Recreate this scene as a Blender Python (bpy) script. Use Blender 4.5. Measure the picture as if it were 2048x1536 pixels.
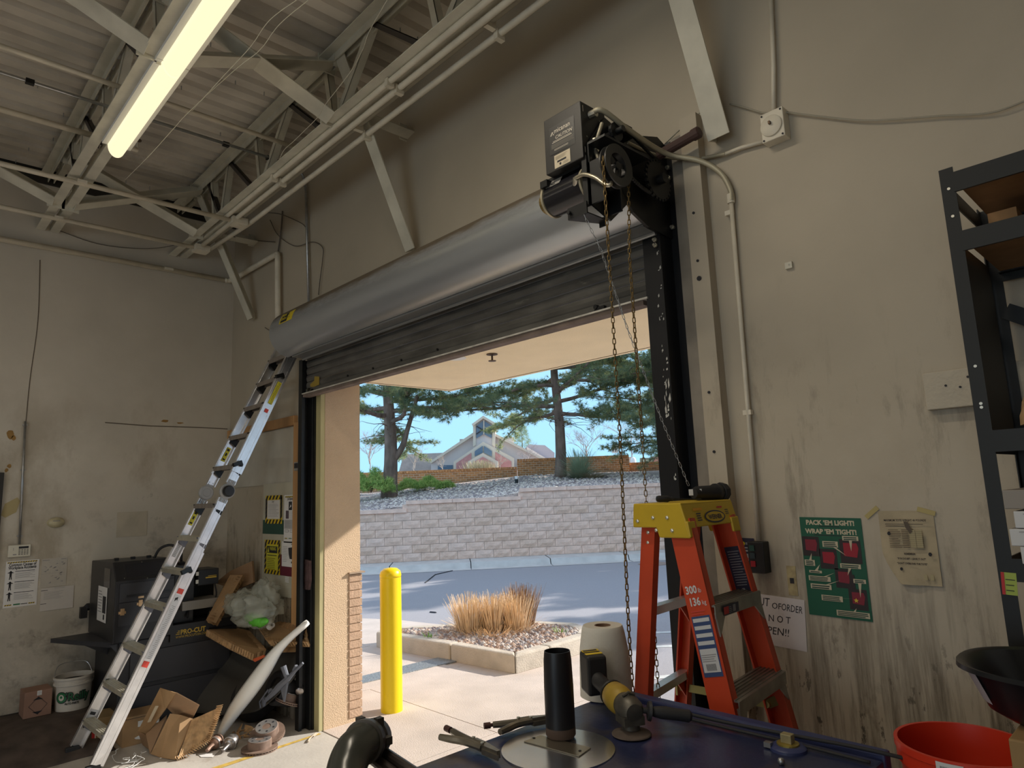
import bpy, bmesh, math, random
from mathutils import Vector as V, Matrix, noise
random.seed(7)
R = math.radians
C = bpy.context.scene.collection
scn = bpy.context.scene
for o in list(bpy.data.objects): bpy.data.objects.remove(o)

# ---------------------------------------------------------------- camera
CAM = V((0, 0, 1.72)); FPX = 1344.55
CR = V((0.68753798, 0.725106, -0.03889498)); CU = V((0.14080841, -0.0805833, 0.98675191)); CF = V((-0.71236544, 0.68390615, 0.1575051))
cam = bpy.data.cameras.new('camera'); cam_o = bpy.data.objects.new('camera', cam); C.objects.link(cam_o)
cam.sensor_width = 36; cam.lens = FPX / 2048 * 36; cam.clip_start = 0.05; cam.clip_end = 600
cam_o.matrix_world = Matrix(((CR.x, CU.x, -CF.x, CAM.x), (CR.y, CU.y, -CF.y, CAM.y), (CR.z, CU.z, -CF.z, CAM.z), (0, 0, 0, 1)))
scn.camera = cam_o
def ray(px, py): return CF * FPX + CR * (px - 1024) - CU * (py - 768)
def at(px, py, ax, val):
    d = ray(px, py); t = (val - CAM[ax]) / d[ax]; return CAM + d * t
def far(px, py, dist):
    return CAM + ray(px, py) * (dist / FPX)

# ---------------------------------------------------------------- world, sun, exposure
SUN_DIR = V((-0.40, -0.917, -0.553)).normalized()
sl = bpy.data.lights.new('sun', 'SUN'); sl.energy = 5.2; sl.angle = R(0.6); sl.color = (1.0, 0.95, 0.87)
so = bpy.data.objects.new('sun', sl); C.objects.link(so); so.rotation_euler = SUN_DIR.to_track_quat('-Z', 'Y').to_euler(); so.location = (8, 20, 14)
w = bpy.data.worlds.new('sky'); scn.world = w; w.use_nodes = True
nt = w.node_tree; nt.nodes.clear()
tcw = nt.nodes.new('ShaderNodeTexCoord'); sxw = nt.nodes.new('ShaderNodeSeparateXYZ'); nt.links.new(tcw.outputs['Generated'], sxw.inputs[0])
skr = nt.nodes.new('ShaderNodeValToRGB'); skr.color_ramp.elements[0].position = 0.0; skr.color_ramp.elements[0].color = (.22, .42, .57, 1); skr.color_ramp.elements[1].position = 0.75; skr.color_ramp.elements[1].color = (.36, .46, .62, 1)
e_ = skr.color_ramp.elements.new(0.22); e_.color = (.22, .40, .57, 1); nt.links.new(sxw.outputs['Z'], skr.inputs[0])
bgn = nt.nodes.new('ShaderNodeBackground'); bgn.inputs[1].default_value = 1.7; nt.links.new(skr.outputs[0], bgn.inputs[0])
won = nt.nodes.new('ShaderNodeOutputWorld'); nt.links.new(bgn.outputs[0], won.inputs[0])
scn.view_settings.view_transform = 'Standard'; scn.view_settings.look = 'None'; scn.view_settings.exposure = 0.38; scn.view_settings.gamma = 1.0
scn.view_settings.use_curve_mapping = False
def area(name, loc, size, energy, color, rot=(0, 0, 0)):
    l = bpy.data.lights.new(name, 'AREA'); l.shape = 'RECTANGLE'; l.size, l.size_y = size; l.energy = energy; l.color = color
    o = bpy.data.objects.new(name, l); C.objects.link(o); o.location = loc; o.rotation_euler = rot; return o
# fill lights added to brighten the interior, with no source in view
area('added_fill', (-2.2, -1.2, 3.95), (5.0, 0.35), 25, (1.0, 0.88, 0.72))
area('added_fill', (-1.9, 1.035, 3.97), (1.0, 0.12), 13, (1.0, 0.88, 0.70))  # extra light added under the lamp row to brighten the door wall
area('added_fill', (-2.2, -4.4, 3.95), (5.0, 0.35), 28, (1.0, 0.88, 0.70))
area('added_back_fill', (0.5, -7.6, 1.7), (4.5, 2.8), 48, (1.0, 0.95, 0.9), (R(90), 0, 0))  # broad fill added behind the camera, no opening seen there

# ---------------------------------------------------------------- materials
MATS = {}
def mat(name, col, rough=0.6, metal=0.0, var=0.0, vscale=8.0, bump=0.0, bscale=60.0, emit=None, estr=1.0, alpha=None, spec=0.5, trans=0.0, stretch=(1, 1, 1), col2=None, v2scale=3.0, thr=0.6):
    if name in MATS: return MATS[name]
    m = bpy.data.materials.new(name); m.use_nodes = True; n = m.node_tree.nodes; l = m.node_tree.links
    p = n['Principled BSDF']
    c4 = (*col, 1)
    p.inputs['Base Color'].default_value = c4; p.inputs['Roughness'].default_value = rough; p.inputs['Metallic'].default_value = metal
    p.inputs['Specular IOR Level'].default_value = spec
    if trans: p.inputs['Transmission Weight'].default_value = trans
    if alpha is not None: p.inputs['Alpha'].default_value = alpha
    if var or bump or col2:
        tc = n.new('ShaderNodeTexCoord'); mp = n.new('ShaderNodeMapping'); mp.inputs['Scale'].default_value = stretch
        l.new(tc.outputs['Object'], mp.inputs[0])
    src = None
    if var:
        nz = n.new('ShaderNodeTexNoise'); nz.inputs['Scale'].default_value = vscale; nz.inputs['Detail'].default_value = 6
        l.new(mp.outputs[0], nz.inputs[0])
        rp = n.new('ShaderNodeValToRGB'); rp.color_ramp.elements[0].position = 0.3; rp.color_ramp.elements[1].position = 0.7
        rp.color_ramp.elements[0].color = (*[c * (1 - var) for c in col], 1); rp.color_ramp.elements[1].color = (*[min(1, c * (1 + var * 0.6)) for c in col], 1)
        l.new(nz.outputs[0], rp.inputs[0]); src = rp.outputs[0]
    if col2:
        nz = n.new('ShaderNodeTexNoise'); nz.inputs['Scale'].default_value = v2scale; nz.inputs['Detail'].default_value = 8; nz.inputs['Roughness'].default_value = 0.65
        l.new(mp.outputs[0], nz.inputs[0])
        rp = n.new('ShaderNodeValToRGB'); rp.color_ramp.elements[0].position = thr; rp.color_ramp.elements[1].position = min(1, thr + 0.12)
        rp.color_ramp.elements[0].color = (0, 0, 0, 1); rp.color_ramp.elements[1].color = (1, 1, 1, 1)
        l.new(nz.outputs[0], rp.inputs[0])
        mx = n.new('ShaderNodeMixRGB'); l.new(rp.outputs[0], mx.inputs[0]); mx.inputs[1].default_value = c4; mx.inputs[2].default_value = (*col2, 1)
        if src: l.new(src, mx.inputs[1])
        src = mx.outputs[0]
    if src: l.new(src, p.inputs['Base Color'])
    if bump:
        nz = n.new('ShaderNodeTexNoise'); nz.inputs['Scale'].default_value = bscale; nz.inputs['Detail'].default_value = 5
        l.new(mp.outputs[0], nz.inputs[0]); b = n.new('ShaderNodeBump'); b.inputs['Strength'].default_value = bump; b.inputs['Distance'].default_value = 0.02
        l.new(nz.outputs[0], b.inputs['Height']); l.new(b.outputs[0], p.inputs['Normal'])
    if emit:
        p.inputs['Emission Color'].default_value = (*emit, 1); p.inputs['Emission Strength'].default_value = estr
    MATS[name] = m; return m

def wall_mat(name, base, layers, bump=0.15):
    """painted plaster with stain layers: (colour, scale(xyz), noise scale, lo, hi, strength, z0, z1) masked between heights z0 (full) and z1 (none)"""
    m = bpy.data.materials.new(name); m.use_nodes = True; n = m.node_tree.nodes; l = m.node_tree.links; p = n['Principled BSDF']
    p.inputs['Roughness'].default_value = 0.62; p.inputs['Specular IOR Level'].default_value = 0.35
    tc = n.new('ShaderNodeTexCoord'); sp = n.new('ShaderNodeSeparateXYZ'); l.new(tc.outputs['Object'], sp.inputs[0])
    nz = n.new('ShaderNodeTexNoise'); nz.inputs['Scale'].default_value = 1.3; nz.inputs['Detail'].default_value = 7; l.new(tc.outputs['Object'], nz.inputs[0])
    rp = n.new('ShaderNodeValToRGB'); rp.color_ramp.elements[0].position = 0.32; rp.color_ramp.elements[1].position = 0.68
    rp.color_ramp.elements[0].color = (*[c * 0.84 for c in base], 1); rp.color_ramp.elements[1].color = (*base, 1); l.new(nz.outputs[0], rp.inputs[0])
    cur = rp.outputs[0]
    for i, (col, sc, ns, lo, hi, st, z0, z1) in enumerate(layers):
        mp = n.new('ShaderNodeMapping'); mp.inputs['Scale'].default_value = sc; mp.inputs['Location'].default_value = (i * 3.7, i * 1.9, i * 2.3); l.new(tc.outputs['Object'], mp.inputs[0])
        a = n.new('ShaderNodeTexNoise'); a.inputs['Scale'].default_value = ns; a.inputs['Detail'].default_value = 9; a.inputs['Roughness'].default_value = 0.68; l.new(mp.outputs[0], a.inputs[0])
        r = n.new('ShaderNodeMapRange'); r.inputs[1].default_value = lo; r.inputs[2].default_value = hi; r.inputs[3].default_value = 0; r.inputs[4].default_value = st; l.new(a.outputs[0], r.inputs[0])
        h = n.new('ShaderNodeMapRange'); h.inputs[1].default_value = z0; h.inputs[2].default_value = z1; h.inputs[3].default_value = 1; h.inputs[4].default_value = 0; l.new(sp.outputs['Z'], h.inputs[0])
        mu = n.new('ShaderNodeMath'); mu.operation = 'MULTIPLY'; l.new(r.outputs[0], mu.inputs[0]); l.new(h.outputs[0], mu.inputs[1])
        mx = n.new('ShaderNodeMixRGB'); l.new(mu.outputs[0], mx.inputs[0]); l.new(cur, mx.inputs[1]); mx.inputs[2].default_value = (*col, 1); cur = mx.outputs[0]
    l.new(cur, p.inputs['Base Color'])
    b = n.new('ShaderNodeBump'); b.inputs['Strength'].default_value = bump; b.inputs['Distance'].default_value = 0.02
    a = n.new('ShaderNodeTexNoise'); a.inputs['Scale'].default_value = 9; a.inputs['Detail'].default_value = 8; l.new(tc.outputs['Object'], a.inputs[0]); l.new(a.outputs[0], b.inputs['Height']); l.new(b.outputs[0], p.inputs['Normal'])
    MATS[name] = m; return m

M_black = mat('black_metal', (0.012, 0.013, 0.014), 0.42, 0.3, var=0.3, vscale=14)
M_blackp = mat('black_plastic', (0.012, 0.012, 0.014), 0.5)
M_rubber = mat('rubber', (0.02, 0.02, 0.022), 0.75)
M_paintw = mat('painted_steel', (0.64, 0.61, 0.51), 0.55, 0.0, var=0.2, vscale=5)
M_deck = mat('deck_paint', (0.68, 0.62, 0.53), 0.65, 0.0, var=0.3, vscale=2.0, col2=(0.42, 0.38, 0.31), v2scale=1.6, thr=0.62)
M_pipe = mat('painted_conduit', (0.72, 0.66, 0.54), 0.5, var=0.12, vscale=9)
M_steel = mat('galvanised_steel', (0.48, 0.49, 0.50), 0.35, 0.9, var=0.2, vscale=20)
M_alu = mat('aluminium', (0.78, 0.78, 0.80), 0.3, 0.85, var=0.12, vscale=12)
M_white = mat('white_paint', (0.80, 0.79, 0.76), 0.5)
M_paper = mat('paper_white', (0.74, 0.72, 0.70), 0.75, var=0.06, vscale=9)
M_ink = mat('ink_black', (0.02, 0.02, 0.025), 0.7)
M_inkg = mat('ink_grey', (0.30, 0.29, 0.29), 0.7)
M_yel = mat('hazard_yellow', (0.72, 0.52, 0.01), 0.5, var=0.12, vscale=12)
M_card = mat('cardboard', (0.40, 0.245, 0.12), 0.8, var=0.16, vscale=6)
M_cardl = mat('cardboard_inner', (0.50, 0.31, 0.15), 0.8, var=0.3, vscale=30)
M_wood = mat('lumber', (0.50, 0.27, 0.11), 0.7, var=0.35, vscale=6, stretch=(1, 1, 0.15), col2=(0.12, 0.06, 0.03), v2scale=5, thr=0.68)
M_conc = mat('shop_concrete', (0.52, 0.48, 0.43), 0.6, var=0.15, vscale=2.2, bump=0.1, bscale=40, col2=(0.34, 0.29, 0.24), v2scale=2.4, thr=0.58)
M_slab = mat('paving_concrete', (0.56, 0.47, 0.41), 0.85, var=0.12, vscale=3, bump=0.25, bscale=90)
M_red = mat('red_ink', (0.50, 0.02, 0.02), 0.5)

# ---------------------------------------------------------------- geometry helpers
def wl(o):
    v = V((0, 0, 0))
    while o: v = v + o.location; o = o.parent
    return v
def rotm(rz=0, rx=0, ry=0): return (Matrix.Rotation(rz, 3, 'Z') @ Matrix.Rotation(ry, 3, 'Y') @ Matrix.Rotation(rx, 3, 'X'))
class MB:
    def __init__(s): s.v = []; s.f = []; s.m = []; s.mats = []
    def mi(s, m):
        if m is None: return 0
        if m not in s.mats: s.mats.append(m)
        return s.mats.index(m)
    def add(s, vs, fs, m=None):
        b = len(s.v); s.v += [V(x) for x in vs]; i = s.mi(m)
        for f in fs: s.f.append([b + k for k in f]); s.m.append(i)
        return s
    def box(s, c, d, rot=None, m=None, tap=1.0):
        c = V(c); hx, hy, hz = d[0] / 2, d[1] / 2, d[2] / 2; vs = []
        for z, t in ((-hz, 1), (hz, tap)):
            for x, y in ((-hx, -hy), (hx, -hy), (hx, hy), (-hx, hy)):
                p = V((x * t, y * t, z)); vs.append(c + (rot @ p if rot else p))
        return s.add(vs, [(3, 2, 1, 0), (4, 5, 6, 7), (0, 1, 5, 4), (1, 2, 6, 5), (2, 3, 7, 6), (3, 0, 4, 7)], m)
    def bb(s, x0, y0, z0, x1, y1, z1, m=None): return s.box(((x0 + x1) / 2, (y0 + y1) / 2, (z0 + z1) / 2), (abs(x1 - x0), abs(y1 - y0), abs(z1 - z0)), None, m)
    def bar(s, a, b, w, h, up=(0, 0, 1), m=None, off=(0, 0)):
        a = V(a); b = V(b); d = (b - a).normalized(); up = V(up)
        if abs(d.dot(up)) > 0.98: up = V((1, 0, 0))
        sd = d.cross(up).normalized(); u = sd.cross(d).normalized(); vs = []
        for p in (a, b):
            for i, j in ((-1, -1), (1, -1), (1, 1), (-1, 1)): vs.append(p + sd * (i * w / 2 + off[0]) + u * (j * h / 2 + off[1]))
        return s.add(vs, [(3, 2, 1, 0), (4, 5, 6, 7), (0, 1, 5, 4), (1, 2, 6, 5), (2, 3, 7, 6), (3, 0, 4, 7)], m)
    def angle(s, a, b, w, t, up=(0, 0, 1), m=None, flip=1):
        s.bar(a, b, w, t, up, m); s.bar(a, b, t, w, up, m, off=(flip * (w / 2 - t / 2), flip * 0 + (w / 2 - t / 2))); return s
    def tube(s, pts, r, n=8, m=None, caps=True, rs=None):
        pts = [V(p) for p in pts]; k = len(pts); rings = []; prev = None
        for i, p in enumerate(pts):
            d = (pts[min(i + 1, k - 1)] - pts[max(i - 1, 0)]).normalized()
            if prev is None:
                u = V((0, 0, 1)) if abs(d.z) < 0.9 else V((1, 0, 0)); a = d.cross(u).normalized()
            else:
                a = (prev - d * prev.dot(d)).normalized()
            prev = a; b = d.cross(a); rr = rs[i] if rs else r
            rings.append([p + (a * math.cos(2 * math.pi * j / n) + b * math.sin(2 * math.pi * j / n)) * rr for j in range(n)])
        vs = [q for rg in rings for q in rg]; fs = []
        for i in range(k - 1):
            for j in range(n): fs.append((i * n + j, i * n + (j + 1) % n, (i + 1) * n + (j + 1) % n, (i + 1) * n + j))
        if caps: fs.append(tuple(range(n))[::-1]); fs.append(tuple((k - 1) * n + j for j in range(n)))
        return s.add(vs, fs, m)
    def cyl(s, a, b, r, r2=None, n=16, m=None): return s.tube([a, b], r, n, m, True, [r, r if r2 is None else r2])
    def lathe(s, prof, o, ax=(0, 0, 1), n=24, m=None, closed=False):
        o = V(o); ax = V(ax).normalized(); u = V((1, 0, 0)) if abs(ax.x) < 0.9 else V((0, 1, 0)); a = ax.cross(u).normalized(); b = ax.cross(a); vs = []
        for r, h in prof:
            for j in range(n): t = 2 * math.pi * j / n; vs.append(o + ax * h + (a * math.cos(t) + b * math.sin(t)) * r)
        fs = []; k = len(prof)
        for i in range(k if closed else k - 1):
            for j in range(n): i2 = (i + 1) % k; fs.append((i * n + j, i * n + (j + 1) % n, i2 * n + (j + 1) % n, i2 * n + j))
        if not closed:
            if prof[0][0] > 1e-4: fs.append(tuple(range(n))[::-1])
            if prof[-1][0] > 1e-4: fs.append(tuple((k - 1) * n + j for j in range(n)))
        return s.add(vs, fs, m)
    def prism(s, poly, ext, m=None):
        poly = [V(p) for p in poly]; e = V(ext); n = len(poly)
        return s.add(poly + [p + e for p in poly], [tuple(range(n))[::-1], tuple(range(n, 2 * n))] + [(i, (i + 1) % n, n + (i + 1) % n, n + i) for i in range(n)], m)
    def ball(s, c, r, n=8, m=None, sc=(1, 1, 1)):
        c = V(c); vs = [c + V((0, 0, -r * sc[2]))]; k = n // 2
        for i in range(1, k):
            t = math.pi * i / k - math.pi / 2
            for j in range(n): a = 2 * math.pi * j / n; vs.append(c + V((math.cos(t) * math.cos(a) * r * sc[0], math.cos(t) * math.sin(a) * r * sc[1], math.sin(t) * r * sc[2])))
        vs.append(c + V((0, 0, r * sc[2]))); fs = []; L = len(vs) - 1
        for j in range(n): fs.append((0, 1 + (j + 1) % n, 1 + j)); fs.append((L, 1 + (k - 2) * n + j, 1 + (k - 2) * n + (j + 1) % n))
        for i in range(k - 2):
            for j in range(n): fs.append((1 + i * n + j, 1 + i * n + (j + 1) % n, 1 + (i + 1) * n + (j + 1) % n, 1 + (i + 1) * n + j))
        return s.add(vs, fs, m)
    def build(s, name, m=None, parent=None, smooth=False, bevel=0.0, kind=None, label=None):
        me = bpy.data.meshes.new(name); off = wl(parent) if parent else V((0, 0, 0))
        me.from_pydata([tuple(p - off) for p in s.v], [], s.f)
        if m is not None and not s.mats: me.materials.append(m)
        else:
            for q in s.mats: me.materials.append(q)
            if len(s.mats) > 1: me.polygons.foreach_set('material_index', s.m)
        if smooth: me.polygons.foreach_set('use_smooth', [True] * len(me.polygons))
        me.update(); o = bpy.data.objects.new(name, me); C.objects.link(o)
        if smooth == 2:
            md = o.modifiers.new('smooth', 'EDGE_SPLIT'); md.split_angle = R(38)
        if parent: o.parent = parent
        if bevel:
            md = o.modifiers.new('bevel', 'BEVEL'); md.width = bevel; md.segments = 2; md.limit_method = 'ANGLE'; md.angle_limit = R(40)
        if kind: o['kind'] = kind
        if label: o['label'] = label
        return o
def tag(o, label, cat, group=None, kind=None):
    o['label'] = label; o['category'] = cat
    if group: o['group'] = group
    if kind: o['kind'] = kind
    return o
def thing(name, loc, label, cat, group=None):
    o = bpy.data.objects.new(name, None); o.empty_display_size = 0.1; C.objects.link(o); o.location = loc; return tag(o, label, cat, group)
def struct(o): o['kind'] = 'structure'; return o
def copytree(o, parent=None):
    c = o.copy(); C.objects.link(c); c.parent = parent
    for k in list(o.children): copytree(k, c)
    return c
def curve(pts, n=8):
    """catmull-rom through points"""
    P = [V(p) for p in pts]; P = [P[0] * 2 - P[1]] + P + [P[-1] * 2 - P[-2]]; out = []
    for i in range(1, len(P) - 2):
        for k in range(n):
            t = k / n; a, b, c, d = P[i - 1:i + 3]
            out.append(0.5 * ((2 * b) + (c - a) * t + (2 * a - 5 * b + 4 * c - d) * t * t + (3 * b - a - 3 * c + d) * t ** 3))
    out.append(P[-2]); return out
# flat frame on a surface: u to the right, v up, w outwards; origin lower-left
class Fr:
    def __init__(s, o, u, v): s.o = V(o); s.u = V(u).normalized(); s.v = V(v).normalized(); s.w = s.u.cross(s.v).normalized()
    def P(s, a, b, c=0.0): return s.o + s.u * a + s.v * b + s.w * c
    def rect(s, mb, a0, b0, a1, b1, m, c=0.001): mb.add([s.P(a0, b0, c), s.P(a1, b0, c), s.P(a1, b1, c), s.P(a0, b1, c)], [(0, 1, 2, 3)], m)
    def poly(s, mb, pts, m, c=0.0015): mb.add([s.P(a, b, c) for a, b in pts], [tuple(range(len(pts)))], m)
    def slab(s, mb, a0, b0, a1, b1, t, m, c=0.0):
        vs = [s.P(a, b, k) for k in (c, c + t) for a, b in ((a0, b0), (a1, b0), (a1, b1), (a0, b1))]
        mb.add(vs, [(3, 2, 1, 0), (4, 5, 6, 7), (0, 1, 5, 4), (1, 2, 6, 5), (2, 3, 7, 6), (3, 0, 4, 7)], m)
    def text(s, mb, a, b, size, txt, m, c=0.002, align='LEFT', shear=0.0, sx=1.0, thick=0.0, rot=0.0):
        cu = bpy.data.curves.new('t', 'FONT'); cu.body = txt; cu.size = size; cu.align_x = align; cu.shear = shear; cu.resolution_u = 2; cu.offset = thick
        o = bpy.data.objects.new('t', cu); C.objects.link(o); bpy.context.view_layer.update()
        me = bpy.data.meshes.new_from_object(o.evaluated_get(bpy.context.evaluated_depsgraph_get()))
        cs, sn = math.cos(rot), math.sin(rot)
        mb.add([s.P(a + (p.co.x * sx) * cs - p.co.y * sn, b + (p.co.x * sx) * sn + p.co.y * cs, c) for p in me.vertices], [tuple(p.vertices) for p in me.polygons], m)
        bpy.data.objects.remove(o); bpy.data.curves.remove(cu); bpy.data.meshes.remove(me)
    def lines(s, mb, a0, a1, b0, b1, n, m, h=0.35, c=0.0015, rnd=0.3):
        st = (b1 - b0) / n
        for i in range(n):
            y = b0 + i * st; e = a1 - random.random() * rnd * (a1 - a0); s.rect(mb, a0, y, e, y + st * h, m, c)
    def stripes(s, mb, a0, b0, a1, b1, n, m1, m2, c=0.001):
        s.rect(mb, a0, b0, a1, b1, m1, c); d = (a1 - a0) / n; h = (b1 - b0)
        for i in range(n):
            x = a0 + i * d; s.poly(mb, [(x, b0), (x + d * .5, b0), (min(a1, x + d * .5 + d * .45), b1), (min(a1, x + d * .45), b1)], m2, c + 0.0005)
# ================================================================ ROOM SHELL
W = 2.604; WO = 2.952; XL = -6.83; ZD = 4.68; XR = 3.2; YB = -8.0
M_wd = wall_mat('plaster_door_wall', (0.52, 0.455, 0.355), [
    ((0.22, 0.18, 0.14), (3.5, 3.5, 1.2), 2.6, 0.56, 0.70, 0.55, 2.0, 2.6),
    ((0.36, 0.29, 0.20), (1, 1, 1), 2.2, 0.50, 0.70, 0.5, 1.2, 2.6),
    ((0.09, 0.07, 0.045), (9, 9, 0.55), 1.8, 0.47, 0.62, 0.85, 0.95, 1.55),
    ((0.035, 0.028, 0.02), (14, 14, 5), 1.6, 0.60, 0.635, 0.8, 0.85, 1.35),
    ((0.17, 0.14, 0.10), (7, 7, 1.1), 1.3, 0.60, 0.68, 0.6, 1.4, 2.4),
    ((0.12, 0.10, 0.08), (2.2, 2.2, 1.2), 4.5, 0.60, 0.70, 0.5, 1.3, 2.1)])
M_wlft = wall_mat('plaster_left_wall', (0.63, 0.575, 0.485), [
    ((0.46, 0.41, 0.33), (1, 1, 1), 2.0, 0.48, 0.70, 0.5, 2.0, 4.2),
    ((0.13, 0.11, 0.09), (1, 1, 1.1), 3.4, 0.54, 0.72, 0.8, 1.0, 2.1),
    ((0.32, 0.26, 0.18), (0.6, 0.6, 0.35), 2.6, 0.52, 0.66, 0.6, 2.2, 2.9),
    ((0.10, 0.08, 0.07), (2, 2, 2), 5.0, 0.64, 0.72, 0.6, 1.4, 2.3),
    ((0.09, 0.075, 0.06), (1, 1, 1), 1.6, 0.36, 0.60, 0.75, 0.3, 1.0)], 0.12)
m = MB(); m.bb(XL - .2, YB, -.3, XR + .2, 2.62, 0.0); struct(m.build('floor', M_conc))
m = MB(); m.bb(XL - .2, YB, 0, XL, WO, 5.3); left_wall = struct(m.build('wall_left', M_wlft))
m = MB()
m.bb(XL, W, 0, -4.95, WO, 2.87); m.bb(-1.66, W, 0, XR, WO, 2.87); m.bb(XL, W, 2.87, XR, WO, 5.3)
door_wall = struct(m.build('wall_door', M_wd))
m = MB(); m.bb(XR, YB, 0, XR + .2, WO, 5.3); struct(m.build('wall_right', M_wd))
m = MB(); m.bb(XL - .2, YB - .2, 0, -1.9, YB, 5.3); m.bb(2.9, YB - .2, 0, XR + .2, YB, 5.3); m.bb(-1.9, YB - .2, 3.2, 2.9, YB, 5.3); struct(m.build('wall_back', M_wd))
# corrugated roof deck: flutes run along y
m = MB(); per = 0.152; x = XL - 0.1; prof = []
while x < XR:
    prof += [(x, ZD), (x + .085, ZD), (x + .101, ZD + .042), (x + .136, ZD + .042)]; x += per
vs = []; fs = []
for (a, b) in prof: vs += [(a, YB, b), (a, W, b)]
for i in range(len(prof) - 1): fs.append((2 * i, 2 * i + 1, 2 * i + 3, 2 * i + 2))
m.add(vs, fs); deck = struct(m.build('ceiling', M_deck))
m = MB(); m.bb(XL - .2, YB - .2, ZD + .06, XR + .2, WO + .3, ZD + .3); struct(m.build('roof_slab', M_paintw))
# screw tips poking through the deck
sc = MB()
for i in range(60):
    px = random.uniform(XL, -1); py = random.uniform(-.6, 2.4); px = XL - .1 + per * int((px - XL) / per) + .04
    sc.bar((px, py, ZD), (px, py, ZD - .03), .006, .006)
sc.build('screw_tip', M_steel, deck, kind='stuff')
# cracks, seams and patches of the left wall (thin raised plaster edges)
sm = MB(); M_seam = mat('seam_dark', (0.16, 0.13, 0.10), 0.9)  # dark brown colour of the crack lines
def Lp(px, py): return at(px, py, 0, XL)
def Wp(px, py): return at(px, py, 1, W)
sm.tube(curve([Lp(80, 520) + V((.002, 0, 0)), Lp(76, 640), Lp(60, 760), Lp(52, 843)]), .004, 5)
sm.tube([Lp(210, 845), Lp(300, 852), Lp(400, 855), Lp(455, 858)], .005, 5)
sm.build('plaster_crack', M_seam, left_wall)
pm = MB(); fL = Fr((XL, 0, 0), (0, 1, 0), (0, 0, 1))
def lrect(mb, x0, y0, x1, y1, mt, t=.004):
    a = Lp(x0, y1); b = Lp(x1, y0); fL.slab(mb, a.y, a.z, b.y, b.z, t, mt)
lrect(pm, 232, 1022, 295, 1075, mat('plaster_patch', (0.50, 0.44, 0.34), 0.7, var=.15))
pm.build('plaster_patch', None, left_wall)
st = MB(); M_rust = mat('rust_stain', (0.30, 0.17, 0.05), 0.8, var=.3, vscale=20)
for (a, b, r, q) in ((20, 868, .03, 1.4), (27, 876, .02, 1), (18, 932, .016, 1), (13, 940, .012, 1.6), (330, 842, .035, .35), (360, 846, .03, .3)):
    c = Lp(a, b); fL.poly(st, [(c.y + r * random.uniform(.7, 1.2) * math.cos(t * .7), c.z + q * r * random.uniform(.7, 1.2) * math.sin(t * .7)) for t in range(9)], M_rust, .002)
c = Lp(18, 1015); fL.poly(st, [(c.y - .05, c.z - .06), (c.y - .02, c.z - .08), (c.y + .05, c.z - .04), (c.y + .07, c.z + .05), (c.y + .05, c.z + .08), (c.y - .03, c.z + .03)], mat('yellow_stain', (0.42, 0.34, 0.17), 0.8), .002)
st.build('stain', None, left_wall)
# dark pit at the foot of the left wall, dark door edge at far left of frame
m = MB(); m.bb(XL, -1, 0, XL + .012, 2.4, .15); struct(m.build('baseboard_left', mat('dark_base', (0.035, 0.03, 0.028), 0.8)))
m = MB(); m.bb(XL, -.6, 0, XL + .03, .80, 2.03); d1 = struct(m.build('door_1', mat('door_dark', (0.025, 0.022, 0.02), 0.5)))
# pilaster strips beside the right guide
m = MB(); m.bb(-1.555, W - .035, 0, -1.49, W, 3.30); struct(m.build('trim_1', mat('grey_trim', (0.25, 0.22, 0.18), 0.6, var=.35, vscale=5)))
m = MB(); m.bb(-1.49, W - .055, 0, -1.405, W, 3.36); t2 = struct(m.build('trim_2', M_wd))
h = MB()
for z in (2.9, 2.68, 2.60, 2.1, 1.85, 1.5): h.cyl((-1.455, W - .06, z), (-1.455, W - .052, z), random.choice((.006, .011)), n=8)
h.build('bolt_hole', M_ink, t2)

# ================================================================ LIGHT OPENING, JAMB AND CANOPY
M_stucco = mat('stucco', (0.64, 0.46, 0.30), 0.9, var=.06, vscale=4, bump=0.5, bscale=130)
jamb = MB(); jamb.bb(-5.02, W - .002, 0, -4.944, W + .035, 2.87); struct(jamb.build('trim_3', mat('jamb_paint', (0.46, 0.40, 0.20), 0.7, var=.35, vscale=7, stretch=(1, 1, .2))))
m = MB(); m.bb(-6.9, W + .035, 0, -4.94, WO + .004, 2.87); jamb_o = struct(m.build('wall_jamb', M_stucco))
M_tile = mat('jamb_brick', (0.50, 0.33, 0.22), 0.85, var=.15, vscale=14, bump=.3)
z0 = 0.03; nb = 17; hb = (1.115 - z0) / nb
for i in range(nb):
    b = MB(); b.bb(-5.3, 2.852, z0 + i * hb + .004, -4.932 + random.uniform(-.001, .001), WO + .016, z0 + (i + 1) * hb - .004); b.build('brick', M_tile, jamb_o, bevel=.003)
b = MB(); b.bb(-5.32, 2.845, 1.118, -4.915, WO + .035, 1.13); b.build('flashing', mat('flashing', (.35, .25, .17), .7), jamb_o)
# canopy over the opening
M_soff = mat('soffit_stucco', (0.95, 0.80, 0.55), 0.9, var=.05, vscale=3, bump=.2, bscale=120)
m = MB(); m.bb(-4.985, WO, 2.685, 3.6, 3.975, 3.2); cano = struct(m.build('canopy', M_soff))
g = MB(); g.bb(-4.93, WO + .02, 2.682, -4.925, 3.92, 2.686); g.bb(-4.93, 3.92, 2.682, 3.6, 3.925, 2.686); g.build('drip_joint', mat('joint', (.12, .08, .05), .9), cano)
m = MB(); m.bb(-6.9, WO + .01, 3.25, 3.6, 5.84, 3.6); m.bb(-6.9, WO, 3.18, 3.6, WO + .3, 3.25); struct(m.build('unseen_shade_slab', M_soff))  # unseen slab added so its edge casts the shade line on the jamb
c = at(984, 708, 2, 2.685)
t = thing('sprinkler_head', (c.x, c.y, 2.685), 'small bronze sprinkler head hanging from the cream canopy soffit', 'sprinkler')
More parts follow.
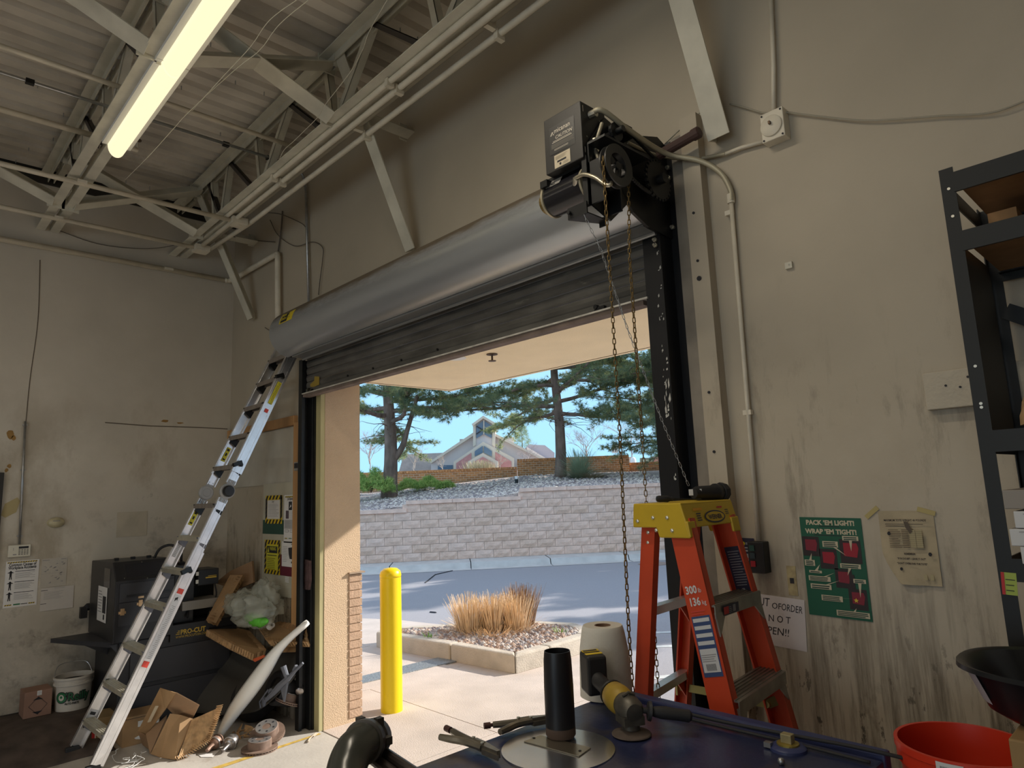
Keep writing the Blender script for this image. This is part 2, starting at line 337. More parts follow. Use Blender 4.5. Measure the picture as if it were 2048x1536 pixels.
a = MB(); a.lathe([(.04, 0), (.04, -.006), (.012, -.012)], (c.x, c.y, 2.685), n=16); a.build('escutcheon', mat('bronze', (.12, .08, .05), .5, .6), t)
a = MB(); a.cyl((c.x, c.y, 2.67), (c.x, c.y, 2.635), .007); a.lathe([(.028, 0), (.028, .004)], (c.x, c.y, 2.633), n=12); a.build('deflector', MATS['bronze'], t)
c = at(912, 717, 2, 2.683); a = MB(); a.lathe([(.075, -.004), (.075, 0)], (c.x, c.y, 2.686), n=20); struct(a.build('soffit_patch', M_white))

# ================================================================ GROUND OUTSIDE
M_asph = mat('asphalt', (0.33, 0.31, 0.32), 0.9, var=.12, vscale=90, bump=.3, bscale=140)
m = MB(); m.bb(-60, 2.6, -.4, 60, 90, -.03); struct(m.build('road', M_asph))
apron = MB(); apron.bb(-7.2, 2.55, -.3, 3.5, 2.63, -.008); apron = struct(apron.build('ground_apron', mat('joint_dark', (.13, .10, .08), .95)))
for i, x0 in enumerate((-9.2, -7.2, -5.62, -3.9, -2.2, -.5, 1.2)):
    x1 = (-7.2, -5.62, -3.9, -2.2, -.5, 1.2, 3)[i]
    if i >= 1: a = MB(); a.bb(x0 + .004, 2.635, -.3, x1 - .004, 3.45, 0.0); a.build('paving_slab', M_slab, apron)
    a = MB(); a.bb(x0 + .004, 3.458, -.3, x1 - .004, 4.44, 0.0 if i > 1 else -.004); a.build('paving_slab', M_slab, apron)
for i, x0 in enumerate((-12, -9, -5.62)):   # gutter strip in front of the apron
    x1 = (-9, -5.62, -3.9)[i]; a = MB(); a.bb(x0 + .004, 4.448, -.3, x1 - .004, 4.75, -.012 if i < 2 else -.03); a.build('gutter_slab', M_slab, apron)
a = MB(); P = [at(*p, 2, -.014) for p in ((715, 1236), (800, 1240), (1000, 1262), (1195, 1276), (1262, 1362), (1240, 1420), (700, 1420), (600, 1300))]
a.prism([V((p.x, p.y, -.034)) for p in P], (0, 0, .02)); a.build('drive_slab', M_slab, apron)
a = MB(); P = [at(*p, 2, .002) for p in ((700, 1372), (700, 1358), (884, 1313), (921, 1320))]; a.prism([V((p.x, p.y, -.01)) for p in P], (0, 0, .014))
o = a.build('drain_grate', mat('diamond_plate', (0.33, 0.35, 0.36), 0.45, 0.6, var=.3, vscale=60, bump=.6, bscale=60)); tag(o, 'grey diamond plate trench drain cover in the concrete apron', 'drain cover')
# painted lines
m = MB(); M_line = mat('floor_line', (0.60, 0.40, 0.09), 0.6, var=.3, vscale=20)
L0 = at(640, 1467, 2, .002); L1 = at(570, 1492, 2, .002); L2 = at(420, 1540, 2, .002); d = (L1 - L0).normalized().cross(V((0, 0, 1))) * .028
m.add([L0 + d * .5, L0 - d * .5, L2 - d, L2 + d], [(0, 1, 2, 3)]); struct(m.build('floor_line', M_line))
pl = MB(); M_pl = mat('road_paint', (.55, .55, .53), .8, var=.2, vscale=12)
for (a, b) in (((1285, 1266), (1340, 1264)), ((1290, 1293), (1345, 1292)), ((1285, 1357), (1380, 1349))):
    p = at(*a, 2, -.027); q = at(*b, 2, -.027); d = (q - p).normalized().cross(V((0, 0, 1))) * .05; q = q + (q - p) * .6; pl.add([p - d, q - d, q + d, p + d], [(0, 1, 2, 3)])
struct(pl.build('parking_line', M_pl))
cr = MB()
for pts in (((905, 1142), (870, 1150), (850, 1166)), ((1345, 1200), (1310, 1225), (1285, 1243)), ((860, 1225), (872, 1226))):
    cr.tube([at(*p, 2, -.029) for p in pts], .018, 4)
struct(cr.build('road_crack', mat('tar', (.03, .03, .035), .8)))
mh = MB(); c = at(1308, 1128, 2, -.03); mh.lathe([(.35, 0), (.35, .012), (0, .012)], c, n=20)
tag(mh.build('manhole_cover', mat('iron_rust', (.30, .22, .18), .7)), 'small round manhole cover far out in the shaded asphalt road', 'manhole')

# planted island: kerb blocks, pebbles, clipped grass
M_kerb = mat('kerb_concrete', (0.54, 0.46, 0.37), .9, var=.15, vscale=6, bump=.3)
isl = thing('planting_island', (-6, 5.3, 0), 'kerbed gravel planting island with dry ornamental grass beyond the apron', 'planter')
oi = [at(*p, 2, .16) for p in ((752, 1264), (765, 1254), (890, 1248), (1042, 1240), (1150, 1245), (1182, 1256), (1178, 1268), (1100, 1292), (1030, 1310), (900, 1288))]
ctr = sum(oi, V((0, 0, 0))) / len(oi); n = len(oi)
ii = []
for k in range(n):
    a, b, c = oi[k - 1], oi[k], oi[(k + 1) % n]; e1 = (b - a).normalized(); e2 = (c - b).normalized()
    nn = (V((-e1.y, e1.x, 0)) + V((-e2.y, e2.x, 0))).normalized(); nn = nn if nn.dot(ctr - b) > 0 else -nn; ii.append(b + nn * .15)
for k in range(n):
    a, b = oi[k], oi[(k + 1) % n]; a2, b2 = ii[k], ii[(k + 1) % n]; L = (b - a).length; parts = 2 if L > 1.5 else 1
    for q in range(parts):
        t0 = q / parts + .004; t1 = (q + 1) / parts - .004; kb = MB(); low = V((0, 0, -.19))
        top = [a.lerp(b, t0), a.lerp(b, t1), a2.lerp(b2, t1), a2.lerp(b2, t0)]; kb.prism([p + low for p in top], (0, 0, .19)); kb.build('kerb_block', M_kerb, isl, bevel=.02)
g = MB(); g.prism([V((p.x, p.y, 0)) for p in ii], (0, 0, .12)); g.build('soil', mat('gravel_soil', (.30, .22, .17), .95, var=.3, vscale=30), isl)
def inpoly(x, y, P):
    c = False; j = len(P) - 1
    for i in range(len(P)):
        if (P[i].y > y) != (P[j].y > y) and x < (P[j].x - P[i].x) * (y - P[i].y) / (P[j].y - P[i].y) + P[i].x: c = not c
        j = i
    return c
def stone(mb, c, r, m):
    q = random.uniform(0, 3.14); a = r * random.uniform(.8, 1.4); b = r * random.uniform(.6, 1); h = r * random.uniform(.5, .8); vs = []
    for k in range(6): t = q + k * math.pi / 3; vs.append(c + V((math.cos(t) * a, math.sin(t) * b, random.uniform(-.1, .2) * h)))
    vs += [c + V((0, 0, h))]
    mb.add(vs, [(k, (k + 1) % 6, 6) for k in range(6)], m)
SM = [mat('pebble_%s' % nme, c, .8, var=.15, vscale=20) for nme, c in (('tan', (.55, .38, .28)), ('grey', (.42, .38, .36)), ('brown', (.38, .25, .18)), ('pale', (.66, .56, .48)), ('dark', (.25, .2, .19)))]
g = MB(); xs = [p.x for p in ii]; ys = [p.y for p in ii]; cnt = 0
while cnt < 4200:
    x = random.uniform(min(xs), max(xs)); y = random.uniform(min(ys), max(ys))
    if inpoly(x, y, ii): stone(g, V((x, y, .12 + .03 * random.random())), random.uniform(.022, .042), random.choice(SM)); cnt += 1
g.build('pebbles', None, isl, kind='stuff')
c = at(921, 1262, 2, .16); rk = MB(); stone(rk, c, .06, mat('red_rock', (.40, .14, .08), .9)); stone(rk, c + V((.02, .02, .01)), .05, MATS['red_rock']); tag(rk.build('rock', None), 'reddish rock lying on the pebbles beside the dry grass', 'rock')
def blades(mb, c, r, hgt, n, spread, m, wd=.006, seg=2, droop=.0):
    for _ in range(n):
        a = random.uniform(0, 6.283); q = r * math.sqrt(random.random()); p = V(c) + V((math.cos(a) * q, math.sin(a) * q, 0))
        a2 = a + random.uniform(-.5, .5); h = hgt * random.uniform(.7, 1.08); out = spread * (q / r * .8 + .2) * random.uniform(.6, 1.2)
        sd = V((-math.sin(a2 + random.uniform(-1, 1)), math.cos(a2), 0)) * wd; last = None; vs = []
        for k in range(seg + 1):
            t = k / seg; pp = p + V((math.cos(a2) * out * t ** 1.3, math.sin(a2) * out * t ** 1.3, h * (t - droop * t * t))); ww = sd * (1 - .7 * t); vs += [pp - ww, pp + ww]
        mb.add(vs, [(2 * k, 2 * k + 1, 2 * k + 3, 2 * k + 2) for k in range(seg)], m)
M_dry = mat('dry_grass', (.86, .62, .38), .8, var=.2, vscale=9); M_dry2 = mat('dry_grass_dark', (.34, .20, .11), .8)
base = at(985, 1262, 2, .14); g = MB()
for (dx, mm) in ((-.26, M_dry), (.02, M_dry), (.27, M_dry), (.33, M_dry2)):
    u = V((.69, .72, 0)); cc = base + u * dx + V((.1, -.1, 0)) * (0 if mm is M_dry else -1.5); blades(g, cc, .15, .40 if mm is M_dry else .45, 330, .16, mm, .006)
blades(g, base, .42, .12, 500, .25, M_dry, .006)
tag(g.build('ornamental_grass', None), 'clipped tan tuft of dry ornamental grass in the island gravel', 'grass')
g = MB(); M_weed = mat('weed_green', (.18, .40, .06), .7)
for p in ((860, 1277), (1120, 1268)): blades(g, at(*p, 2, .14), .05, .07, 14, .06, M_weed, .006)
o = g.build('weeds', None, isl); o['kind'] = 'stuff'
# yellow bollard
b0 = V((-4.935, 3.24, 0)); t = thing('bollard', b0, 'bright yellow steel bollard with domed cap standing on the apron', 'bollard')
a = MB(); a.lathe([(.088, -.02), (.088, 1.05)], b0, n=32); a.build('post', mat('bollard_yellow', (.88, .62, .0), .35, bump=.05), t, smooth=2)
a = MB(); a.lathe([(.088, 1.05), (.09, 1.07), (.082, 1.1), (.055, 1.122), (0, 1.13)], b0, n=32); a.build('cap', MATS['bollard_yellow'], t, smooth=True)

# ================================================================ RETAINING WALL AND HILL
Z0 = .10; A = at(720, 1128, 2, Z0); B = at(1340, 1098, 2, Z0); D = (B - A).normalized(); N = V((D.y, -D.x, 0)); 
if N.dot(CAM - A) < 0: N = -N
def onwall(px, py, back=0.0):
    d = ray(px, py); q = A - N * back; return CAM + d * ((q - CAM).dot(N) / d.dot(N))
M_blk = [mat('wall_block_%d' % i, c, .95, var=.18, vscale=5, bump=.7, bscale=22) for i, c in enumerate(((.78, .55, .43), (.82, .58, .46), (.74, .52, .40), (.80, .58, .47)))]
rw = thing('retaining_wall', A, 'stepped tan split face block retaining wall across the road', 'wall')

s1 = (onwall(813, 1015) - A).dot(D); s2 = (onwall(1040, 985) - A).dot(D); Ltot = (B - A).length + 1.0
ztop = lambda s: 1.30 if s < s1 else (1.50 if s < s2 else 1.70)
back = MB()
for (sa, sb, zz) in ((-5, s1, 1.29), (s1, s2, 1.49), (s2, Ltot + 5, 1.69)): back.prism([A + D * sa - N * .05, A + D * sb - N * .05, A + D * sb - N * .3, A + D * sa - N * .3], (0, 0, zz - Z0))
back.build('backfill', mat('mortar_dark', (.16, .12, .10), .95), rw)
CH = .2; CW = .45; proto = {}
for r in range(8):
    z = Z0 + r * CH; s = -1.2 + (r % 2) * CW / 2 + random.uniform(-.03, .03) * 0
    while s < Ltot:
        if z + CH <= ztop(s + CW / 2) + .01:
            k = random.randrange(6)
            if k not in proto:
                a = MB(); x0, x1 = -CW / 2 + .003, CW / 2 - .003; zz0, zz1 = .003, CH - .003; G = 4; vs = []
                for i in range(G + 1):
                    for j in range(3):
                        e = 0 if i in (0, G) or j in (0, 2) else .02 + random.uniform(-.008, .014); vs.append(D * (x0 + (x1 - x0) * i / G) + N * e + V((0, 0, zz0 + (zz1 - zz0) * j / 2)))
                fs = [(i * 3 + j, (i + 1) * 3 + j, (i + 1) * 3 + j + 1, i * 3 + j + 1) for i in range(G) for j in range(2)]; a.add(vs, fs)
                c4 = [D * x0 + V((0, 0, zz0)), D * x1 + V((0, 0, zz0)), D * x1 + V((0, 0, zz1)), D * x0 + V((0, 0, zz1))]
                a.add(c4 + [p - N * .06 for p in c4], [(3, 2, 6, 7), (0, 3, 7, 4), (1, 5, 6, 2)])
                o = a.build('brick', M_blk[k % 4]); proto[k] = o.data; bpy.data.objects.remove(o)
            o = bpy.data.objects.new('brick', proto[k]); C.objects.link(o); o.parent = rw; o.location = D * (s + CW / 2) + N * random.uniform(-.004, .006) + V((0, 0, z - Z0))
        s += CW
capm = MB()
x0 = -.3 + .003; cw = .60; hz = .09
a = MB(); a.prism([D * -.297 + N * .05, D * .297 + N * .05, D * .297 - N * .25, D * -.297 - N * .25], (0, 0, hz)); o = a.build('cap_stone', mat('wall_cap', (.86, .60, .48), .95, var=.15, vscale=5, bump=.5, bscale=30)); capd = o.data; bpy.data.objects.remove(o)
for (sa, sb, zz) in ((-1.2, s1, 1.3), (s1, s2, 1.5), (s2, Ltot, 1.7)):
    k = max(1, round((sb - sa) / cw))
    for i in range(k):
        o = bpy.data.objects.new('cap_stone', capd); C.objects.link(o); o.parent = rw; o.location = D * (sa + (i + .5) * (sb - sa) / k) + V((0, 0, zz - Z0)); o.scale = (1, 1, 1)
for (s_, z_) in ((s1, 1.3), (s2, 1.5)):
    a = MB(); a.prism([A + D * s_ + V((0, 0, z_ - Z0)), A + D * (s_ + .02) + V((0, 0, z_ - Z0)), A + D * (s_ + .02) - N * .3 + V((0, 0, z_ - Z0)), A + D * s_ - N * .3 + V((0, 0, z_ - Z0))], (0, 0, .2)); a.build('step_end', M_blk[0], rw)
# kerb and gutter at its foot
kb = MB(); M_kg = mat('gutter_concrete', (.56, .52, .48), .9, var=.12, vscale=4)
gut = [A + N * .02, A + N * .32]
for i in range(10):
    a = MB(); s0 = -3 + i * 1.9; q0 = A + D * (s0 + .01); q1 = A + D * (s0 + 1.89)
    low = V((0, 0, -.3)); f = lambda p, n_, z: V((p.x, p.y, 0)) + N * n_ + V((0, 0, z))
    vs = [f(q0, 0, .1), f(q1, 0, .1), f(q1, .9, .10), f(q0, .9, .10), f(q0, .98, -.02), f(q1, .98, -.02), f(q1, 1.35, -.025), f(q0, 1.35, -.025)]
    a.add(vs, [(0, 1, 2, 3), (3, 2, 5, 4), (4, 5, 6, 7)]); o = a.build('kerb_slab', M_kg, rw)
# hillside
M_hill = mat('rock_mulch', (.46, .36, .31), .95, var=.5, vscale=16, bump=.8, bscale=14, col2=(.60, .52, .45), v2scale=22, thr=.56)
def hillz(s, t):
    b = 1.27 + .45 * max(0, min(1, (s + .5) / (s2 + 1.5)))
    up = .075 * min(t, 7) + (.035 * (min(t, 60) - 7) if t > 7 else 0)
    return b + up + .05 * noise.noise(V((s * .5, t * .5, 0)))
hm = MB(); NS, NTT = 70, 50; vs = []
for i in range(NS):
    for j in range(NTT):
        s = -14 + i * 1.0; t = .24 if j == 0 else .25 + ((j - 1) / (NTT - 1)) ** 2.2 * 110; p = A + D * s - N * t; vs.append((p.x, p.y, .9 if j == 0 else hillz(s, t)))
hm.add(vs, [(i * NTT + j, (i + 1) * NTT + j, (i + 1) * NTT + j + 1, i * NTT + j + 1) for i in range(NS - 1) for j in range(NTT - 1)]); hill = struct(hm.build('hillside', M_hill, smooth=True))
g = MB(); HM = [mat('mulch_%s' % q, c, .9) for q, c in (('a', (.58, .47, .41)), ('b', (.36, .29, .28)), ('c', (.76, .64, .54)))]
for i in range(5200):
    s = random.uniform(-1.5, Ltot); t = .3 + random.random() ** 1.6 * 7; p = A + D * s - N * t; p.z = hillz(s, t); stone(g, p, random.uniform(.035, .07), random.choice(HM))
g.build('mulch_rocks', None, hill, kind='stuff')
# ================================================================ TREES, SHRUBS, CHURCH
random.seed(11)
M_bark = mat('pine_bark', (.27, .18, .14), .95, var=.45, vscale=7, bump=.9, bscale=18, stretch=(1, 1, .3))
M_ndl = mat('pine_needles', (.19, .24, .13), .8); M_ndl2 = mat('pine_needles_yellow', (.44, .42, .20), .8); M_ndl3 = mat('pine_needles_blue', (.14, .22, .18), .8)

def leafmat(name, c):
    m = mat(name, c, .8); n = m.node_tree.nodes; l = m.node_tree.links; tr = n.new('ShaderNodeBsdfTranslucent'); tr.inputs[0].default_value = (c[0] * 1.3, c[1] * 1.35, c[2] * .9, 1); mx = n.new('ShaderNodeMixShader'); mx.inputs[0].default_value = .55
    l.new(n['Principled BSDF'].outputs[0], mx.inputs[1]); l.new(tr.outputs[0], mx.inputs[2]); l.new(mx.outputs[0], n['Material Output'].inputs[0]); return m
M_ndl = leafmat('needles_green', (.27, .31, .20)); M_ndl2 = leafmat('needles_yellow', (.46, .44, .26)); M_ndl3 = leafmat('needles_blue', (.22, .28, .22))
M_tw = mat('bare_twigs', (.42, .34, .31), .9); M_tw2 = mat('bare_twigs_tan', (.50, .42, .34), .9)
def tuft(mb, c, d, ln, m, n=22):
    for _ in range(n):
        v = (d * random.uniform(-.1, 1.1) + V((random.gauss(0, 1), random.gauss(0, 1), random.gauss(0, .9))) * .75).normalized()
        sd = v.cross(V((random.gauss(0, 1), random.gauss(0, 1), random.gauss(0, 1)))).normalized() * .0055; e = c + v * ln * random.uniform(.7, 1.15)
        mb.add([c - sd, c + sd, e], [(0, 1, 2)], m)
def pine(name, h, cb, rad, nbr, seed, lean=(0, 0), fork=False, ntuft=13, tr=.24):
    """trunk, branches and needle tufts with the origin at the foot of the trunk"""
    rs = random.getstate(); random.seed(seed)
    tk = MB(); pts = [V((lean[0] * (max(z, 0) / h) ** 1.2 + .05 * math.sin(z), lean[1] * z / h + .04 * math.sin(z * 1.3), z)) for z in [-.8, 0, .25] + [h * k / 10 for k in range(1, 11)]]
    tk.tube(pts, 1, 12, rs=[tr * 1.3, tr * 1.12, tr] + [tr * (1 - .085 * k) for k in range(1, 11)])
    br = MB(); nd = MB()
    def trunk(z): return V((lean[0] * (max(z, 0) / h) ** 1.2, lean[1] * z / h, z))
    def branch(p, d, L, r, lv):
        q = [p]; dd = d.copy(); k = 7
        for i in range(k):
            dd = (dd + V((random.gauss(0, .13), random.gauss(0, .13), random.gauss(0, .10) + .015))).normalized(); q.append(q[-1] + dd * L / k)
        br.tube(q, 1, 5, rs=[r * (1 - .8 * i / k) for i in range(k + 1)], caps=False)
        for i in range(2 if lv == 0 else 1, k + 1):
            t = i / k
            if lv == 0:
                for _ in range(2):
                    if random.random() < .8: a = random.uniform(-1.3, 1.3); e = (Matrix.Rotation(a, 3, 'Z') @ dd + V((0, 0, random.uniform(-.3, .35)))).normalized(); branch(q[i], e, L * random.uniform(.22, .42), r * .35, 1)
            if t > .3 or lv:
                for _ in range(ntuft // (3 if lv == 0 else 4)):
                    c = q[i] + V((random.gauss(0, .09), random.gauss(0, .09), random.gauss(0, .06))); tuft(nd, c, dd, .15, random.choice((M_ndl, M_ndl, M_ndl3, M_ndl2)))
    for i in range(nbr):
        z = cb + (h - cb) * (i / nbr) ** 1.1; a = i * 2.4 + random.uniform(-.4, .4); f = 1 - .75 * (i / nbr) ** 1.6; up = random.uniform(-.12, .16) + .35 * i / nbr
        branch(trunk(z), V((math.cos(a), math.sin(a), up)).normalized(), rad * f * random.uniform(.7, 1.1), tr * .28 * f + .02, 0)
    if fork:
        q = [trunk(cb - 1.25) + CR * .1, trunk(cb - .9) + CR * .42 + V((0, 0, .1)), trunk(cb - .3) + CR * .58, trunk(cb + .9) + CR * .95]
        br.tube(curve(q, 4), 1, 8, rs=[.12 - .005 * k for k in range(13)])
    # a few bare hanging dead twigs low down
    for i in range(16):
        a = random.uniform(0, 6.28); p = trunk(cb - random.uniform(0, .5)); q = [p]; d = V((math.cos(a), math.sin(a), .1))
        for k in range(5): q.append(q[-1] + d * .3); d = (d + V((random.gauss(0, .3), random.gauss(0, .3), random.gauss(-.1, .2)))).normalized()
        br.tube(q, 1, 4, rs=[.016, .013, .01, .008, .006, .003], caps=False)
    random.setstate(rs)
    return tk, br, nd
def place_pine(base, label, parts=None, src=None, rz=0, sc=1.0, group=None):
    if src:
        t = bpy.data.objects.new('pine_tree', None); C.objects.link(t)
        for ch in src.children: k = ch.copy(); C.objects.link(k); k.parent = t
    else:
        t = bpy.data.objects.new('pine_tree', None); C.objects.link(t)
        tk, br, nd = parts
        tk.build('trunk', M_bark, t, smooth=True); br.build('branches', M_bark, t, smooth=True); o = nd.build('needles', None, t); o['kind'] = 'stuff'
    t.location = base; t.rotation_euler = (0, 0, rz); t.scale = (sc, sc, sc); tag(t, label, 'tree', group); return t
fb = lambda px, py, d: far(px, py, d)
p1 = place_pine(fb(779, 979, 21.5), 'left ponderosa pine with forked trunk standing on the gravel bank beside the juniper', pine('a', 8.0, 2.15, 3.9, 38, 5, fork=True, tr=.235, ntuft=34))
p2 = place_pine(fb(1121, 956, 22.5), 'pine with straight trunk beside the spiky grass clump on the bank', pine('b', 8.6, 2.2, 4.3, 40, 9, lean=(-.1, .1), tr=.2, ntuft=34))
b3 = far(1400, 960, 24.5); p3 = place_pine(b3, 'pine whose branches show at the right edge of the doorway', src=p2, rz=2.0, sc=1.05)
for i, (x, y, s, rz, src) in enumerate(((-8.2, 17.5, .70, .5, p2), (-4.6, 18.6, .80, 1.5, p1), (-1.2, 17.2, .72, 2.5, p2), (-6.4, 22.5, 1.0, 3.3, p1), (-2.5, 23.2, 1.1, 4.4, p2), (1.8, 19.5, .85, 5.2, p1), (-10.6, 20.5, .85, .9, p2), (-9.2, 25, 1.1, 5.5, p1))):
    place_pine(V((x, y, -.05 if x > -7.5 else 1.2)), ('smallest', 'leaning', 'low wide', 'tall near', 'tallest far', 'far right', 'hillside', 'farthest hillside')[i] + ' pine beyond the right of the doorway, shading the road', src=src, rz=rz, sc=s, group='pines beyond the right of the doorway')
def bare(mb, p, d, L, r, lv, m, spread=.55, mx=5):
    q = p + d * L; mb.tube([p, p.lerp(q, .5) + V((random.gauss(0, .04), random.gauss(0, .04), 0)) * L, q], 1, 4 if lv > 1 else 6, m, False, [r, r * .85, r * .7])
    if lv >= mx: return
    for _ in range(3 if lv else 5):
        e = (d + V((random.gauss(0, spread), random.gauss(0, spread), random.gauss(.15, spread * .6)))).normalized(); bare(mb, p.lerp(q, random.uniform(.45, 1)), e, L * random.uniform(.6, .85), r * .6, lv + 1, m, spread, mx)
BT = [(1265, 930, 45, 1.35, 'bare winter tree between the two door chains behind the brick wall', M_tw, 5), (1172, 930, 42, 1.2, 'bare winter tree standing directly behind the spiky grass clump', M_tw, 5),
      (740, 950, 40, 1.2, 'bare pale tree at the left edge of the outdoor view behind the juniper', M_tw, 5), (830, 950, 50, .95, 'low bare tree in front of the church low left wing', M_tw2, 5),
      (1322, 925, 48, 1.45, 'dense pale tan twiggy tree beside the right door guide', M_tw2, 5), (1000, 942, 48, .55, 'small bare shrub in front of the church right brick panel', M_tw2, 4), (1057, 935, 60, 1.0, 'slender bare pinkish tree in front of the church right slope', M_tw, 4), (885, 948, 46, .6, 'bare shrub beside the church dark entrance window', M_tw2, 4)]
for (px, py, d, L, lab, mm, mx) in BT:
    a = MB(); a.tube([fb(px, py, d) + V((0, 0, -1.0)), fb(px, py, d) + V((0, 0, .05))], .028 * L * d / 40, 6, mm); bare(a, fb(px, py, d), V((random.gauss(0, .05), random.gauss(0, .05), 1)).normalized(), L, .028 * L * d / 40, 0, mm, .6, mx)
    tag(a.build('bare_tree', None), lab, 'tree')
def conifer(px, py, d, h, r, lab):
    b = fb(px, py, d); t = thing('conifer', b, lab, 'tree'); a = MB(); a.cyl(b + V((0, 0, -1)), b + V((0, 0, h)), .1, .02, 6); a.build('trunk', M_bark, t); nd = MB()
    for i in range(420):
        z = random.random() ** .8; rr = r * (1 - z) * math.sqrt(random.random()); an = random.uniform(0, 6.28); c = b + V((math.cos(an) * rr, math.sin(an) * rr, .12 * h + z * h * .9)); tuft(nd, c, V((math.cos(an), math.sin(an), .2)), .38 * r / 1.5, random.choice((M_ndl, M_ndl3)), 22)
    nd.build('needles', None, t, kind='stuff')
conifer(1046, 925, 85, 5.6, 1.9, 'distant evergreen rising behind the church right roof slope')
conifer(1340, 930, 55, 4.6, 1.2, 'dark conical evergreen behind the pale twiggy tree')
conifer(1336, 935, 44, 1.3, 1.6, 'low dark green bush behind the brick wall near the right guide')
M_jun = mat('juniper', (.26, .42, .10), .8, var=.3, vscale=3); M_jun2 = mat('juniper_light', (.52, .64, .18), .8)
def juniper(px, py, d, w_, dp, h, lab):
    b = fb(px, py, d); t = thing('juniper_shrub', b, lab, 'shrub'); a = MB()
    for k in range(5): a.tube([b, b + V((random.gauss(0, .4) * w_ * .5, random.gauss(0, .4) * w_ * .5, h * .5))], .02, 4)
    a.build('stem', M_bark, t); f = MB(); hr = CR.copy(); hr.z = 0; hr.normalize(); fr = CF.copy(); fr.z = 0; fr.normalize()
    for i in range(1500):
        u = random.uniform(-1, 1); v = random.uniform(-1, 1)
        if u * u + v * v > 1: continue
        z = h * math.sqrt(1 - u * u * .9 - v * v * .1) * random.uniform(.35, 1.0) * (1 + .25 * math.sin(u * 9)); c = b + hr * u * w_ + fr * v * dp + V((0, 0, z - .15))
        tuft(f, c, V((u * .5, 0, .8)), .13, random.choice((M_jun, M_jun2)), 9)
    f.build('foliage', None, t, kind='stuff')
juniper(742, 985, 20.8, .75, .6, .75, 'rounded green juniper shrub left of the forked pine')
juniper(848, 975, 22.5, 1.05, .6, .42, 'low spreading green juniper shrub right of the forked pine')
g = MB(); M_yu = mat('spiky_grass', (.36, .42, .27), .7, var=.2, vscale=4); M_yu2 = mat('spiky_grass_dry', (.50, .42, .26), .8)
b = fb(1160, 957, 21.8); blades(g, b, .16, 1.05, 200, .55, M_yu, .011, 3, .12); blades(g, b, .16, .85, 200, .95, M_yu, .010, 3, .25); blades(g, b, .2, .5, 260, 1.25, M_yu, .010, 3, .4); blades(g, b + CR * .35, .3, .38, 240, 1.15, M_yu2, .009, 3, .5)
tag(g.build('spiky_grass', None), 'grey green spiky grass clump at the foot of the right pine', 'plant')
g = MB(); b = fb(960, 945, 45)
for k in range(6): blades(g, far(945 + k * 7, 960, 50), .5, 1.4, 90, .5, M_yu2, .03, 2)
tag(g.build('hedge', None), 'pale straw coloured hedge before the church front gable', 'hedge')
# brick garden wall on the bank
M_brk = bpy.data.materials.new('brick_wall'); M_brk.use_nodes = True; nn = M_brk.node_tree.nodes; ll = M_brk.node_tree.links; pb = nn['Principled BSDF']; pb.inputs['Roughness'].default_value = .9
tc = nn.new('ShaderNodeTexCoord'); bk = nn.new('ShaderNodeTexBrick'); bk.inputs['Color1'].default_value = (.72, .33, .13, 1); bk.inputs['Color2'].default_value = (.42, .20, .09, 1); bk.inputs['Mortar'].default_value = (.75, .60, .45, 1)
bk.inputs['Scale'].default_value = 1; bk.inputs['Brick Width'].default_value = .22; bk.inputs['Row Height'].default_value = .085; bk.inputs['Mortar Size'].default_value = .008
ll.new(tc.outputs['UV'], bk.inputs[0]); ll.new(bk.outputs[0], pb.inputs['Base Color']); bb_ = nn.new('ShaderNodeBump'); bb_.invert = True; bb_.inputs['Strength'].default_value = .6; bb_.inputs['Distance'].default_value = .01; ll.new(bk.outputs['Fac'], bb_.inputs['Height']); ll.new(bb_.outputs[0], pb.inputs['Normal'])
hr = CR.copy(); hr.z = 0; hr.normalize(); fr = CF.copy(); fr.z = 0; fr.normalize()
def brickwall(px0, t0, px1, t1, dist, bot, par):
    a = far(px0, t0, dist); b = far(px1, t1, dist); z = max(a.z, b.z); L = (V((b.x, b.y, 0)) - V((a.x, a.y, 0))); me = MB(); e = fr * .25
    a0 = V((a.x, a.y, z - bot)); b0 = V((b.x, b.y, z - bot)); a1 = V((a.x, a.y, z)); b1 = V((b.x, b.y, z)); me.prism([a0, b0, b1, a1], e)
    o = me.build('wall_segment', M_brk, par); uv = o.data.uv_layers.new(name='UVMap'); Ln = L.normalized(); off = wl(par)
    for p in o.data.polygons:
        for li in p.loop_indices: co = o.data.vertices[o.data.loops[li].vertex_index].co + off - a0; uv.data[li].uv = (co.dot(Ln) + co.dot(fr), co.z)
    c = MB(); k = max(1, int(L.length / .11)); 
    for i in range(k): p = a1 + Ln * (i + .5) * L.length / k; c.box(p + e * .5 + V((0, 0, .045)), (L.length / k - .012, .29, .09), Matrix((Ln, fr, V((0, 0, 1)))).transposed())
    c.build('coping', mat('coping_brick', (.72, .36, .16), .9, var=.4, vscale=9), par, kind='stuff')
bw = thing('brick_garden_wall', far(1100, 950, 27), 'low orange brick garden wall running along the top of the bank', 'wall')
brickwall(640, 954, 1034, 938, 26.8, .9, bw); brickwall(1034, 923, 1258, 917, 26.6, 1.0, bw); brickwall(1258, 930, 1420, 925, 26.8, .8, bw)
a = MB(); b = far(1033, 963, 19.6); t = thing('garden_uplight', b, 'small dark landscape uplight on the gravel bank below the brick wall', 'light'); a.cyl(b + V((0, 0, -.05)), b + V((0, 0, .07)), .05); a.build('stake', M_black, t)
a = MB(); a.cyl(b + V((0, 0, .07)), b + V((0, 0, .16)), .04, .05); a.build('lens', M_white, t)
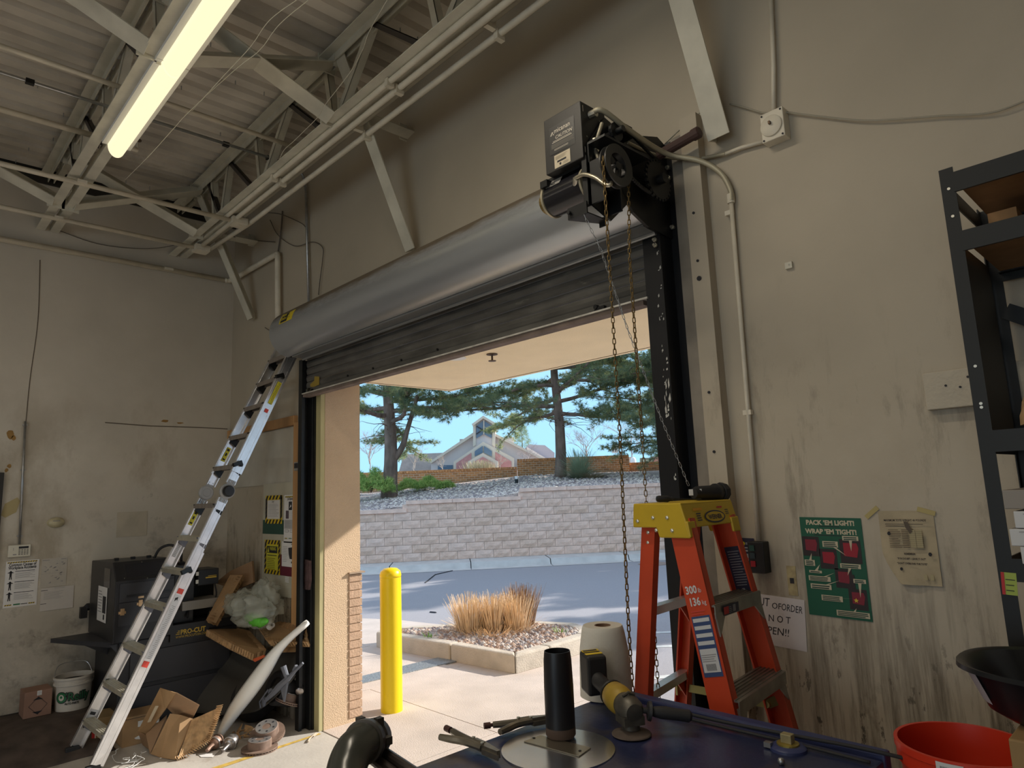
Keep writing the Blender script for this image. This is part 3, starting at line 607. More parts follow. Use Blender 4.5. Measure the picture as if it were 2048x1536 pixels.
# church
CD = 74.0
ch = thing('church', far(965, 945, CD), 'cream gabled church with a tall window tower beyond the brick wall', 'building')
M_cw = mat('church_wall', (.62, .55, .52), .9); M_cf = mat('church_fascia', (.60, .53, .43), .8); M_cb = mat('church_brick', (.52, .25, .23), .9, var=.15, vscale=3); M_cg = mat('church_glass', (.10, .17, .24), .15); M_cr = mat('church_roof', (.45, .38, .34), .9, var=.15, vscale=2); M_cr2 = mat('church_roof_grey', (.42, .38, .40), .9)
def cp(pts, dep, thick, name, mm, par=None):
    a = MB(); a.prism([far(780 + x / 5.851, 820 + y / 5.851, CD - dep) for x, y in pts], fr * thick); return a.build(name, mm, par or ch)
cp([(480, 860), (480, 612), (975, 300), (1225, 300), (1785, 585), (1785, 860)], 0, 14, 'wall', M_cw)
cp([(462, 606), (975, 262), (975, 300), (480, 625)], .6, 15, 'roof', M_cf); cp([(1225, 272), (1800, 566), (1800, 592), (1225, 305)], .6, 15, 'roof', M_cf)
tw = cp([(972, 760), (972, 185), (1092, 95), (1230, 178), (1230, 760)], 1.2, 4, 'tower', M_cw)
cp([(955, 165), (1090, 66), (1240, 155), (1240, 185), (1090, 98), (968, 188)], 1.7, 5, 'roof', M_cf, tw)
cp([(972, 430), (972, 180), (1004, 160), (1004, 410)], 1.35, .2, 'corner_trim', M_cf, tw); cp([(1196, 410), (1196, 160), (1230, 180), (1230, 430)], 1.35, .2, 'corner_trim', M_cf, tw)
def win(pts, dep, bars, par):
    f = cp(pts, dep, .12, 'window', M_cg, par)
    for (p, q) in bars:
        a = MB(); P = [far(780 + x / 5.851, 820 + y / 5.851, CD - dep - .06) for x, y in (p, q)]; a.bar(P[0], P[1], .10, .10, up=fr); a.build('mullion', M_cf if p[0] == q[0] else M_ink, par)
win([(1010, 332), (1010, 190), (1090, 125), (1090, 285)], 1.45, [((1010, 190), (1090, 235)), ((1010, 282), (1090, 228))], tw)
win([(1105, 285), (1105, 125), (1190, 188), (1190, 330)], 1.45, [((1105, 235), (1190, 190)), ((1105, 228), (1190, 280)), ((1098, 120), (1098, 285))], tw)
md = cp([(745, 760), (745, 605), (1092, 372), (1452, 562), (1452, 760)], 2.4, 3, 'middle_gable', M_cf)
cp([(775, 760), (775, 622), (952, 500), (952, 760)], 2.5, .2, 'brick_panel', M_cb, md); cp([(1232, 760), (1232, 490), (1420, 602), (1420, 760)], 2.5, .2, 'brick_panel', M_cb, md)
win([(992, 543), (992, 482), (1085, 420), (1085, 500)], 2.55, [], md); win([(1100, 500), (1100, 420), (1192, 482), (1192, 545)], 2.55, [], md)
sg = cp([(908, 770), (908, 605), (1085, 503), (1262, 600), (1262, 770)], 4.5, 3, 'porch_gable', M_cf)
cp([(945, 770), (945, 628), (1085, 548), (1225, 625), (1225, 770)], 4.6, .2, 'brick_panel', M_cb, sg)
cp([(90, 770), (160, 520), (620, 500), (560, 840)], -4, 8, 'left_wing_roof', M_cr); cp([(1560, 620), (1560, 470), (1620, 405), (1812, 412), (1925, 500), (1925, 620)], -5, 8, 'right_wing_roof', M_cr2)
cp([(1640, 640), (1600, 430), (1840, 572), (1925, 575), (1925, 640)], -3, 3, 'right_wing_wall', M_cw); cp([(815, 400), (815, 340), (870, 340), (870, 400)], -6, 2, 'roof_unit', M_cr); cp([(1340, 400), (1340, 318), (1448, 315), (1448, 400)], -6, 2, 'roof_unit', M_cw)
cp([(560, 740), (560, 645), (735, 645), (735, 740)], .1, .2, 'window', M_cg); cp([(1490, 640), (1490, 608), (1590, 604), (1590, 640)], .1, .2, 'window', M_cg)
# sign of the church, road sign, small white post
mdist = 40
t = thing('monument_sign', far(1295, 930, mdist), 'low green church sign reading PRESBYTERIAN between pink brick pillars', 'sign')
def fp(x0, y0, x1, y1, d, th, name, mm, par):
    a = MB(); a.prism([far(x0, y1, d), far(x1, y1, d), far(x1, y0, d), far(x0, y0, d)], fr * th); return a.build(name, mm, par)
fp(1281, 916, 1310, 945, mdist, .25, 'panel', mat('sign_green', (.20, .22, .16), .8), t); fp(1308, 914, 1321, 945, mdist - .1, .5, 'pillar', mat('pink_brick', (.60, .27, .22), .9, var=.2, vscale=8), t); fp(1256, 914, 1263, 945, mdist, .4, 'pillar', mat('pale_pillar', (.7, .55, .42), .9), t)
tm = MB(); o_ = far(1283.5, 923.5, mdist - .02); F_ = Fr(o_, hr, (0, 0, 1)); F_.text(tm, .02, 0, .14, 'PRESBYTERIAN', mat('sign_letters', (.62, .60, .42), .8), 0, thick=.004, sx=.78); F_.text(tm, .25, .15, .12, 'HILLS', MATS['sign_letters'], 0, thick=.003); F_.text(tm, .18, -.15, .12, 'CHURCH', MATS['sign_letters'], 0, thick=.003); tm.build('lettering', None, t)
a = MB(); b = far(1267, 930, 38); a.lathe([(.16, -.3), (.16, .25), (.14, .36), (.08, .43), (0, .45)], b, n=14); tag(a.build('marker_post', M_white, smooth=2), 'white round topped marker post standing just left of the church sign', 'post')
b = far(1231, 930, 36); t = thing('road_sign', b, 'white road sign with two black arrows on a thin pole above the brick wall', 'sign')
a = MB(); a.cyl(b + V((0, 0, -1)), far(1230, 893, 36), .02, n=6); a.build('pole', M_steel, t); fp(1224, 890, 1236, 906, 35.95, .02, 'panel', M_white, t)
a = MB(); F_ = Fr(far(1224, 906, 35.9), hr, (0, 0, 1)); F_.poly(a, [(.06, .12), (.1, .12), (.1, .38), (.04, .38), (.04, .3), (.06, .3)], M_ink, 0); F_.poly(a, [(.18, .05), (.22, .05), (.24, .3), (.28, .3), (.22, .4), (.15, .3), (.2, .28)], M_ink, 0); a.build('arrows', None, t)
# ================================================================ ROOF JOISTS, BRACES, LIGHTS, CONDUITS
random.seed(21)
ZT, ZBt = 4.635, 4.14; YA, YB2 = 0.97, 2.045
M_dkst = mat('dark_primed_steel', (.06, .05, .045), .6)
def joist(y, label):
    t = thing('roof_joist', (XL, y, ZBt), label, 'joist')
    for nm, z, sgn in (('top_chord', ZT, -1), ('bottom_chord', ZBt, 1)):
        a = MB()
        for s in (-1, 1):
            y0 = y + s * .018; a.bb(XL + .01, y0, z, XR, y0 + s * .066, z + .007 * sgn * -1); a.bb(XL + .01, y0, z, XR, y0 + s * .007, z - sgn * -.055)
        a.build(nm, M_paintw, t)
    k = 0; x = -5.563 - 1.147
    while x < XR - 1.2:
        e_ = -.497 if k == 0 else 0
        for (xa, za, xb, zb, mm) in ((x + (.65 if k == 0 else 0), ZT, x + (.99 if k == 0 else .55), ZBt + .03, M_dkst), (x + 1.147, ZT, x + (1.0 if k == 0 else .69), ZBt + .02, M_paintw), (x + (.75 if k == 0 else .56), ZT, x + (.85 if k == 0 else .67), ZBt + .02, M_paintw)):
            if xa > XL + .05 and xb > XL + .05:
                a = MB(); a.angle((xa, y, za), (xb, y, zb), .035 if mm is M_dkst else .05, .005, (0, 1, 0)); a.build('web_member', mm, t)
        x += 1.147; k += 1
    return t
joist(YA, 'white painted steel bar joist carrying the fluorescent lamps')
joist(YB2, 'white painted bar joist nearest the door wall with conduits strapped beneath')
joist(YA - 1.075, 'painted bar joist behind the lamp row, mostly above the frame')
LB = {}
def brace(name, a, b, label, wd=.10, sub=None):
    m_ = MB(); a = V(a); b = V(b); m_.bar(a, b, wd, .008, (1, 0, .2)); m_.bar(a, b, .008, wd, (1, 0, .2), off=(wd / 2, wd / 2)); [m_.box(q_, (.012, .12, .12)) for q_ in ((a,) if name == 'wall_brace' else (a, b))]; o = m_.build(name, M_paintw); tag(o, label, 'brace'); return o
for (x, nm) in ((-3.7, 'middle'), (-6.16, 'far left')):
    brace('cross_brace', (x, YA + .05, ZBt + .02), (x - .08, YB2 - .03, ZT - .03), 'flat white %s cross brace rising from the lamp joist to the next joist' % nm)
    brace('cross_brace', (x - .1, YA + .05, ZT - .03), (x, YB2 - .05, ZBt + .03), 'white %s cross brace dropping toward the conduit joist' % nm, .12)
    brace('cross_brace', (x - .1, YA - 1.02, ZT - .03), (x, YA - .05, ZBt + .03), 'white %s cross brace coming down to the lamp joist from behind' % nm, .12)
for (x, z, nm) in ((-3.66, 3.37, 'beside the drum of the rolling door'), (-1.375, 3.2, 'right of the door operator'), (-6.3, 3.46, 'in the far left corner')):
    brace('wall_brace', (x - (.0 if x > -2 else .02), YB2 + .03, ZT - .03), (x + .03, W - .03, z), 'long white steel brace down to the door wall ' + nm, .095)
    if x < -2: brace('wall_strut', (x, YB2 + .05, 4.25), (x - .04, W, 4.28), 'short horizontal painted strut from joist to door wall ' + ('over the drum' if x > -5 else 'near the corner'), .09)
M_lens = mat('lamp_diffuser', (.1, .09, .07), .4, emit=(1.0, .87, .56), estr=.86)
def lamp(x0, x1, y, label, z=4.075):
    t = thing('ceiling_light', ((x0 + x1) / 2, y, z + .06), label, 'light', 'fluorescent lamps along the joist'); a = MB()
    a.bb(x0, y - .085, z + .035, x1, y + .085, z + .06); a.build('housing', M_white, t)
    a = MB(); n = 12; vs = []
    for x in (x0 + .005, x1 - .005):
        for k in range(n + 1): an = math.pi * k / n; vs.append((x, y - math.cos(an) * .053, z + .036 - math.sin(an) * .08))
    a.add(vs, [(k, k + 1, n + 1 + k + 1, n + 1 + k) for k in range(n)] + [tuple(range(n + 1))[::-1], tuple(range(n + 1, 2 * n + 2))]); a.build('diffuser', M_lens, t, smooth=2)
lamp(-4.83, -3.67, 1.035, 'lit half round fluorescent lamp whose end shows below the joist'); lamp(-3.665, -2.5, 1.035, 'lit half round fluorescent lamp cut off by the top of the frame')
lamp(-2.495, -1.33, 1.035, 'lit fluorescent lamp just above the top of the frame')
def conduit(pts, r, label, mm=None, cat='conduit', name='conduit', straps=(), group=None, smooth=True):
    t = MB(); t.tube(pts, r, 10); o = t.build(name, mm or M_pipe, None, smooth=smooth); tag(o, label, cat, group)
    for s in straps: s_ = MB(); s = V(s); s_.box(s, (r * 3.2, r * 3.2, .02)); s_.build('strap', mm or M_pipe, o)
    return o
conduit([(-4.33, -2, 4.27), (-4.36, 2.15, 4.27)], .016, 'cream conduit crossing above the lamp toward the conduit bundle', straps=[(-4.35, .97, 4.29)])
o = conduit([(-4.75, -2, 4.33), (-4.73, 2.3, 4.33)], .011, 'thin dark galvanised conduit with black couplings crossing the ceiling', M_steel)
for y in (.53, 1.0, 1.72, 2.05): a = MB(); a.box((-4.74, y, 4.33), (.03, .045, .03)); a.build('coupling', M_black, o)
conduit([(-5.12, -2, 4.27), (-5.08, 1.03, 4.27)], .02, 'painted pipe ending at the lamp joist'); 
o = conduit([(-5.505, -2, 4.085), (-5.51, 2.06, 4.085)], .019, 'cream conduit running to the nearer of two junction boxes', straps=[(-5.5, .97, 4.09)])
o = conduit([(-6.336, -2, 4.085), (-6.336, 2.04, 4.085)], .019, 'cream conduit running to the junction box nearest the corner', straps=[(-6.336, .97, 4.09)])
a = MB(); a.box((-5.51, 2.12, 4.08), (.12, .13, .06)); a.cyl((-5.51, 2.12, 4.05), (-5.51, 2.12, 4.045), .03); tag(a.build('junction_box', M_pipe, bevel=.004), 'painted junction box under the joist nearer the drum', 'box')
a = MB(); a.box((-6.336, 2.10, 4.08), (.12, .13, .06)); tag(a.build('junction_box', M_pipe, bevel=.004), 'painted junction box under the joist nearest the corner', 'box')
for i, (y, z, r, xe, ml, lb) in enumerate(((2.03, 4.115, .017, -5.6, M_pipe, 'uppermost cream conduit of the bundle along the door wall joist'), (2.095, 4.10, .019, -6.3, M_pipe, 'second cream conduit of the bundle along the door wall joist'), (2.15, 4.135, .022, -6.5, mat('conduit_grey', (.36, .33, .26), .6), 'greyer strut in the middle of the conduit bundle'), (2.215, 4.09, .019, -6.35, M_pipe, 'lowest cream conduit of the bundle, nearest the door wall'))):  # greyer colour for the strut, reused on the thin wall wires
    o = conduit([(XR, y, z), (-5.5, y, z)] + ([(xe, y - .04 * (i == 3), z)] if xe < -5.5 else []), r, lb, ml)
    for x in ((-3.05, -4.6) if i in (0, 1) else (-3.6, -2.3)): s_ = MB(); s_.box((x, y, z - r * .6), (.03, r * 2.8, r * 2.8)); s_.build('strap', M_pipe, o)
conduit([(XL + .05, YB, 3.97), (XL + .05, W - .11, 3.97)], .024, 'long painted pipe running along the left wall below the roof', straps=[(XL + .05, 1.95, 3.97)], name='pipe', cat='pipe')
conduit(curve([(XL + .05, W - .11, 3.97), (XL + .1, W - .06, 3.97), (-6.3, W - .05, 3.965), (-5.75, W - .05, 3.95), (-5.69, W - .05, 3.93), (-5.68, W - .05, 3.86)], 5) + [V((-5.65, W - .05, 3.2))], .026, 'painted pipe turning at the corner and dropping behind the ladder top', name='pipe', cat='pipe')
conduit(curve([(-5.2, W - .24, 4.62), (-5.2, W - .08, 4.56), (-5.19, W - .03, 4.42), (-5.17, W - .03, 4.2)], 5) + [V((-5.10, W - .03, 3.2))], .012, 'grey galvanised conduit dropping behind the left end of the drum', M_steel)
M_wire = mat('old_wire', (.14, .12, .10), .8); M_wirew = mat('white_wire', (.62, .58, .48), .6)
def wire(pts, r, label, mm=M_wire, n=6): a = MB(); a.tube(curve(pts, n), r, 5); return tag(a.build('wire', mm, smooth=True), label, 'wire')
U = lambda px, py, y=W - .02: at(px, py, 1, y)
wire([U(525, 425), U(560, 428), U(600, 445), U(612, 455)], .004, 'loose wire on the door wall left of the thin conduit'); wire([U(540, 440), U(556, 470), U(590, 492), U(625, 484), U(645, 495), U(645, 520), U(640, 560), U(637, 590)], .004, 'drooping thin wire looping over the wall conduit above the drum')
wire([U(565, 422), U(562, 460), U(556, 505)], .007, 'short dark rod on the wall above the pipe elbow'); wire([U(460, 472, 2.3), U(500, 480), U(550, 484)], .005, 'bent wire sticking out below the junction boxes')
wire([Lp(110, 460) + V((.02, 0, 0)), Lp(200, 490) + V((.02, 0, 0)), Lp(300, 500) + V((.05, 0, 0)), Lp(365, 500) + V((.3, 0, 0))], .004, 'thin wire drooping across the top of the left wall'); wire([U(530, 655), U(538, 660), U(560, 670)], .004, 'tiny wire between the brace foot and the drum')
Zc = lambda px, py, z: at(px, py, 2, z)
wire([Zc(630, -10, 4.0), Zc(560, 48, 4.0), Zc(520, 100, 4.0), Zc(470, 140, 4.0), Zc(380, 222, 4.02), Zc(345, 260, 4.05), Zc(300, 310, 4.05), Zc(250, 360, 4.08)], .002, 'pale cord strung diagonally under the deck, farther left of two', M_wirew)
wire([Zc(608, -10, 4.0), Zc(540, 40, 4.0), Zc(500, 95, 4.0), Zc(440, 160, 4.0), Zc(384, 222, 4.02)], .002, 'pale cord strung diagonally under the deck, beside its twin', M_wirew)
wire([Zc(780, -10, 4.1), Zc(740, 60, 4.1), Zc(725, 100, 4.1), Zc(700, 145, 4.1), Zc(650, 210, 4.1), Zc(635, 235, 4.1), Zc(590, 280, 4.1), Zc(565, 305, 4.1), Zc(552, 345, 4.1)], .002, 'pale cord hanging near the conduit joist', M_wirew)
t = thing('sprinkler_head', (-5.17, 1.24, 4.3), 'brass sprinkler head on a stub pipe beside the end of the lamp', 'sprinkler'); a = MB(); a.cyl((-5.08, 1.03, 4.27), (-5.17, 1.24, 4.3), .018); a.cyl((-5.17, 1.24, 4.3), (-5.17, 1.24, 4.36), .012); a.build('stub_pipe', M_pipe, t); a = MB(); a.lathe([(.028, 0), (.03, .004), (.0, .008)], (-5.17, 1.24, 4.375), n=12); a.tube([(-5.17, 1.22, 4.35), (-5.17, 1.215, 4.37), (-5.17, 1.23, 4.38)], .004, 5); a.build('deflector', MATS['bronze'], t)
# dark strip under the deck at left wall, painting the gap's shade
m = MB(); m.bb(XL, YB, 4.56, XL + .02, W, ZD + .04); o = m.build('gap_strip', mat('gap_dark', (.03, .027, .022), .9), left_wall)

# ================================================================ ROLLING DOOR
YC, ZC, RH = 2.414, 3.043, .186; XD0, XD1 = -5.09, -1.60
rd = thing('rolling_door', (-3.4, W, 2.55), 'dark ribbed rolling steel door rolled up under a grey drum hood', 'door')
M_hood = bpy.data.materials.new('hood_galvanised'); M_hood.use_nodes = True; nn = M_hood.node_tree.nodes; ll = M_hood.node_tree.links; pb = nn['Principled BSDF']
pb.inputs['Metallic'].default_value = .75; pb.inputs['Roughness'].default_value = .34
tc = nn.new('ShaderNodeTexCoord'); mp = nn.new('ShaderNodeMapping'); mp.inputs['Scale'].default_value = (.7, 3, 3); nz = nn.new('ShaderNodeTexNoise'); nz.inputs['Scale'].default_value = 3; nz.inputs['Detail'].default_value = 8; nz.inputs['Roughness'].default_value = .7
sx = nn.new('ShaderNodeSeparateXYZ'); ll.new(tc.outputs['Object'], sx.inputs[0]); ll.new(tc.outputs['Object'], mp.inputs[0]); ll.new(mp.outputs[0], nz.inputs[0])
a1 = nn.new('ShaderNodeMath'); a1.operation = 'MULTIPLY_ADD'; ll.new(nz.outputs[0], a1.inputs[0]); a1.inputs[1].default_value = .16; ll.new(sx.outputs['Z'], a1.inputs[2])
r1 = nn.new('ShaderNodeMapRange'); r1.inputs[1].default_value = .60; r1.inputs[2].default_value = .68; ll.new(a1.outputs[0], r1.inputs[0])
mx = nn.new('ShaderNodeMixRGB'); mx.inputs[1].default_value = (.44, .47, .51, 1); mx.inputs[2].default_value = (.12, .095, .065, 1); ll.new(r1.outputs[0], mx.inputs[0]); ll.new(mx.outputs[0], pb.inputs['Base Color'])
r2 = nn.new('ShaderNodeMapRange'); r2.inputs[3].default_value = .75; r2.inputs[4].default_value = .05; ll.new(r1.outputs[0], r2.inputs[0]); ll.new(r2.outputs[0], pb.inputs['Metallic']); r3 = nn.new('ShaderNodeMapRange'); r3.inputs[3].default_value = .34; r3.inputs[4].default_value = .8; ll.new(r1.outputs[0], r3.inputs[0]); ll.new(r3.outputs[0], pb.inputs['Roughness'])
a = MB(); n = 40; vs = []
angs = [R(75) + (R(262) - R(75)) * k / n for k in range(n + 1)]   # from top back over the front to the bottom
for rr in (RH, RH - .004):
    for x in (XD0, XD1):
        for an in angs: vs.append((x, YC + rr * math.cos(an), ZC + rr * math.sin(an)))
K = n + 1
a.add(vs, [(k + 1, k, K + k, K + k + 1) for k in range(n)] + [(2 * K + k, 2 * K + k + 1, 3 * K + k + 1, 3 * K + k) for k in range(n)] + [(k, k + 1, 2 * K + k + 1, 2 * K + k) for k in range(n)])
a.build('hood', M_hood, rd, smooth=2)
M_lip = mat('hood_lip', (.30, .31, .32), .4, .7)
a = MB(); ye = YC + RH * math.cos(R(262)); ze = ZC + RH * math.sin(R(262)); a.bb(XD0 + .08, ye - .005, ze - .012, XD1 - .01, ye + .09, ze - .002); a.cyl((XD0 + .08, ye + .09, ze - .018), (XD1 - .01, ye + .09, ze - .018), .012, n=10); a.build('hood_lip', M_lip, rd)
a = MB(); a.lathe([(0, 0), (RH - .004, 0), (RH - .004, .01), (0, .01)], (XD0 - .004, YC, ZC), (1, 0, 0), 36); a.bb(XD0 - .004, YC, ZC - .17, XD0 + .006, W, ZC + .17); a.build('end_plate', M_black, rd)
a = MB(); a.cyl((XD0 + .01, YC, ZC), (XD1 - .01, YC, ZC), .13, n=24); a.build('rolled_curtain', M_black, rd)
M_slat = mat('slat_steel', (.115, .110, .100), .5, .25, var=.45, vscale=7, stretch=(.5, 1, 2), col2=(.21, .20, .17), v2scale=9, thr=.62)
SH = .0585
for i in range(6):
    z = 2.605 + i * SH; a = MB(); pr = [(0, .004), (.010, 0), (.030, -.004), (.048, 0), (.0545, .004), (.0545, .014), (0, .014)]
    a.prism([(-5.055, 2.535 + q, z + p) for p, q in pr], (3.375, 0, 0)); a.build('slat', M_slat, rd)
a = MB(); a.bb(-5.05, 2.525, 2.565, -1.69, 2.555, 2.604); a.build('bottom_bar', M_slat, rd)
a = MB(); a.bb(-5.05, 2.49, 2.558, -1.69, 2.53, 2.566); a.build('bottom_angle', mat('bar_worn', (.70, .68, .62), .4, .4, var=.3, vscale=12), rd)
a = MB(); a.bb(-5.05, 2.50, 2.536, -1.72, 2.56, 2.557); a.build('weather_seal', mat('seal_rubber', (.16, .12, .10), .8, var=.3, vscale=9), rd)
fS = Fr((-4.93, 2.53, 2.605), (1, 0, 0), (0, 0, 1)); a = MB(); fS.poly(a, [(0, 0), (.10, .005), (.10, .07), (.02, .085), (.015, .05), (-.05, .03), (-.05, .01)], mat('yellow_overspray', (.32, .22, .03), .6), .002); a.build('paint_patch', None, rd)
for x in (-4.97, -2.0): a = MB(); a.cyl((x, 2.52, 2.59), (x, 2.50, 2.59), .012, n=8); a.box((x + .02, 2.515, 2.578), (.06, .02, .02)); a.build('lock_bolt', M_black, rd)
for x in (-4.4, -4.05, -3.7, -3.3): a = MB(); a.cyl((x, 2.535, 2.618), (x, 2.527, 2.618), .008, n=8); a.build('rivet', M_black, rd)
M_guide = mat('guide_black', (.014, .015, .018), .38, .3, col2=(.42, .42, .38), v2scale=6, thr=.70)
a = MB(); a.bb(-5.125, 2.50, 0, -5.10, W, 2.85); a.bb(-5.10, 2.50, 0, -5.065, 2.525, 2.85); a.bb(-5.10, 2.57, 0, -5.03, W, 2.85); a.bb(-5.165, W - .012, 0, -5.125, W, 2.85); a.bb(-5.03, 2.585, 0, -5.02, W + .05, 2.85); a.build('left_guide', M_black, rd)
a = MB(); a.bb(-1.70, 2.50, 0, -1.64, 2.525, 2.88); a.bb(-1.70, 2.57, 0, -1.66, W, 2.86); a.bb(-1.64, 2.49, 0, -1.60, W, 3.30); a.bb(-1.60, W - .02, 0, -1.555, W, 3.30); a.build('right_guide', M_guide, rd)
M_bolt = mat('zinc_bolt', (.6, .58, .50), .35, .9)
for (x, y, z) in ((-1.58, 2.575, 3.12), (-1.58, 2.575, 3.17), (-1.58, 2.575, 2.88), (-1.62, 2.485, 2.81), (-1.62, 2.485, 2.785)):
    a = MB(); a.cyl((x, y + .012, z), (x, y - .02, z), .006, n=8); a.cyl((x, y + .0, z), (x, y - .009, z), .011, n=6); a.build('bolt', M_bolt, rd)
a = MB(); fG = Fr((-1.64, 2.489, 0), (1, 0, 0), (0, 0, 1)); random.seed(4)
M_sc = mat('scraped_paint', (.60, .60, .56), .7)
for (z0, z1, k) in ((2.42, 2.62, 9), (1.98, 2.14, 16), (2.14, 2.32, 12), (1.70, 1.76, 3), (2.66, 2.80, 4)):
    for _ in range(k): u = random.uniform(.002, .03); z = random.uniform(z0, z1); w_ = random.uniform(.002, .008); h_ = random.uniform(.004, .05 if z0 == 1.98 else .02); fG.poly(a, [(u, z), (u + w_, z + h_ * .3), (u + w_ * .7, z + h_), (u - w_ * .2, z + h_ * .6)], M_sc, .001)
a.build('scratches', None, rd)
# right bracket plate, shaft and sprocket
a = MB(); a.prism([(-1.605, y, z) for y, z in ((2.60, 2.83), (2.60, 3.28), (2.52, 3.31), (2.36, 3.26), (2.25, 3.20), (2.205, 3.08), (2.22, 2.96), (2.29, 2.88), (2.40, 2.84))], (.014, 0, 0)); a.build('bracket_plate', M_black, rd)
a = MB(); a.cyl((-1.6, YC, ZC), (-1.50, YC, ZC), .022, n=12); a.lathe([(.03, 0), (.085, 0), (.085, .012), (.03, .012)], (-1.545, YC, ZC), (1, 0, 0), 24)
for k in range(24): an = k * math.pi / 12; a.box((-1.539, YC + .09 * math.cos(an), ZC + .09 * math.sin(an)), (.010, .012, .012), Matrix.Rotation(an, 3, 'X'))
a.build('shaft_sprocket', M_black, rd)
e = at(1386, 271, 1, 2.47); a = MB(); a.cyl((-1.56, 2.47, 3.19), e, .022, n=12); a.lathe([(.026, 0), (.026, .03), (.02, .035)], e, (e - V((-1.56, 2.47, 3.19))), 12); a.build('pivot_rod', mat('rusty_rod', (.06, .03, .025), .7), rd)
# maker's label on the hood
a = MB(); aa = R(170); lab = []; xs0, xs1 = -5.10, -4.86
def hoodpt(x, an): return V((x, YC + (RH + .0015) * math.cos(an), ZC + (RH + .0015) * math.sin(an)))
def hoodpatch(mb, x0, x1, a0, a1, mm, lift=0):
    vs = []; 
    for k in range(7):
        an = a0 + (a1 - a0) * k / 6
        for x in (x0, x1): vs.append(V((x, YC + (RH + .0012 + lift) * math.cos(an), ZC + (RH + .0012 + lift) * math.sin(an))))
    mb.add(vs, [(2 * k, 2 * k + 2, 2 * k + 3, 2 * k + 1) for k in range(6)], mm)
M_ly = mat('label_yellow', (.70, .55, .02), .5)
hoodpatch(a, -4.92, -4.70, R(143), R(171), M_ly); hoodpatch(a, -4.90, -4.79, R(144), R(169), M_ink, .0006)
mid = R(157); c = hoodpt(-4.895, mid); tv = V((0, math.sin(mid), -math.cos(mid))); FH = Fr(c + V((0, math.cos(mid), math.sin(mid))) * .003, (1, 0, 0), V((0, math.sin(mid), -math.cos(mid))))
FH.text(a, 0.005, .008, .034, 'Wayne', M_ly, .003, sx=.85, thick=.0008); FH.text(a, .02, -.028, .038, 'Dalton', M_ly, .003, sx=.8, thick=.0008)
for k in range(3): FH.text(a, .12, .022 - k * .024, .016, ('ROLLING', 'STEEL', 'DOORS')[k], M_ink, .003, sx=.8)
a.build('maker_label', None, rd)

# ================================================================ DOOR OPERATOR
op = thing('door_operator', (-1.6, 2.1, 2.85), 'black motorised door opener with control box and hand chain wheel above the right guide', 'motor')
X0, X1, Y0, Y1, Z0_, Z1 = -1.812, -1.606, 1.99, 2.15, 3.04, 3.288
a = MB(); a.bb(X0, Y0, Z0_, X1, Y1, Z1); cb = a.build('control_box', mat('box_black', (.022, .021, .020), .45), op, bevel=.003)
fO = Fr((X0, Y0 - .0005, Z0_), (1, 0, 0), (0, 0, 1)); a = MB(); M_wt = mat('print_white', (.62, .58, .50), .6)
fO.rect(a, .03, .075, .17, .20, mat('decal_grey', (.035, .035, .035), .35), .0008)
fO.text(a, .058, .165, .030, 'micanan', M_wt, .002, thick=.0003, sx=.92); fO.text(a, .062, .138, .021, 'CAUTION', M_wt, .002, thick=.0003, shear=.25)
fO.poly(a, [(.036, .160), (.044, .172), (.047, .167), (.043, .160)], M_wt, .002); fO.poly(a, [(.050, .160), (.0545, .167), (.058, .160)], M_wt, .002); fO.poly(a, [(.044, .175), (.054, .175), (.049, .165)], M_wt, .002)
fO.rect(a, .05, .130, .150, .132, M_wt, .002); fO.rect(a, .045, .124, .155, .127, M_wt, .002); fO.lines(a, .04, .165, .100, .121, 6, mat('print_dim', (.28, .26, .23), .6), .35, .002, .05); fO.lines(a, .055, .14, .088, .097, 2, M_wt, .35, .002, .1)
fO.rect(a, .052, .008, .140, .066, mat('label_cream', (.60, .52, .38), .6), .0012); fO.rect(a, .068, .030, .118, .038, M_ink, .002); fO.lines(a, .058, .13, .045, .062, 4, mat('print_brown', (.30, .25, .18), .6), .3, .002, .3); fO.lines(a, .10, .135, .014, .026, 3, MATS['print_brown'], .3, .002, .3); fO.poly(a, [(.085 + .006 * math.cos(k), .02 + .006 * math.sin(k)) for k in range(6)], M_ink, .002)
a.build('decal', None, cb)
fR = Fr((X1 + .0005, Y0, Z0_), (0, 1, 0), (0, 0, 1)); a = MB(); fR.rect(a, .012, .205, .016, .232, M_wt, .001); fR.rect(a, .012, .025, .016, .05, M_wt, .001)
for (u, v, r_) in ((.04, .06, .006), (.03, .1, .004), (.1, .14, .01), (.12, .2, .003), (.135, .195, .003), (.09, .05, .008)): fR.poly(a, [(u + r_ * math.cos(k * .785), v + r_ * math.sin(k * .785)) for k in range(8)], M_bolt if r_ < .005 else M_black, .0015)
a.build('side_slots', None, cb)
# motor
mc = V((-1.75, 2.075, 2.962)); a = MB(); a.lathe([(.02, -.11), (.066, -.105), (.07, -.10), (.07, .10), (.066, .105), (.02, .11)], mc, (1, 0, 0), 32); mt_ = a.build('motor_body', mat('motor_black', (.012, .012, .016), .22, .1), op, smooth=2)
M_bell = mat('endbell', (.42, .38, .28), .45, .5)
for sx_, l in ((.103, 'endbell'), (-.112, 'endbell')):
    a = MB(); a.lathe([(.0, -.002), (.074, -.002), (.074, .008), (.05, .014), (0, .014)], mc + V((sx_, 0, 0)), (1, 0, 0), 32)
    for k in range(10): an = k * .628; a.box(mc + V((sx_ + .012, .055 * math.cos(an), .055 * math.sin(an))), (.008, .004, .016), Matrix.Rotation(an, 3, 'X'))
    a.build(l, M_bell, mt_, smooth=2)
a = MB(); a.cyl(mc + V((-.112, 0, .0)), mc + V((-.15, 0, 0)), .045, n=20); a.build('brake_cap', mat('brass_dark', (.20, .14, .05), .4, .6), mt_)
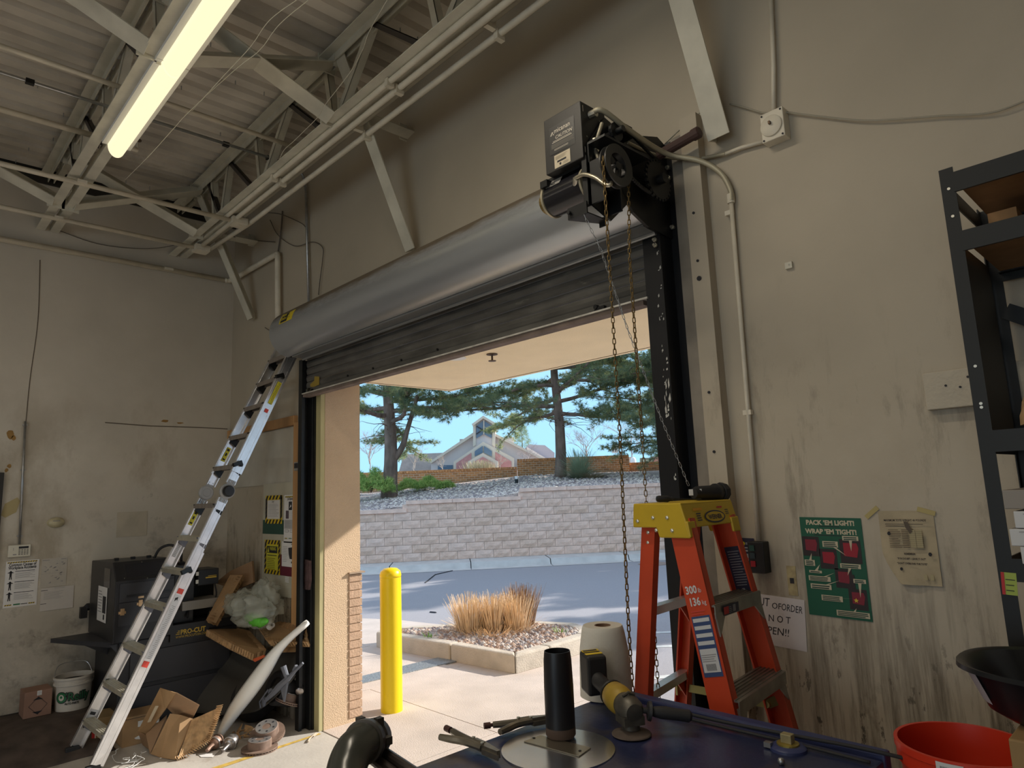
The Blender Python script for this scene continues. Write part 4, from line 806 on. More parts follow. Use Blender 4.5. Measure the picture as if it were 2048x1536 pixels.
fM = Fr(mc + V((-.09, -.05, .04)), (1, 0, 0), (0, .6, 1)); a = MB(); fM.rect(a, 0, -.012, .08, .028, mat('nameplate', (.5, .48, .45), .4, .5), .008); fM.text(a, .004, -.006, .026, 'EMS', M_ink, .0095, thick=.001); a.build('nameplate', None, mt_)
a = MB(); a.bb(-1.84, 2.03, 3.03, -1.66, 2.13, 3.045); a.bb(-1.86, 2.0, 3.0, -1.82, 2.1, 3.03); a.build('terminal_box', M_black, op)
# frame plates
a = MB(); a.bb(-1.625, 2.0, 2.84, -1.60, 2.02, 3.05); a.prism([(-1.60, 2.01, 3.1), (-1.60, 2.01, 2.84), (-1.60, 2.13, 2.80), (-1.60, 2.3, 2.95), (-1.60, 2.3, 3.22), (-1.60, 2.13, 3.26)], (.008, 0, 0)); a.bb(-1.60, 2.01, 2.84, -1.53, 2.02, 3.02); a.bb(-1.60, 2.12, 2.82, -1.53, 2.128, 3.0); a.bb(-1.59, 2.0, 3.09, -1.50, 2.3, 3.10); a.build('frame', M_black, op)
a = MB(); a.bb(-1.70, 1.985, 2.80, -1.60, 1.992, 2.85); a.prism([(-1.70, 1.99, 2.80), (-1.60, 1.99, 2.80), (-1.60, 2.12, 2.80), (-1.64, 2.12, 2.80)], (0, 0, .005)); a.bb(-1.64, 2.11, 2.78, -1.61, 2.115, 2.82); a.cyl((-1.685, 1.98, 2.825), (-1.685, 1.97, 2.825), .008, n=8); a.build('lower_bracket', M_black, op)
# hand wheel
wc = V((-1.47, 2.02, 2.955)); a = MB(); a.lathe([(.05, -.012), (.085, -.016), (.085, -.010), (.068, 0), (.085, .010), (.085, .016), (.05, .012)], wc, (1, 0, 0), 30, closed=True); hw = a.build('hand_wheel', mat('wheel_black', (.03, .03, .03), .4, .3), op, smooth=2)
a = MB(); a.cyl(wc - V((.06, 0, 0)), wc + V((.012, 0, 0)), .016, n=12)
for k in range(3): an = k * 2.094 + .3; a.bar(wc, wc + V((0, .055 * math.cos(an), .055 * math.sin(an))), .016, .008, (1, 0, 0))
a.build('hub', M_black, hw)
# roller chain between operator and shaft
def linkchain(p0, p1, pitch, mm, par, sag=0.0, r=.0035, name='drive_chain'):
    p0 = V(p0); p1 = V(p1); a = MB(); n = int((p1 - p0).length / pitch)
    for k in range(n): t_ = (k + .5) / n; p = p0.lerp(p1, t_) + V((0, 0, -sag * 4 * t_ * (1 - t_))); d = (p1 - p0).normalized(); a.bar(p - d * pitch * .42, p + d * pitch * .42, .012, .009, (1, 0, 0))
    o = a.build(name, mm, par); o['kind'] = 'stuff'; return o
linkchain((-1.54, 2.15, 3.23), (-1.54, YC + .02, ZC + .09), .012, M_black, op); linkchain((-1.54, 2.13, 3.05), (-1.54, YC - .06, ZC - .075), .012, M_black, op, .02)
a = MB(); a.lathe([(0, 0), (.04, 0), (.04, .012), (0, .012)], (-1.545, 2.13, 3.17), (1, 0, 0), 16); a.cyl((-1.6, 2.13, 3.17), (-1.5, 2.13, 3.17), .014); a.box((-1.56, 2.19, 3.2), (.06, .09, .05)); a.build('drive_sprocket', M_black, op)
# flexible conduits
def flex(pts, r, label, mm, par=None, name='flexible_conduit', pitch=.007):
    c = curve(pts, 14); L = sum((c[i + 1] - c[i]).length for i in range(len(c) - 1)); n = int(L / (pitch / 2)); out = []; acc = 0; i = 0
    for k in range(n + 1):
        s = L * k / n
        while i < len(c) - 2 and acc + (c[i + 1] - c[i]).length < s: acc += (c[i + 1] - c[i]).length; i += 1
        out.append(c[i].lerp(c[i + 1], max(0, min(1, (s - acc) / max(1e-6, (c[i + 1] - c[i]).length)))))
    a = MB(); a.tube(out, r, 9, rs=[r * (1.0 if k % 2 else .86) for k in range(len(out))]); o = a.build(name, mm, par, smooth=True)
    if not par: tag(o, label, 'conduit')
    return o
M_flex = mat('flex_painted', (.46, .42, .31), .5, .3); M_flex2 = mat('flex_galv', (.50, .46, .36), .35, .8)
flex([(X1, 2.05, 3.245), (-1.55, 2.06, 3.245), at(1260, 262, 1, 2.2), at(1330, 306, 1, 2.45), at(1400, 322, 1, 2.54), at(1440, 345, 1, 2.57), at(1460, 378, 1, 2.58), at(1463, 402, 1, 2.58)], .0125, 'thick cream flexible conduit curving from the opener to the wall pipe', M_flex)
flex([at(1255, 285, 1, 2.25), at(1300, 306, 1, 2.45), at(1345, 316, 1, 2.54), at(1390, 318, 1, 2.57), at(1450, 308, 1, 2.58)], .008, 'thinner cream flexible conduit branching to the wall switch box', M_flex)
flex([(X1 + .004, 2.06, 3.10), (-1.585, 2.05, 3.07), at(1210, 352, 1, 2.0), at(1222, 366, 1, 1.99), at(1212, 370, 1, 1.985), at(1190, 355, 1, 1.98), at(1168, 349, 1, 1.985), at(1152, 356, 1, 1.995)], .009, '', M_flex2, op); flex([at(1204, 246, 1, 2.06), at(1199, 262, 1, 2.05), at(1192, 284, 1, 2.05)], .008, '', M_flex, op)
a = MB(); a.cyl((X1, 2.05, 3.245), (X1 + .03, 2.053, 3.245), .017, n=10); p = at(1152, 357, 1, 1.995); a.cyl(p, p + V((-.02, .02, -.012)), .013, n=10); a.cyl(at(1190, 290, 1, 2.05), at(1189, 278, 1, 2.05), .012, n=8); a.cyl((X1, 2.06, 3.10), (X1 + .02, 2.06, 3.09), .013, n=10); a.build('connector', M_bolt, op)
# hand chains
def link_mesh(L, w_, r, mm):
    a = MB(); pts = []; hw_ = w_ / 2 - r; hl = L / 2 - r
    for k in range(12): an = 2 * math.pi * k / 12; pts.append(V((hw_ * math.cos(an), 0, (hl - hw_) * (1 if math.sin(an) >= 0 else -1) + hw_ * math.sin(an))))
    n = 4; vs = []
    for i, p in enumerate(pts):
        d = (pts[(i + 1) % 12] - pts[i - 1]).normalized(); b = V((0, 1, 0)); c = d.cross(b)
        for j in range(n): t = j * math.pi / 2 + .78; vs.append(p + (b * math.cos(t) + c * math.sin(t)) * r)
    a.add(vs, [(i * 4 + j, i * 4 + (j + 1) % 4, ((i + 1) % 12) * 4 + (j + 1) % 4, ((i + 1) % 12) * 4 + j) for i in range(12) for j in range(4)])
    o = a.build('link', mm, smooth=True); me = o.data; bpy.data.objects.remove(o); return me
def chain(name, path, pitch, me, label, base=None):
    path = [V(p) for p in path]; t = thing(name, path[-1], label, 'chain'); L = 0; seg = []
    for i in range(len(path) - 1): seg.append((L, path[i], path[i + 1])); L += (path[i + 1] - path[i]).length
    n = int(L / pitch)
    for k in range(n):
        s = (k + .5) * pitch; q = [x for x in seg if x[0] <= s][-1]; d = (q[2] - q[1]).normalized(); p = q[1] + d * (s - q[0])
        o = bpy.data.objects.new('link', me); C.objects.link(o); o.parent = t; o.location = p - t.location
        o.rotation_mode = 'QUATERNION'; o.rotation_quaternion = d.to_track_quat('Z', 'X') @ Matrix.Rotation((R(25) if k % 2 else R(115)) + random.uniform(-.12, .12), 3, 'Z').to_quaternion()
    return t
lk = link_mesh(.0275, .0150, .0022, mat('chain_brass', (.22, .15, .06), .45, .75, var=.4, vscale=60))
chain('hand_chain', [(-1.47, 1.94, 2.97), (-1.47, 1.938, 2.6), (-1.478, 1.945, 1.9), at(1257, 1250, 1, 1.945), at(1257, 1250, 1, 1.945) + V((0, 0, -.38))], .0198, lk, 'left run of the brass hand chain, hanging just clear of the orange ladder')
chain('hand_chain', [(-1.47, 2.10, 2.97), (-1.475, 2.075, 2.6), (-1.475, 2.075, 1.9), (-1.485, 2.08, .92)], .0198, lk, 'right run of the brass hand chain, passing behind the orange ladder rail')
lk2 = link_mesh(.026, .0105, .0013, M_steel)
chain('thin_chain', [(-1.62, 1.99, 2.80), (-1.60, 2.06, 2.66), (-1.60, 2.2, 2.36), (-1.575, 2.36, 1.99), (-1.535, 2.47, 1.70)], .0205, lk2, 'thin silver release chain slanting from the opener down to the right guide')
# ================================================================ LEFT CORNER: LADDER, MACHINE, PILE, WALL PAPERS
random.seed(33)
# telescoping aluminium ladder leaning on the door wall
FR0, FR1 = V((-5.365, 1.215, 0.0)), V((-5.235, 2.44, 2.80)); FL0, FL1 = V((-5.885, 1.20, 0.0)), V((-5.644, 2.452, 2.80))
ld = thing('extension_ladder', (FR0 + FL0) / 2, 'silver aluminium multi position ladder leaning beside the rolling door drum', 'ladder')
sv = (FR0 - FL0).normalized(); dv = (FR1 - FR0).normalized(); nv = dv.cross(sv).normalized()
def rail(p0, p1, sgn, t0, t1, wd, th, nm, off=0.0):
    a = MB(); d = (p1 - p0).normalized(); s = (FR0 - FL0).normalized(); n_ = d.cross(s).normalized(); A_ = p0.lerp(p1, t0) + s * off; B_ = p0.lerp(p1, t1) + s * off
    a.bar(A_, B_, .005, wd, n_); 
    for q in (-1, 1): a.bar(A_ - s * sgn * th / 2 + n_ * q * wd / 2, B_ - s * sgn * th / 2 + n_ * q * wd / 2, th, .006, n_)
    for q in (-.6, .6): a.bar(A_ + s * sgn * .003 + n_ * q * wd / 2, B_ + s * sgn * .003 + n_ * q * wd / 2, .003, .004, n_)
    return a.build(nm, M_alu, ld)
tH = .645
rr_ = rail(FR0, FR1, 1, .02, .49, .078, .03, 'outer_rail', .012); rl_ = rail(FL0, FL1, -1, .02, .49, .078, .03, 'outer_rail', -.012)
ri = rail(FR0, FR1, 1, .30, tH - .02, .066, .026, 'inner_rail'); rail(FL0, FL1, -1, .17, tH - .02, .066, .026, 'inner_rail')
ru = rail(FR0, FR1, 1, tH + .02, 1.09, .066, .026, 'upper_rail'); rail(FL0, FL1, -1, tH + .02, 1.09, .066, .026, 'upper_rail')
rou = rail(FR0, FR1, 1, tH + .05, 1.085, .078, .03, 'upper_outer_rail', .01); rail(FL0, FL1, -1, tH + .05, 1.085, .078, .03, 'upper_outer_rail', -.01)
M_rung = mat('rung_alu', (.70, .66, .54), .4, .7, var=.12, vscale=20); M_rungd = mat('rung_dark', (.34, .30, .27), .5, .6, var=.2, vscale=20); M_brkt = mat('rung_bracket', (.16, .16, .19), .5)  # upper rungs take the darker, rougher tone
RT = [.0815, .1675, .257, .357, .442, .525, .611, .716, .806, .8935, .97, 1.045]
fw = V((0, -1, 0)); fw = (fw - sv * fw.dot(sv)).normalized()
for i, t_ in enumerate(RT):
    a = FL0.lerp(FL1, t_); b = FR0.lerp(FR1, t_); m_ = MB(); s = (b - a).normalized()
    if i == 7: pass
    m_.bar(a - fw * -.012, b - fw * -.012, .075, .012, (0, 0, 1)); m_.bar(a + fw * .045 + V((0, 0, -.012)), b + fw * .045 + V((0, 0, -.012)), .01, .032, (0, 0, 1)); m_.bar(a - fw * .02 + V((0, 0, -.012)), b - fw * .02 + V((0, 0, -.012)), .01, .03, (0, 0, 1))
    for k in range(4): m_.bar(a + fw * (.035 - k * .015) + V((0, 0, .007)), b + fw * (.035 - k * .015) + V((0, 0, .007)), .004, .003, (0, 0, 1))
    r_ = m_.build('rung', M_rung if i < 6 else M_rungd, ld)
    for p, q in ((a, 1), (b, -1)):
        m_ = MB(); m_.prism([p + fw * .052 + V((0, 0, .004)), p - fw * .03 + V((0, 0, .006)), p - fw * .03 + V((0, 0, -.03)), p + fw * .0 + V((0, 0, -.085)), p + fw * .04 + V((0, 0, -.05))], sv * q * .03); m_.build('rung_bracket', M_brkt if i < 6 else M_black, r_)
    if i in (4, 7, 10):
        m_ = MB(); p = b + sv * .016; m_.lathe([(.014, 0), (.016, .012), (.01, .02)], p, sv, 12); m_.bar(p + sv * .018 + V((0, 0, .02)), p + sv * .03 + dv.cross(sv) * -.02 - V((0, 0, .012)) + fw * .05, .03, .022, sv); m_.build('lock_lever', M_black, ld)
M_hg = mat('hinge_grey', (.32, .32, .32), .5)
for p0, p1, nm in ((FR0, FR1, 'r'), (FL0, FL1, 'l')):
    c = p0.lerp(p1, tH); s = sv; m_ = MB(); m_.lathe([(0, -.012), (.058, -.012), (.058, .006), (.05, .012), (0, .012)], c, s, 28); m_.bar(c - dv * .09, c + dv * .09, .010, .06, nv); m_.lathe([(.03, .012), (.032, .014), (.03, .016)], c, s, 20); h = m_.build('hinge', M_hg, ld)
    if nm == 'r': m_ = MB(); m_.lathe([(0, 0), (.042, 0), (.044, .02), (.036, .038), (0, .04)], c + s * .01, s, 20); m_.build('hinge_knob', M_blackp, h)
    m_ = MB()
    for q in (-.085, -.07, .07, .085): m_.cyl(c + dv * q + nv * .015, c + dv * q + nv * .015 + s * .012, .004, n=6); m_.cyl(c + dv * q - nv * .015, c + dv * q - nv * .015 + s * .012, .004, n=6)
    m_.build('rivet', M_steel, h)
def raillabel(p0, p1, t0, t1, wd, mm, off, txt=None):
    a = MB(); d = (p1 - p0).normalized(); n_ = sv.cross(d).normalized(); o = p0.lerp(p1, t0) + sv * off - n_ * wd / 2; F_ = Fr(o, n_, d); L = (p1 - p0).length * (t1 - t0)
    if F_.w.dot(sv) < 0: F_.w = -F_.w
    F_.rect(a, 0, 0, wd, L, mm, 0)
    if txt == 'lines':
        for k in range(int(L / .012)): F_.rect(a, wd * .15, k * .012 + .003, wd * (.85 - .3 * random.random()), k * .012 + .006, M_inkg if mm is not M_yl2 else M_ink, .001)
    if txt == 'icon': F_.poly(a, [(wd * .3, L * .3), (wd * .5, L * .5), (wd * .7, L * .2), (wd * .8, L * .6), (wd * .4, L * .8)], M_ink, .001)
    if txt == 'yicon': F_.poly(a, [(wd * .3, L * .4), (wd * .7, L * .4), (wd * .7, L * .6), (wd * .3, L * .6)], M_ink, .001); F_.rect(a, wd * .2, L * .1, wd * .8, L * .2, M_ink, .001); F_.rect(a, wd * .2, L * .75, wd * .8, L * .9, M_ink, .001)
    return a.build('label', None, ld)
M_yl2 = mat('ladder_yellow', (.62, .56, .03), .5); M_lbr = mat('label_red', (.62, .06, .04), .5); M_lbw = mat('label_silver', (.62, .62, .64), .5)
raillabel(FR0, FR1, .222, .235, .04, M_lbr, .018); raillabel(FR0, FR1, .24, .365, .045, M_lbw, .018, 'lines'); raillabel(FR0, FR1, .365, .385, .045, M_lbw, .018, 'icon'); raillabel(FR0, FR1, .388, .40, .04, M_lbr, .018)
raillabel(FR0, FR1, .89, .955, .035, M_yl2, .017, 'lines'); raillabel(FR0, FR1, .865, .875, .03, M_lbr, .017); raillabel(FL0, FL1, .735, .775, .035, M_yl2, .006, 'yicon'); raillabel(FL0, FL1, .555, .595, .035, M_yl2, .004, 'yicon'); raillabel(FL0, FL1, .47, .52, .03, M_lbw, .004, 'lines'); raillabel(FL0, FL1, .055, .10, .06, M_lbw, -.004, 'yicon')
for p in (FR0, FL0): a = MB(); a.box(p + V((0, .005, .03)), (.045, .10, .06), None, None, .85); a.build('rubber_foot', M_rubber, ld, bevel=.006)

# brake lathe cabinet
mc_ = thing('brake_lathe', (-6.4, 1.9, .02), 'black brake lathe cabinet with brass latches and PRO-CUT lettering against the left wall', 'machine')
M_cab = mat('cabinet_black', (.020, .020, .023), .42, var=.2, vscale=10); M_cab2 = mat('cabinet_grey_black', (.038, .038, .044), .45)
a = MB(); a.prism([(-6.78, 1.45, .69), (-6.0, 1.45, .69), (-6.0, 1.45, 1.15), (-6.11, 1.45, 1.29), (-6.78, 1.45, 1.275)], (0, .43, 0)); hood_c = a.build('upper_cabinet', M_cab, mc_, bevel=.006)
fC = Fr((-6.0, 1.45, .69), (0, 1, 0), (0, 0, 1)); a = MB(); fC.slab(a, .03, .30, .42, .44, .006, M_cab2); fC.slab(a, .03, .125, .42, .295, .008, M_cab2); fC.slab(a, .08, .335, .40, .35, .012, M_cab); a.build('toolbox_panel', None, hood_c)
M_brass = mat('latch_brass', (.75, .50, .28), .35, .8)
for (u, v) in ((.165, .255), (.04, .205)): a = MB(); fC.slab(a, u, v, u + .028, v + .05, .018, M_brass); fC.slab(a, u - .012, v + .01, u + .04, v + .03, .012, M_brass); a.build('latch', None, mc_, bevel=.002)
a = MB(); fC.slab(a, .16, .318, .20, .333, .016, M_brass); a.build('latch', None, mc_)
a = MB(); sl = Fr((-6.0, 1.45, 1.15), (0, 1, 0), V((-.11, 0, .14))); sl.slab(a, .08, .03, .38, .15, .002, mat('tinted_window', (.03, .03, .035), .08)); 
for (u, v) in ((.06, .02), (.2, .155), (.4, .1), (.22, .0)): sl.slab(a, u, v, u + .006, v + .006, .004, M_bolt)
a.build('window', None, hood_c)
fD = Fr((-6.78, 1.45, .69), (1, 0, 0), (0, 0, 1)); a = MB(); fD.rect(a, .44, .40, .62, .55, MATS['tinted_window'], .002); u = lambda q: q
fD.rect(a, .28, .13, .565, .40, M_paper, .003); fD.rect(a, .44, .20, .54, .33, M_ink, .004); fD.rect(a, .47, .15, .51, .19, M_ink, .004); fD.lines(a, .30, .43, .2, .38, 8, M_inkg, .3, .004)
a.build('instruction_sheet', None, hood_c)
for yy in (1.52, 1.64, 1.76): a = MB(); a.box((-6.3, yy, 1.30), (.03, .03, .02)); a.build('knob', M_blackp, hood_c)
a = MB(); a.lathe([(.0, 0), (.03, 0), (.03, .02), (.0, .05)], (-6.74, 1.44, .90), (0, -1, 0), 10); a.box((-6.74, 1.40, .86), (.05, .05, .09)); a.build('crank_knob', M_blackp, mc_)
a = MB(); a.bb(-6.72, 1.50, .04, -6.02, 2.40, .69); a.bb(-6.72, 1.88, .69, -6.0, 2.38, .76); lo = a.build('lower_cabinet', M_cab, mc_, bevel=.008)
a = MB(); 
for (z0, z1) in ((.08, .33), (.36, .60)): a.bb(-6.02, 1.58, z0, -6.008, 2.34, z1)
a.build('drawer_front', M_cab2, mc_, bevel=.004)
fP = Fr((-5.998, 1.88, .62), (0, 1, 0), (0, 0, 1)); a = MB(); M_gold = mat('lettering_gold', (.62, .42, .05), .5)
fP.text(a, .055, .062, .052, 'PRO-CUT', M_gold, 0.002, thick=.0015, sx=.88)
for k in range(3): fP.rect(a, .02 + k * .008, .064 + k * .012, .05, .070 + k * .012, M_gold, .002)
fP.text(a, .02, .036, .026, 'WWW.PROCUTUSA.COM', M_gold, .002, sx=.82); a.bb(-6.0, 1.88, .66, -5.999, 2.13, .74) if False else None
a.build('lettering', None, lo)
a = MB(); a.bb(-6.0, 1.86, .63, -5.999, 2.16, .76); a.build('front_lip', M_cab, mc_)
a = MB(); a.prism([(-6.68, 1.17, .685), (-6.05, 1.45, .685), (-6.02, 1.5, .685), (-6.70, 1.5, .685)], (0, 0, .012)); a.prism([(-6.05, 1.45, .66), (-6.68, 1.17, .665), (-6.68, 1.17, .69), (-6.05, 1.45, .69)], (.006, .0, 0)); a.prism([(-6.35, 1.3, .68), (-6.35, 1.5, .68), (-6.35, 1.5, .56)], (.006, 0, 0)); a.prism([(-6.05, 1.44, .68), (-6.05, 1.52, .68), (-6.05, 1.52, .58)], (.006, 0, 0)); a.build('side_shelf', M_cab2, mc_)
a = MB(); a.tube(curve([(-6.25, 1.78, 1.27), (-6.22, 1.82, 1.36), (-6.2, 1.90, 1.385), (-6.18, 1.97, 1.33), (-6.18, 1.98, 1.24)], 6), .011, 8); a.build('cable', M_rubber, mc_, smooth=True)
a = MB(); a.bb(-6.4, 1.90, .76, -6.08, 2.06, 1.22); a.bb(-6.3, 2.08, 1.04, -6.06, 2.25, 1.17); a.bb(-6.5, 2.1, .76, -6.3, 2.3, 1.02); a.lathe([(0, 0), (.03, 0), (.03, .04), (0, .05)], (-6.18, 1.98, 1.2), (0, 0, 1), 12); a.build('motor_block', M_cab, mc_, bevel=.006)
fQ = Fr((-6.059, 2.08, 1.04), (0, 1, 0), (0, 0, 1)); a = MB(); fQ.rect(a, .06, .055, .15, .065, M_gold, .001); fQ.rect(a, .08, .07, .15, .075, M_gold, .001); fQ.slab(a, -.02, .02, .0, .05, .01, M_white); fQ.slab(a, -.02, .085, .0, .115, .01, M_white); a.build('badge', None, mc_)
a = MB(); a.cyl((-6.2, 1.93, 1.22), (-6.2, 1.93, 1.25), .012); a.build('stop_button', M_red, mc_)
a = MB(); a.bb(-6.25, 1.95, .86, -6.02, 2.26, .93); a.build('tool_rest', mat('worn_grey', (.30, .28, .25), .5, .4), mc_)
a = MB(); a.tube(curve([(-6.07, 2.22, 1.05), (-6.05, 2.23, .95), (-6.07, 2.2, .85), (-6.1, 2.18, .77)], 5), .007, 6); a.tube(curve([(-6.2, 2.0, .92), (-6.1, 2.02, .88), (-6.04, 2.0, .80)], 4), .01, 6); a.build('cable', M_rubber, mc_)
for p in ((-6.68, 1.54), (-6.06, 1.54), (-6.68, 2.36), (-6.06, 2.36)): a = MB(); a.cyl((*p, 0), (*p, .045), .03); a.build('caster', M_rubber, mc_)

# dark rumpled mat heap, hazard box, parts store bucket
g = MB(); vs = []; G = 18
for i in range(G):
    for j in range(G):
        u_, v_ = i / (G - 1), j / (G - 1); x = XL + .02 + u_ * 1.05; y = .3 + v_ * 1.15; z = .15 * (1 - max(0, u_ - .55) / .45) if u_ > .55 else .15
        z = max(.006, z * (1 if v_ < .8 else 1 - (v_ - .8) * 3) + .03 * noise.noise(V((x * 4, y * 4, 0)))) if u_ > .5 else .148
        vs.append((x + .05 * noise.noise(V((y * 3, 0, 1))), y, z))
g.add(vs, [(i * G + j, (i + 1) * G + j, (i + 1) * G + j + 1, i * G + j + 1) for i in range(G - 1) for j in range(G - 1)])
o = g.build('floor_mat', mat('dirty_mat', (.085, .062, .05), .9, var=.4, vscale=8), smooth=True); tag(o, 'dark brown rumpled mat heaped along the foot of the left wall', 'mat'); o.modifiers.new('s', 'SOLIDIFY').thickness = .01
g = MB(); b = V((-6.55, 1.0, .15)); g.box((-6.66, 1.095, .245), (.20, .18, .19)); t = g.build('carton', mat('carton_red_brown', (.30, .17, .12), .8, var=.1), bevel=.003); tag(t, 'small brown carton with a diamond symbol beside the white bucket', 'box')
f = Fr((-6.5595, 1.005, .15), (0, 1, 0), (0, 0, 1)); a = MB(); f.poly(a, [(.09, .145), (.055, .125), (.12, .125)], M_ink); f.poly(a, [(.09, .02), (.055, .04), (.12, .04)], M_ink)
for (p, q) in (((.09, .147), (.03, .083)), ((.03, .083), (.09, .018)), ((.09, .018), (.15, .083)), ((.15, .083), (.09, .147))): d = V((q[0] - p[0], q[1] - p[1], 0)).normalized(); n_ = (-d.y * .0012, d.x * .0012); f.poly(a, [(p[0] - n_[0], p[1] - n_[1]), (q[0] - n_[0], q[1] - n_[1]), (q[0] + n_[0], q[1] + n_[1]), (p[0] + n_[0], p[1] + n_[1])], M_ink)
f.rect(a, .08, .155, .11, .19, M_paper); f.lines(a, .085, .108, .158, .188, 4, M_inkg, .3, .002); a.build('print', None, t)
bc = V((-6.62, 1.335, .15)); t = thing('bucket', bc, "white plastic bucket with green O'Reilly lettering next to the diamond carton", 'bucket')
M_bk = mat('bucket_white', (.62, .58, .52), .55, var=.15, vscale=8, col2=(.2, .17, .14), v2scale=7, thr=.66)
a = MB(); a.lathe([(0, 0), (.118, 0), (.130, .19), (.137, .19), (.137, .205), (.131, .205), (.133, .235), (.140, .235), (.140, .25), (.128, .25), (.115, .02), (0, .02)], bc, n=40); a.build('pail', M_bk, t, smooth=2)
a = MB(); a.lathe([(0, .20), (.125, .21)], bc, n=24); a.build('contents', M_rubber, t)
def wrap_text(mb, cc, rad, ang0, z, size, txt, mm, sx=.85, thick=.0, taper=0):
    f0 = Fr((0, 0, 0), (1, 0, 0), (0, 1, 0)); q = MB(); f0.text(q, 0, 0, size, txt, mm, 0, sx=sx, thick=thick)
    mb.add([cc + V(((rad + (v.y + z) * taper) * math.cos(ang0 + v.x / rad), (rad + (v.y + z) * taper) * math.sin(ang0 + v.x / rad), z + v.y)) for v in q.v], q.f, mm)
def wrap_disc(mb, cc, rad, ang, z, r0, mm, ry=1.0): n = 20; mb.add([cc + V((rad * math.cos(ang + r0 * math.cos(k * 6.283 / n) / rad), rad * math.sin(ang + r0 * math.cos(k * 6.283 / n) / rad), z + ry * r0 * math.sin(k * 6.283 / n))) for k in range(n)], [tuple(range(n))], mm)
M_grn = mat('logo_green', (.02, .16, .06), .5); a0 = math.atan2(CAM.y - bc.y, CAM.x - bc.x); a = MB()
wrap_text(a, bc, .1295, a0 - .36, .085, .085, "\u2019Reilly", M_ink, .8, .006, .06); wrap_text(a, bc, .1305, a0 - .36, .085, .085, "\u2019Reilly", M_grn, .8, .0, .06)
wrap_disc(a, bc, .1295, a0 - .62, .108, .046, M_ink, .95); wrap_disc(a, bc, .1302, a0 - .62, .108, .040, M_grn, .95); wrap_disc(a, bc, .131, a0 - .62, .108, .022, M_bk, 1.05); wrap_disc(a, bc, .1318, a0 - .62, .112, .010, M_grn); wrap_text(a, bc, .1265, a0 - .40, .055, .020, 'AUTO PARTS', M_ink, .8, .001, .06)
a.build('logo', None, t)
a = MB(); a.tube(curve([bc + V((.0, .14, .22)), bc + V((-.07, .1, .32)), bc + V((-.09, 0, .335)), bc + V((-.07, -.1, .32)), bc + V((0, -.14, .22))], 6), .003, 6); a.build('bail_handle', M_steel, t)

# cartons behind the ladder
def fbox(px0, px1, pyb, h, dep, label, mm=M_card, name='carton', rz=None):
    p = at(*px0, 2, 0); q = at(*px1, 2, 0); d = (q - p).normalized(); n_ = V((-d.y, d.x, 0)); n_ = n_ if n_.dot(p - CAM) > 0 else -n_
    a = MB(); a.prism([p, q, q + n_ * dep, p + n_ * dep], (0, 0, h)); o = a.build(name, mm, bevel=.003); tag(o, label, 'box'); return o, Fr(p - n_ * .001, d, (0, 0, 1)), (q - p).length
o, f, L = fbox((182, 1494), (245, 1482), 0, .19, .25, 'brown carton with a red end label lying behind the ladder foot', mat('carton_olive', (.32, .22, .10), .8, var=.1))
a = MB(); f.rect(a, .0, .002, .02, .14, MATS['red_ink']); f.rect(a, .02, .002, .026, .12, M_white); a.build('print', None, o)
o, f, L = fbox((243, 1497), (318, 1478), 0, .20, .22, 'brown carton with torn white labels between the ladder and the tipped box')
a = MB(); f.rect(a, .10, .12, .24, .16, M_white); f.poly(a, [(.08, .05), (.14, .07), (.13, .03), (.09, .04)], M_white); f.rect(a, .15, .04, .17, .07, M_ink); f.rect(a, .0, .185, .25, .188, M_ink); a.build('print', None, o)

# sheets helper
def sheet(mb, pts, th, m=None):
    pts = [V(p) for p in pts]; c = sum(pts, V((0, 0, 0))) / len(pts); n_ = V((0, 0, 0))
    for i in range(len(pts)): n_ += (pts[i] - c).cross(pts[(i + 1) % len(pts)] - c)
    n_.normalize(); mb.prism(pts, n_ * th, m); return n_
def PQ(px, py, dy=0.0): return at(px, py, 1, min(2.575, 2.2 + (px - 440) * .0021 + dy))
# tipped open carton and its big torn flap
def FP(px, py, z): return at(px, py, 2, z)
t = thing('open_carton', FP(320, 1500, 0), 'large torn brown cardboard box tipped on its side beside the ladder', 'box')
a = MB()
A0 = FP(275, 1463, .13); A1 = FP(320, 1376, .42); A2 = FP(352, 1386, .42); A3 = FP(398, 1411, .36); A4 = FP(385, 1437, .20); A5 = FP(292, 1470, .10)
sheet(a, [A0, A1, A2, FP(330, 1420, .28), A5], .006); a.build('panel', M_card, t)
a = MB(); sheet(a, [A2, A3, A4, FP(350, 1432, .22), FP(334, 1416, .29)], .006); a.build('panel', mat('cardboard_dark', (.33, .20, .11), .8, var=.1), t)
a = MB(); sheet(a, [FP(275, 1463, .13), FP(292, 1472, .10), FP(300, 1500, .03), FP(285, 1490, .02)], .006); sheet(a, [FP(292, 1468, .12), FP(334, 1430, .22), FP(330, 1470, .08), FP(300, 1508, .01)], .006); a.build('flap', MATS['cardboard_dark'], t)
a = MB(); B0 = FP(301, 1508, .01); B1 = FP(340, 1427, .27); B2 = FP(362, 1430, .26); B3 = FP(386, 1438, .22); B4 = FP(350, 1520, .005); B5 = FP(320, 1515, .005)
sheet(a, [B0, B1, B2, B3, B4, B5], .006); a.build('flap', M_card, t)
a = MB(); sheet(a, [B3 + V((.004, -.01, 0)), FP(400, 1432, .24), FP(445, 1412, .30), FP(420, 1478, .10), FP(385, 1502, .03), FP(355, 1519, .01)], .006); a.build('flap', M_cardl, t)
a = MB(); random.seed(2)
edge = [FP(441, 1410, .31), FP(436, 1428, .26), FP(430, 1445, .2), FP(422, 1468, .13), FP(414, 1481, .09), FP(395, 1494, .05), FP(372, 1510, .02), FP(352, 1519, .01)]
ec = curve(edge, 5)
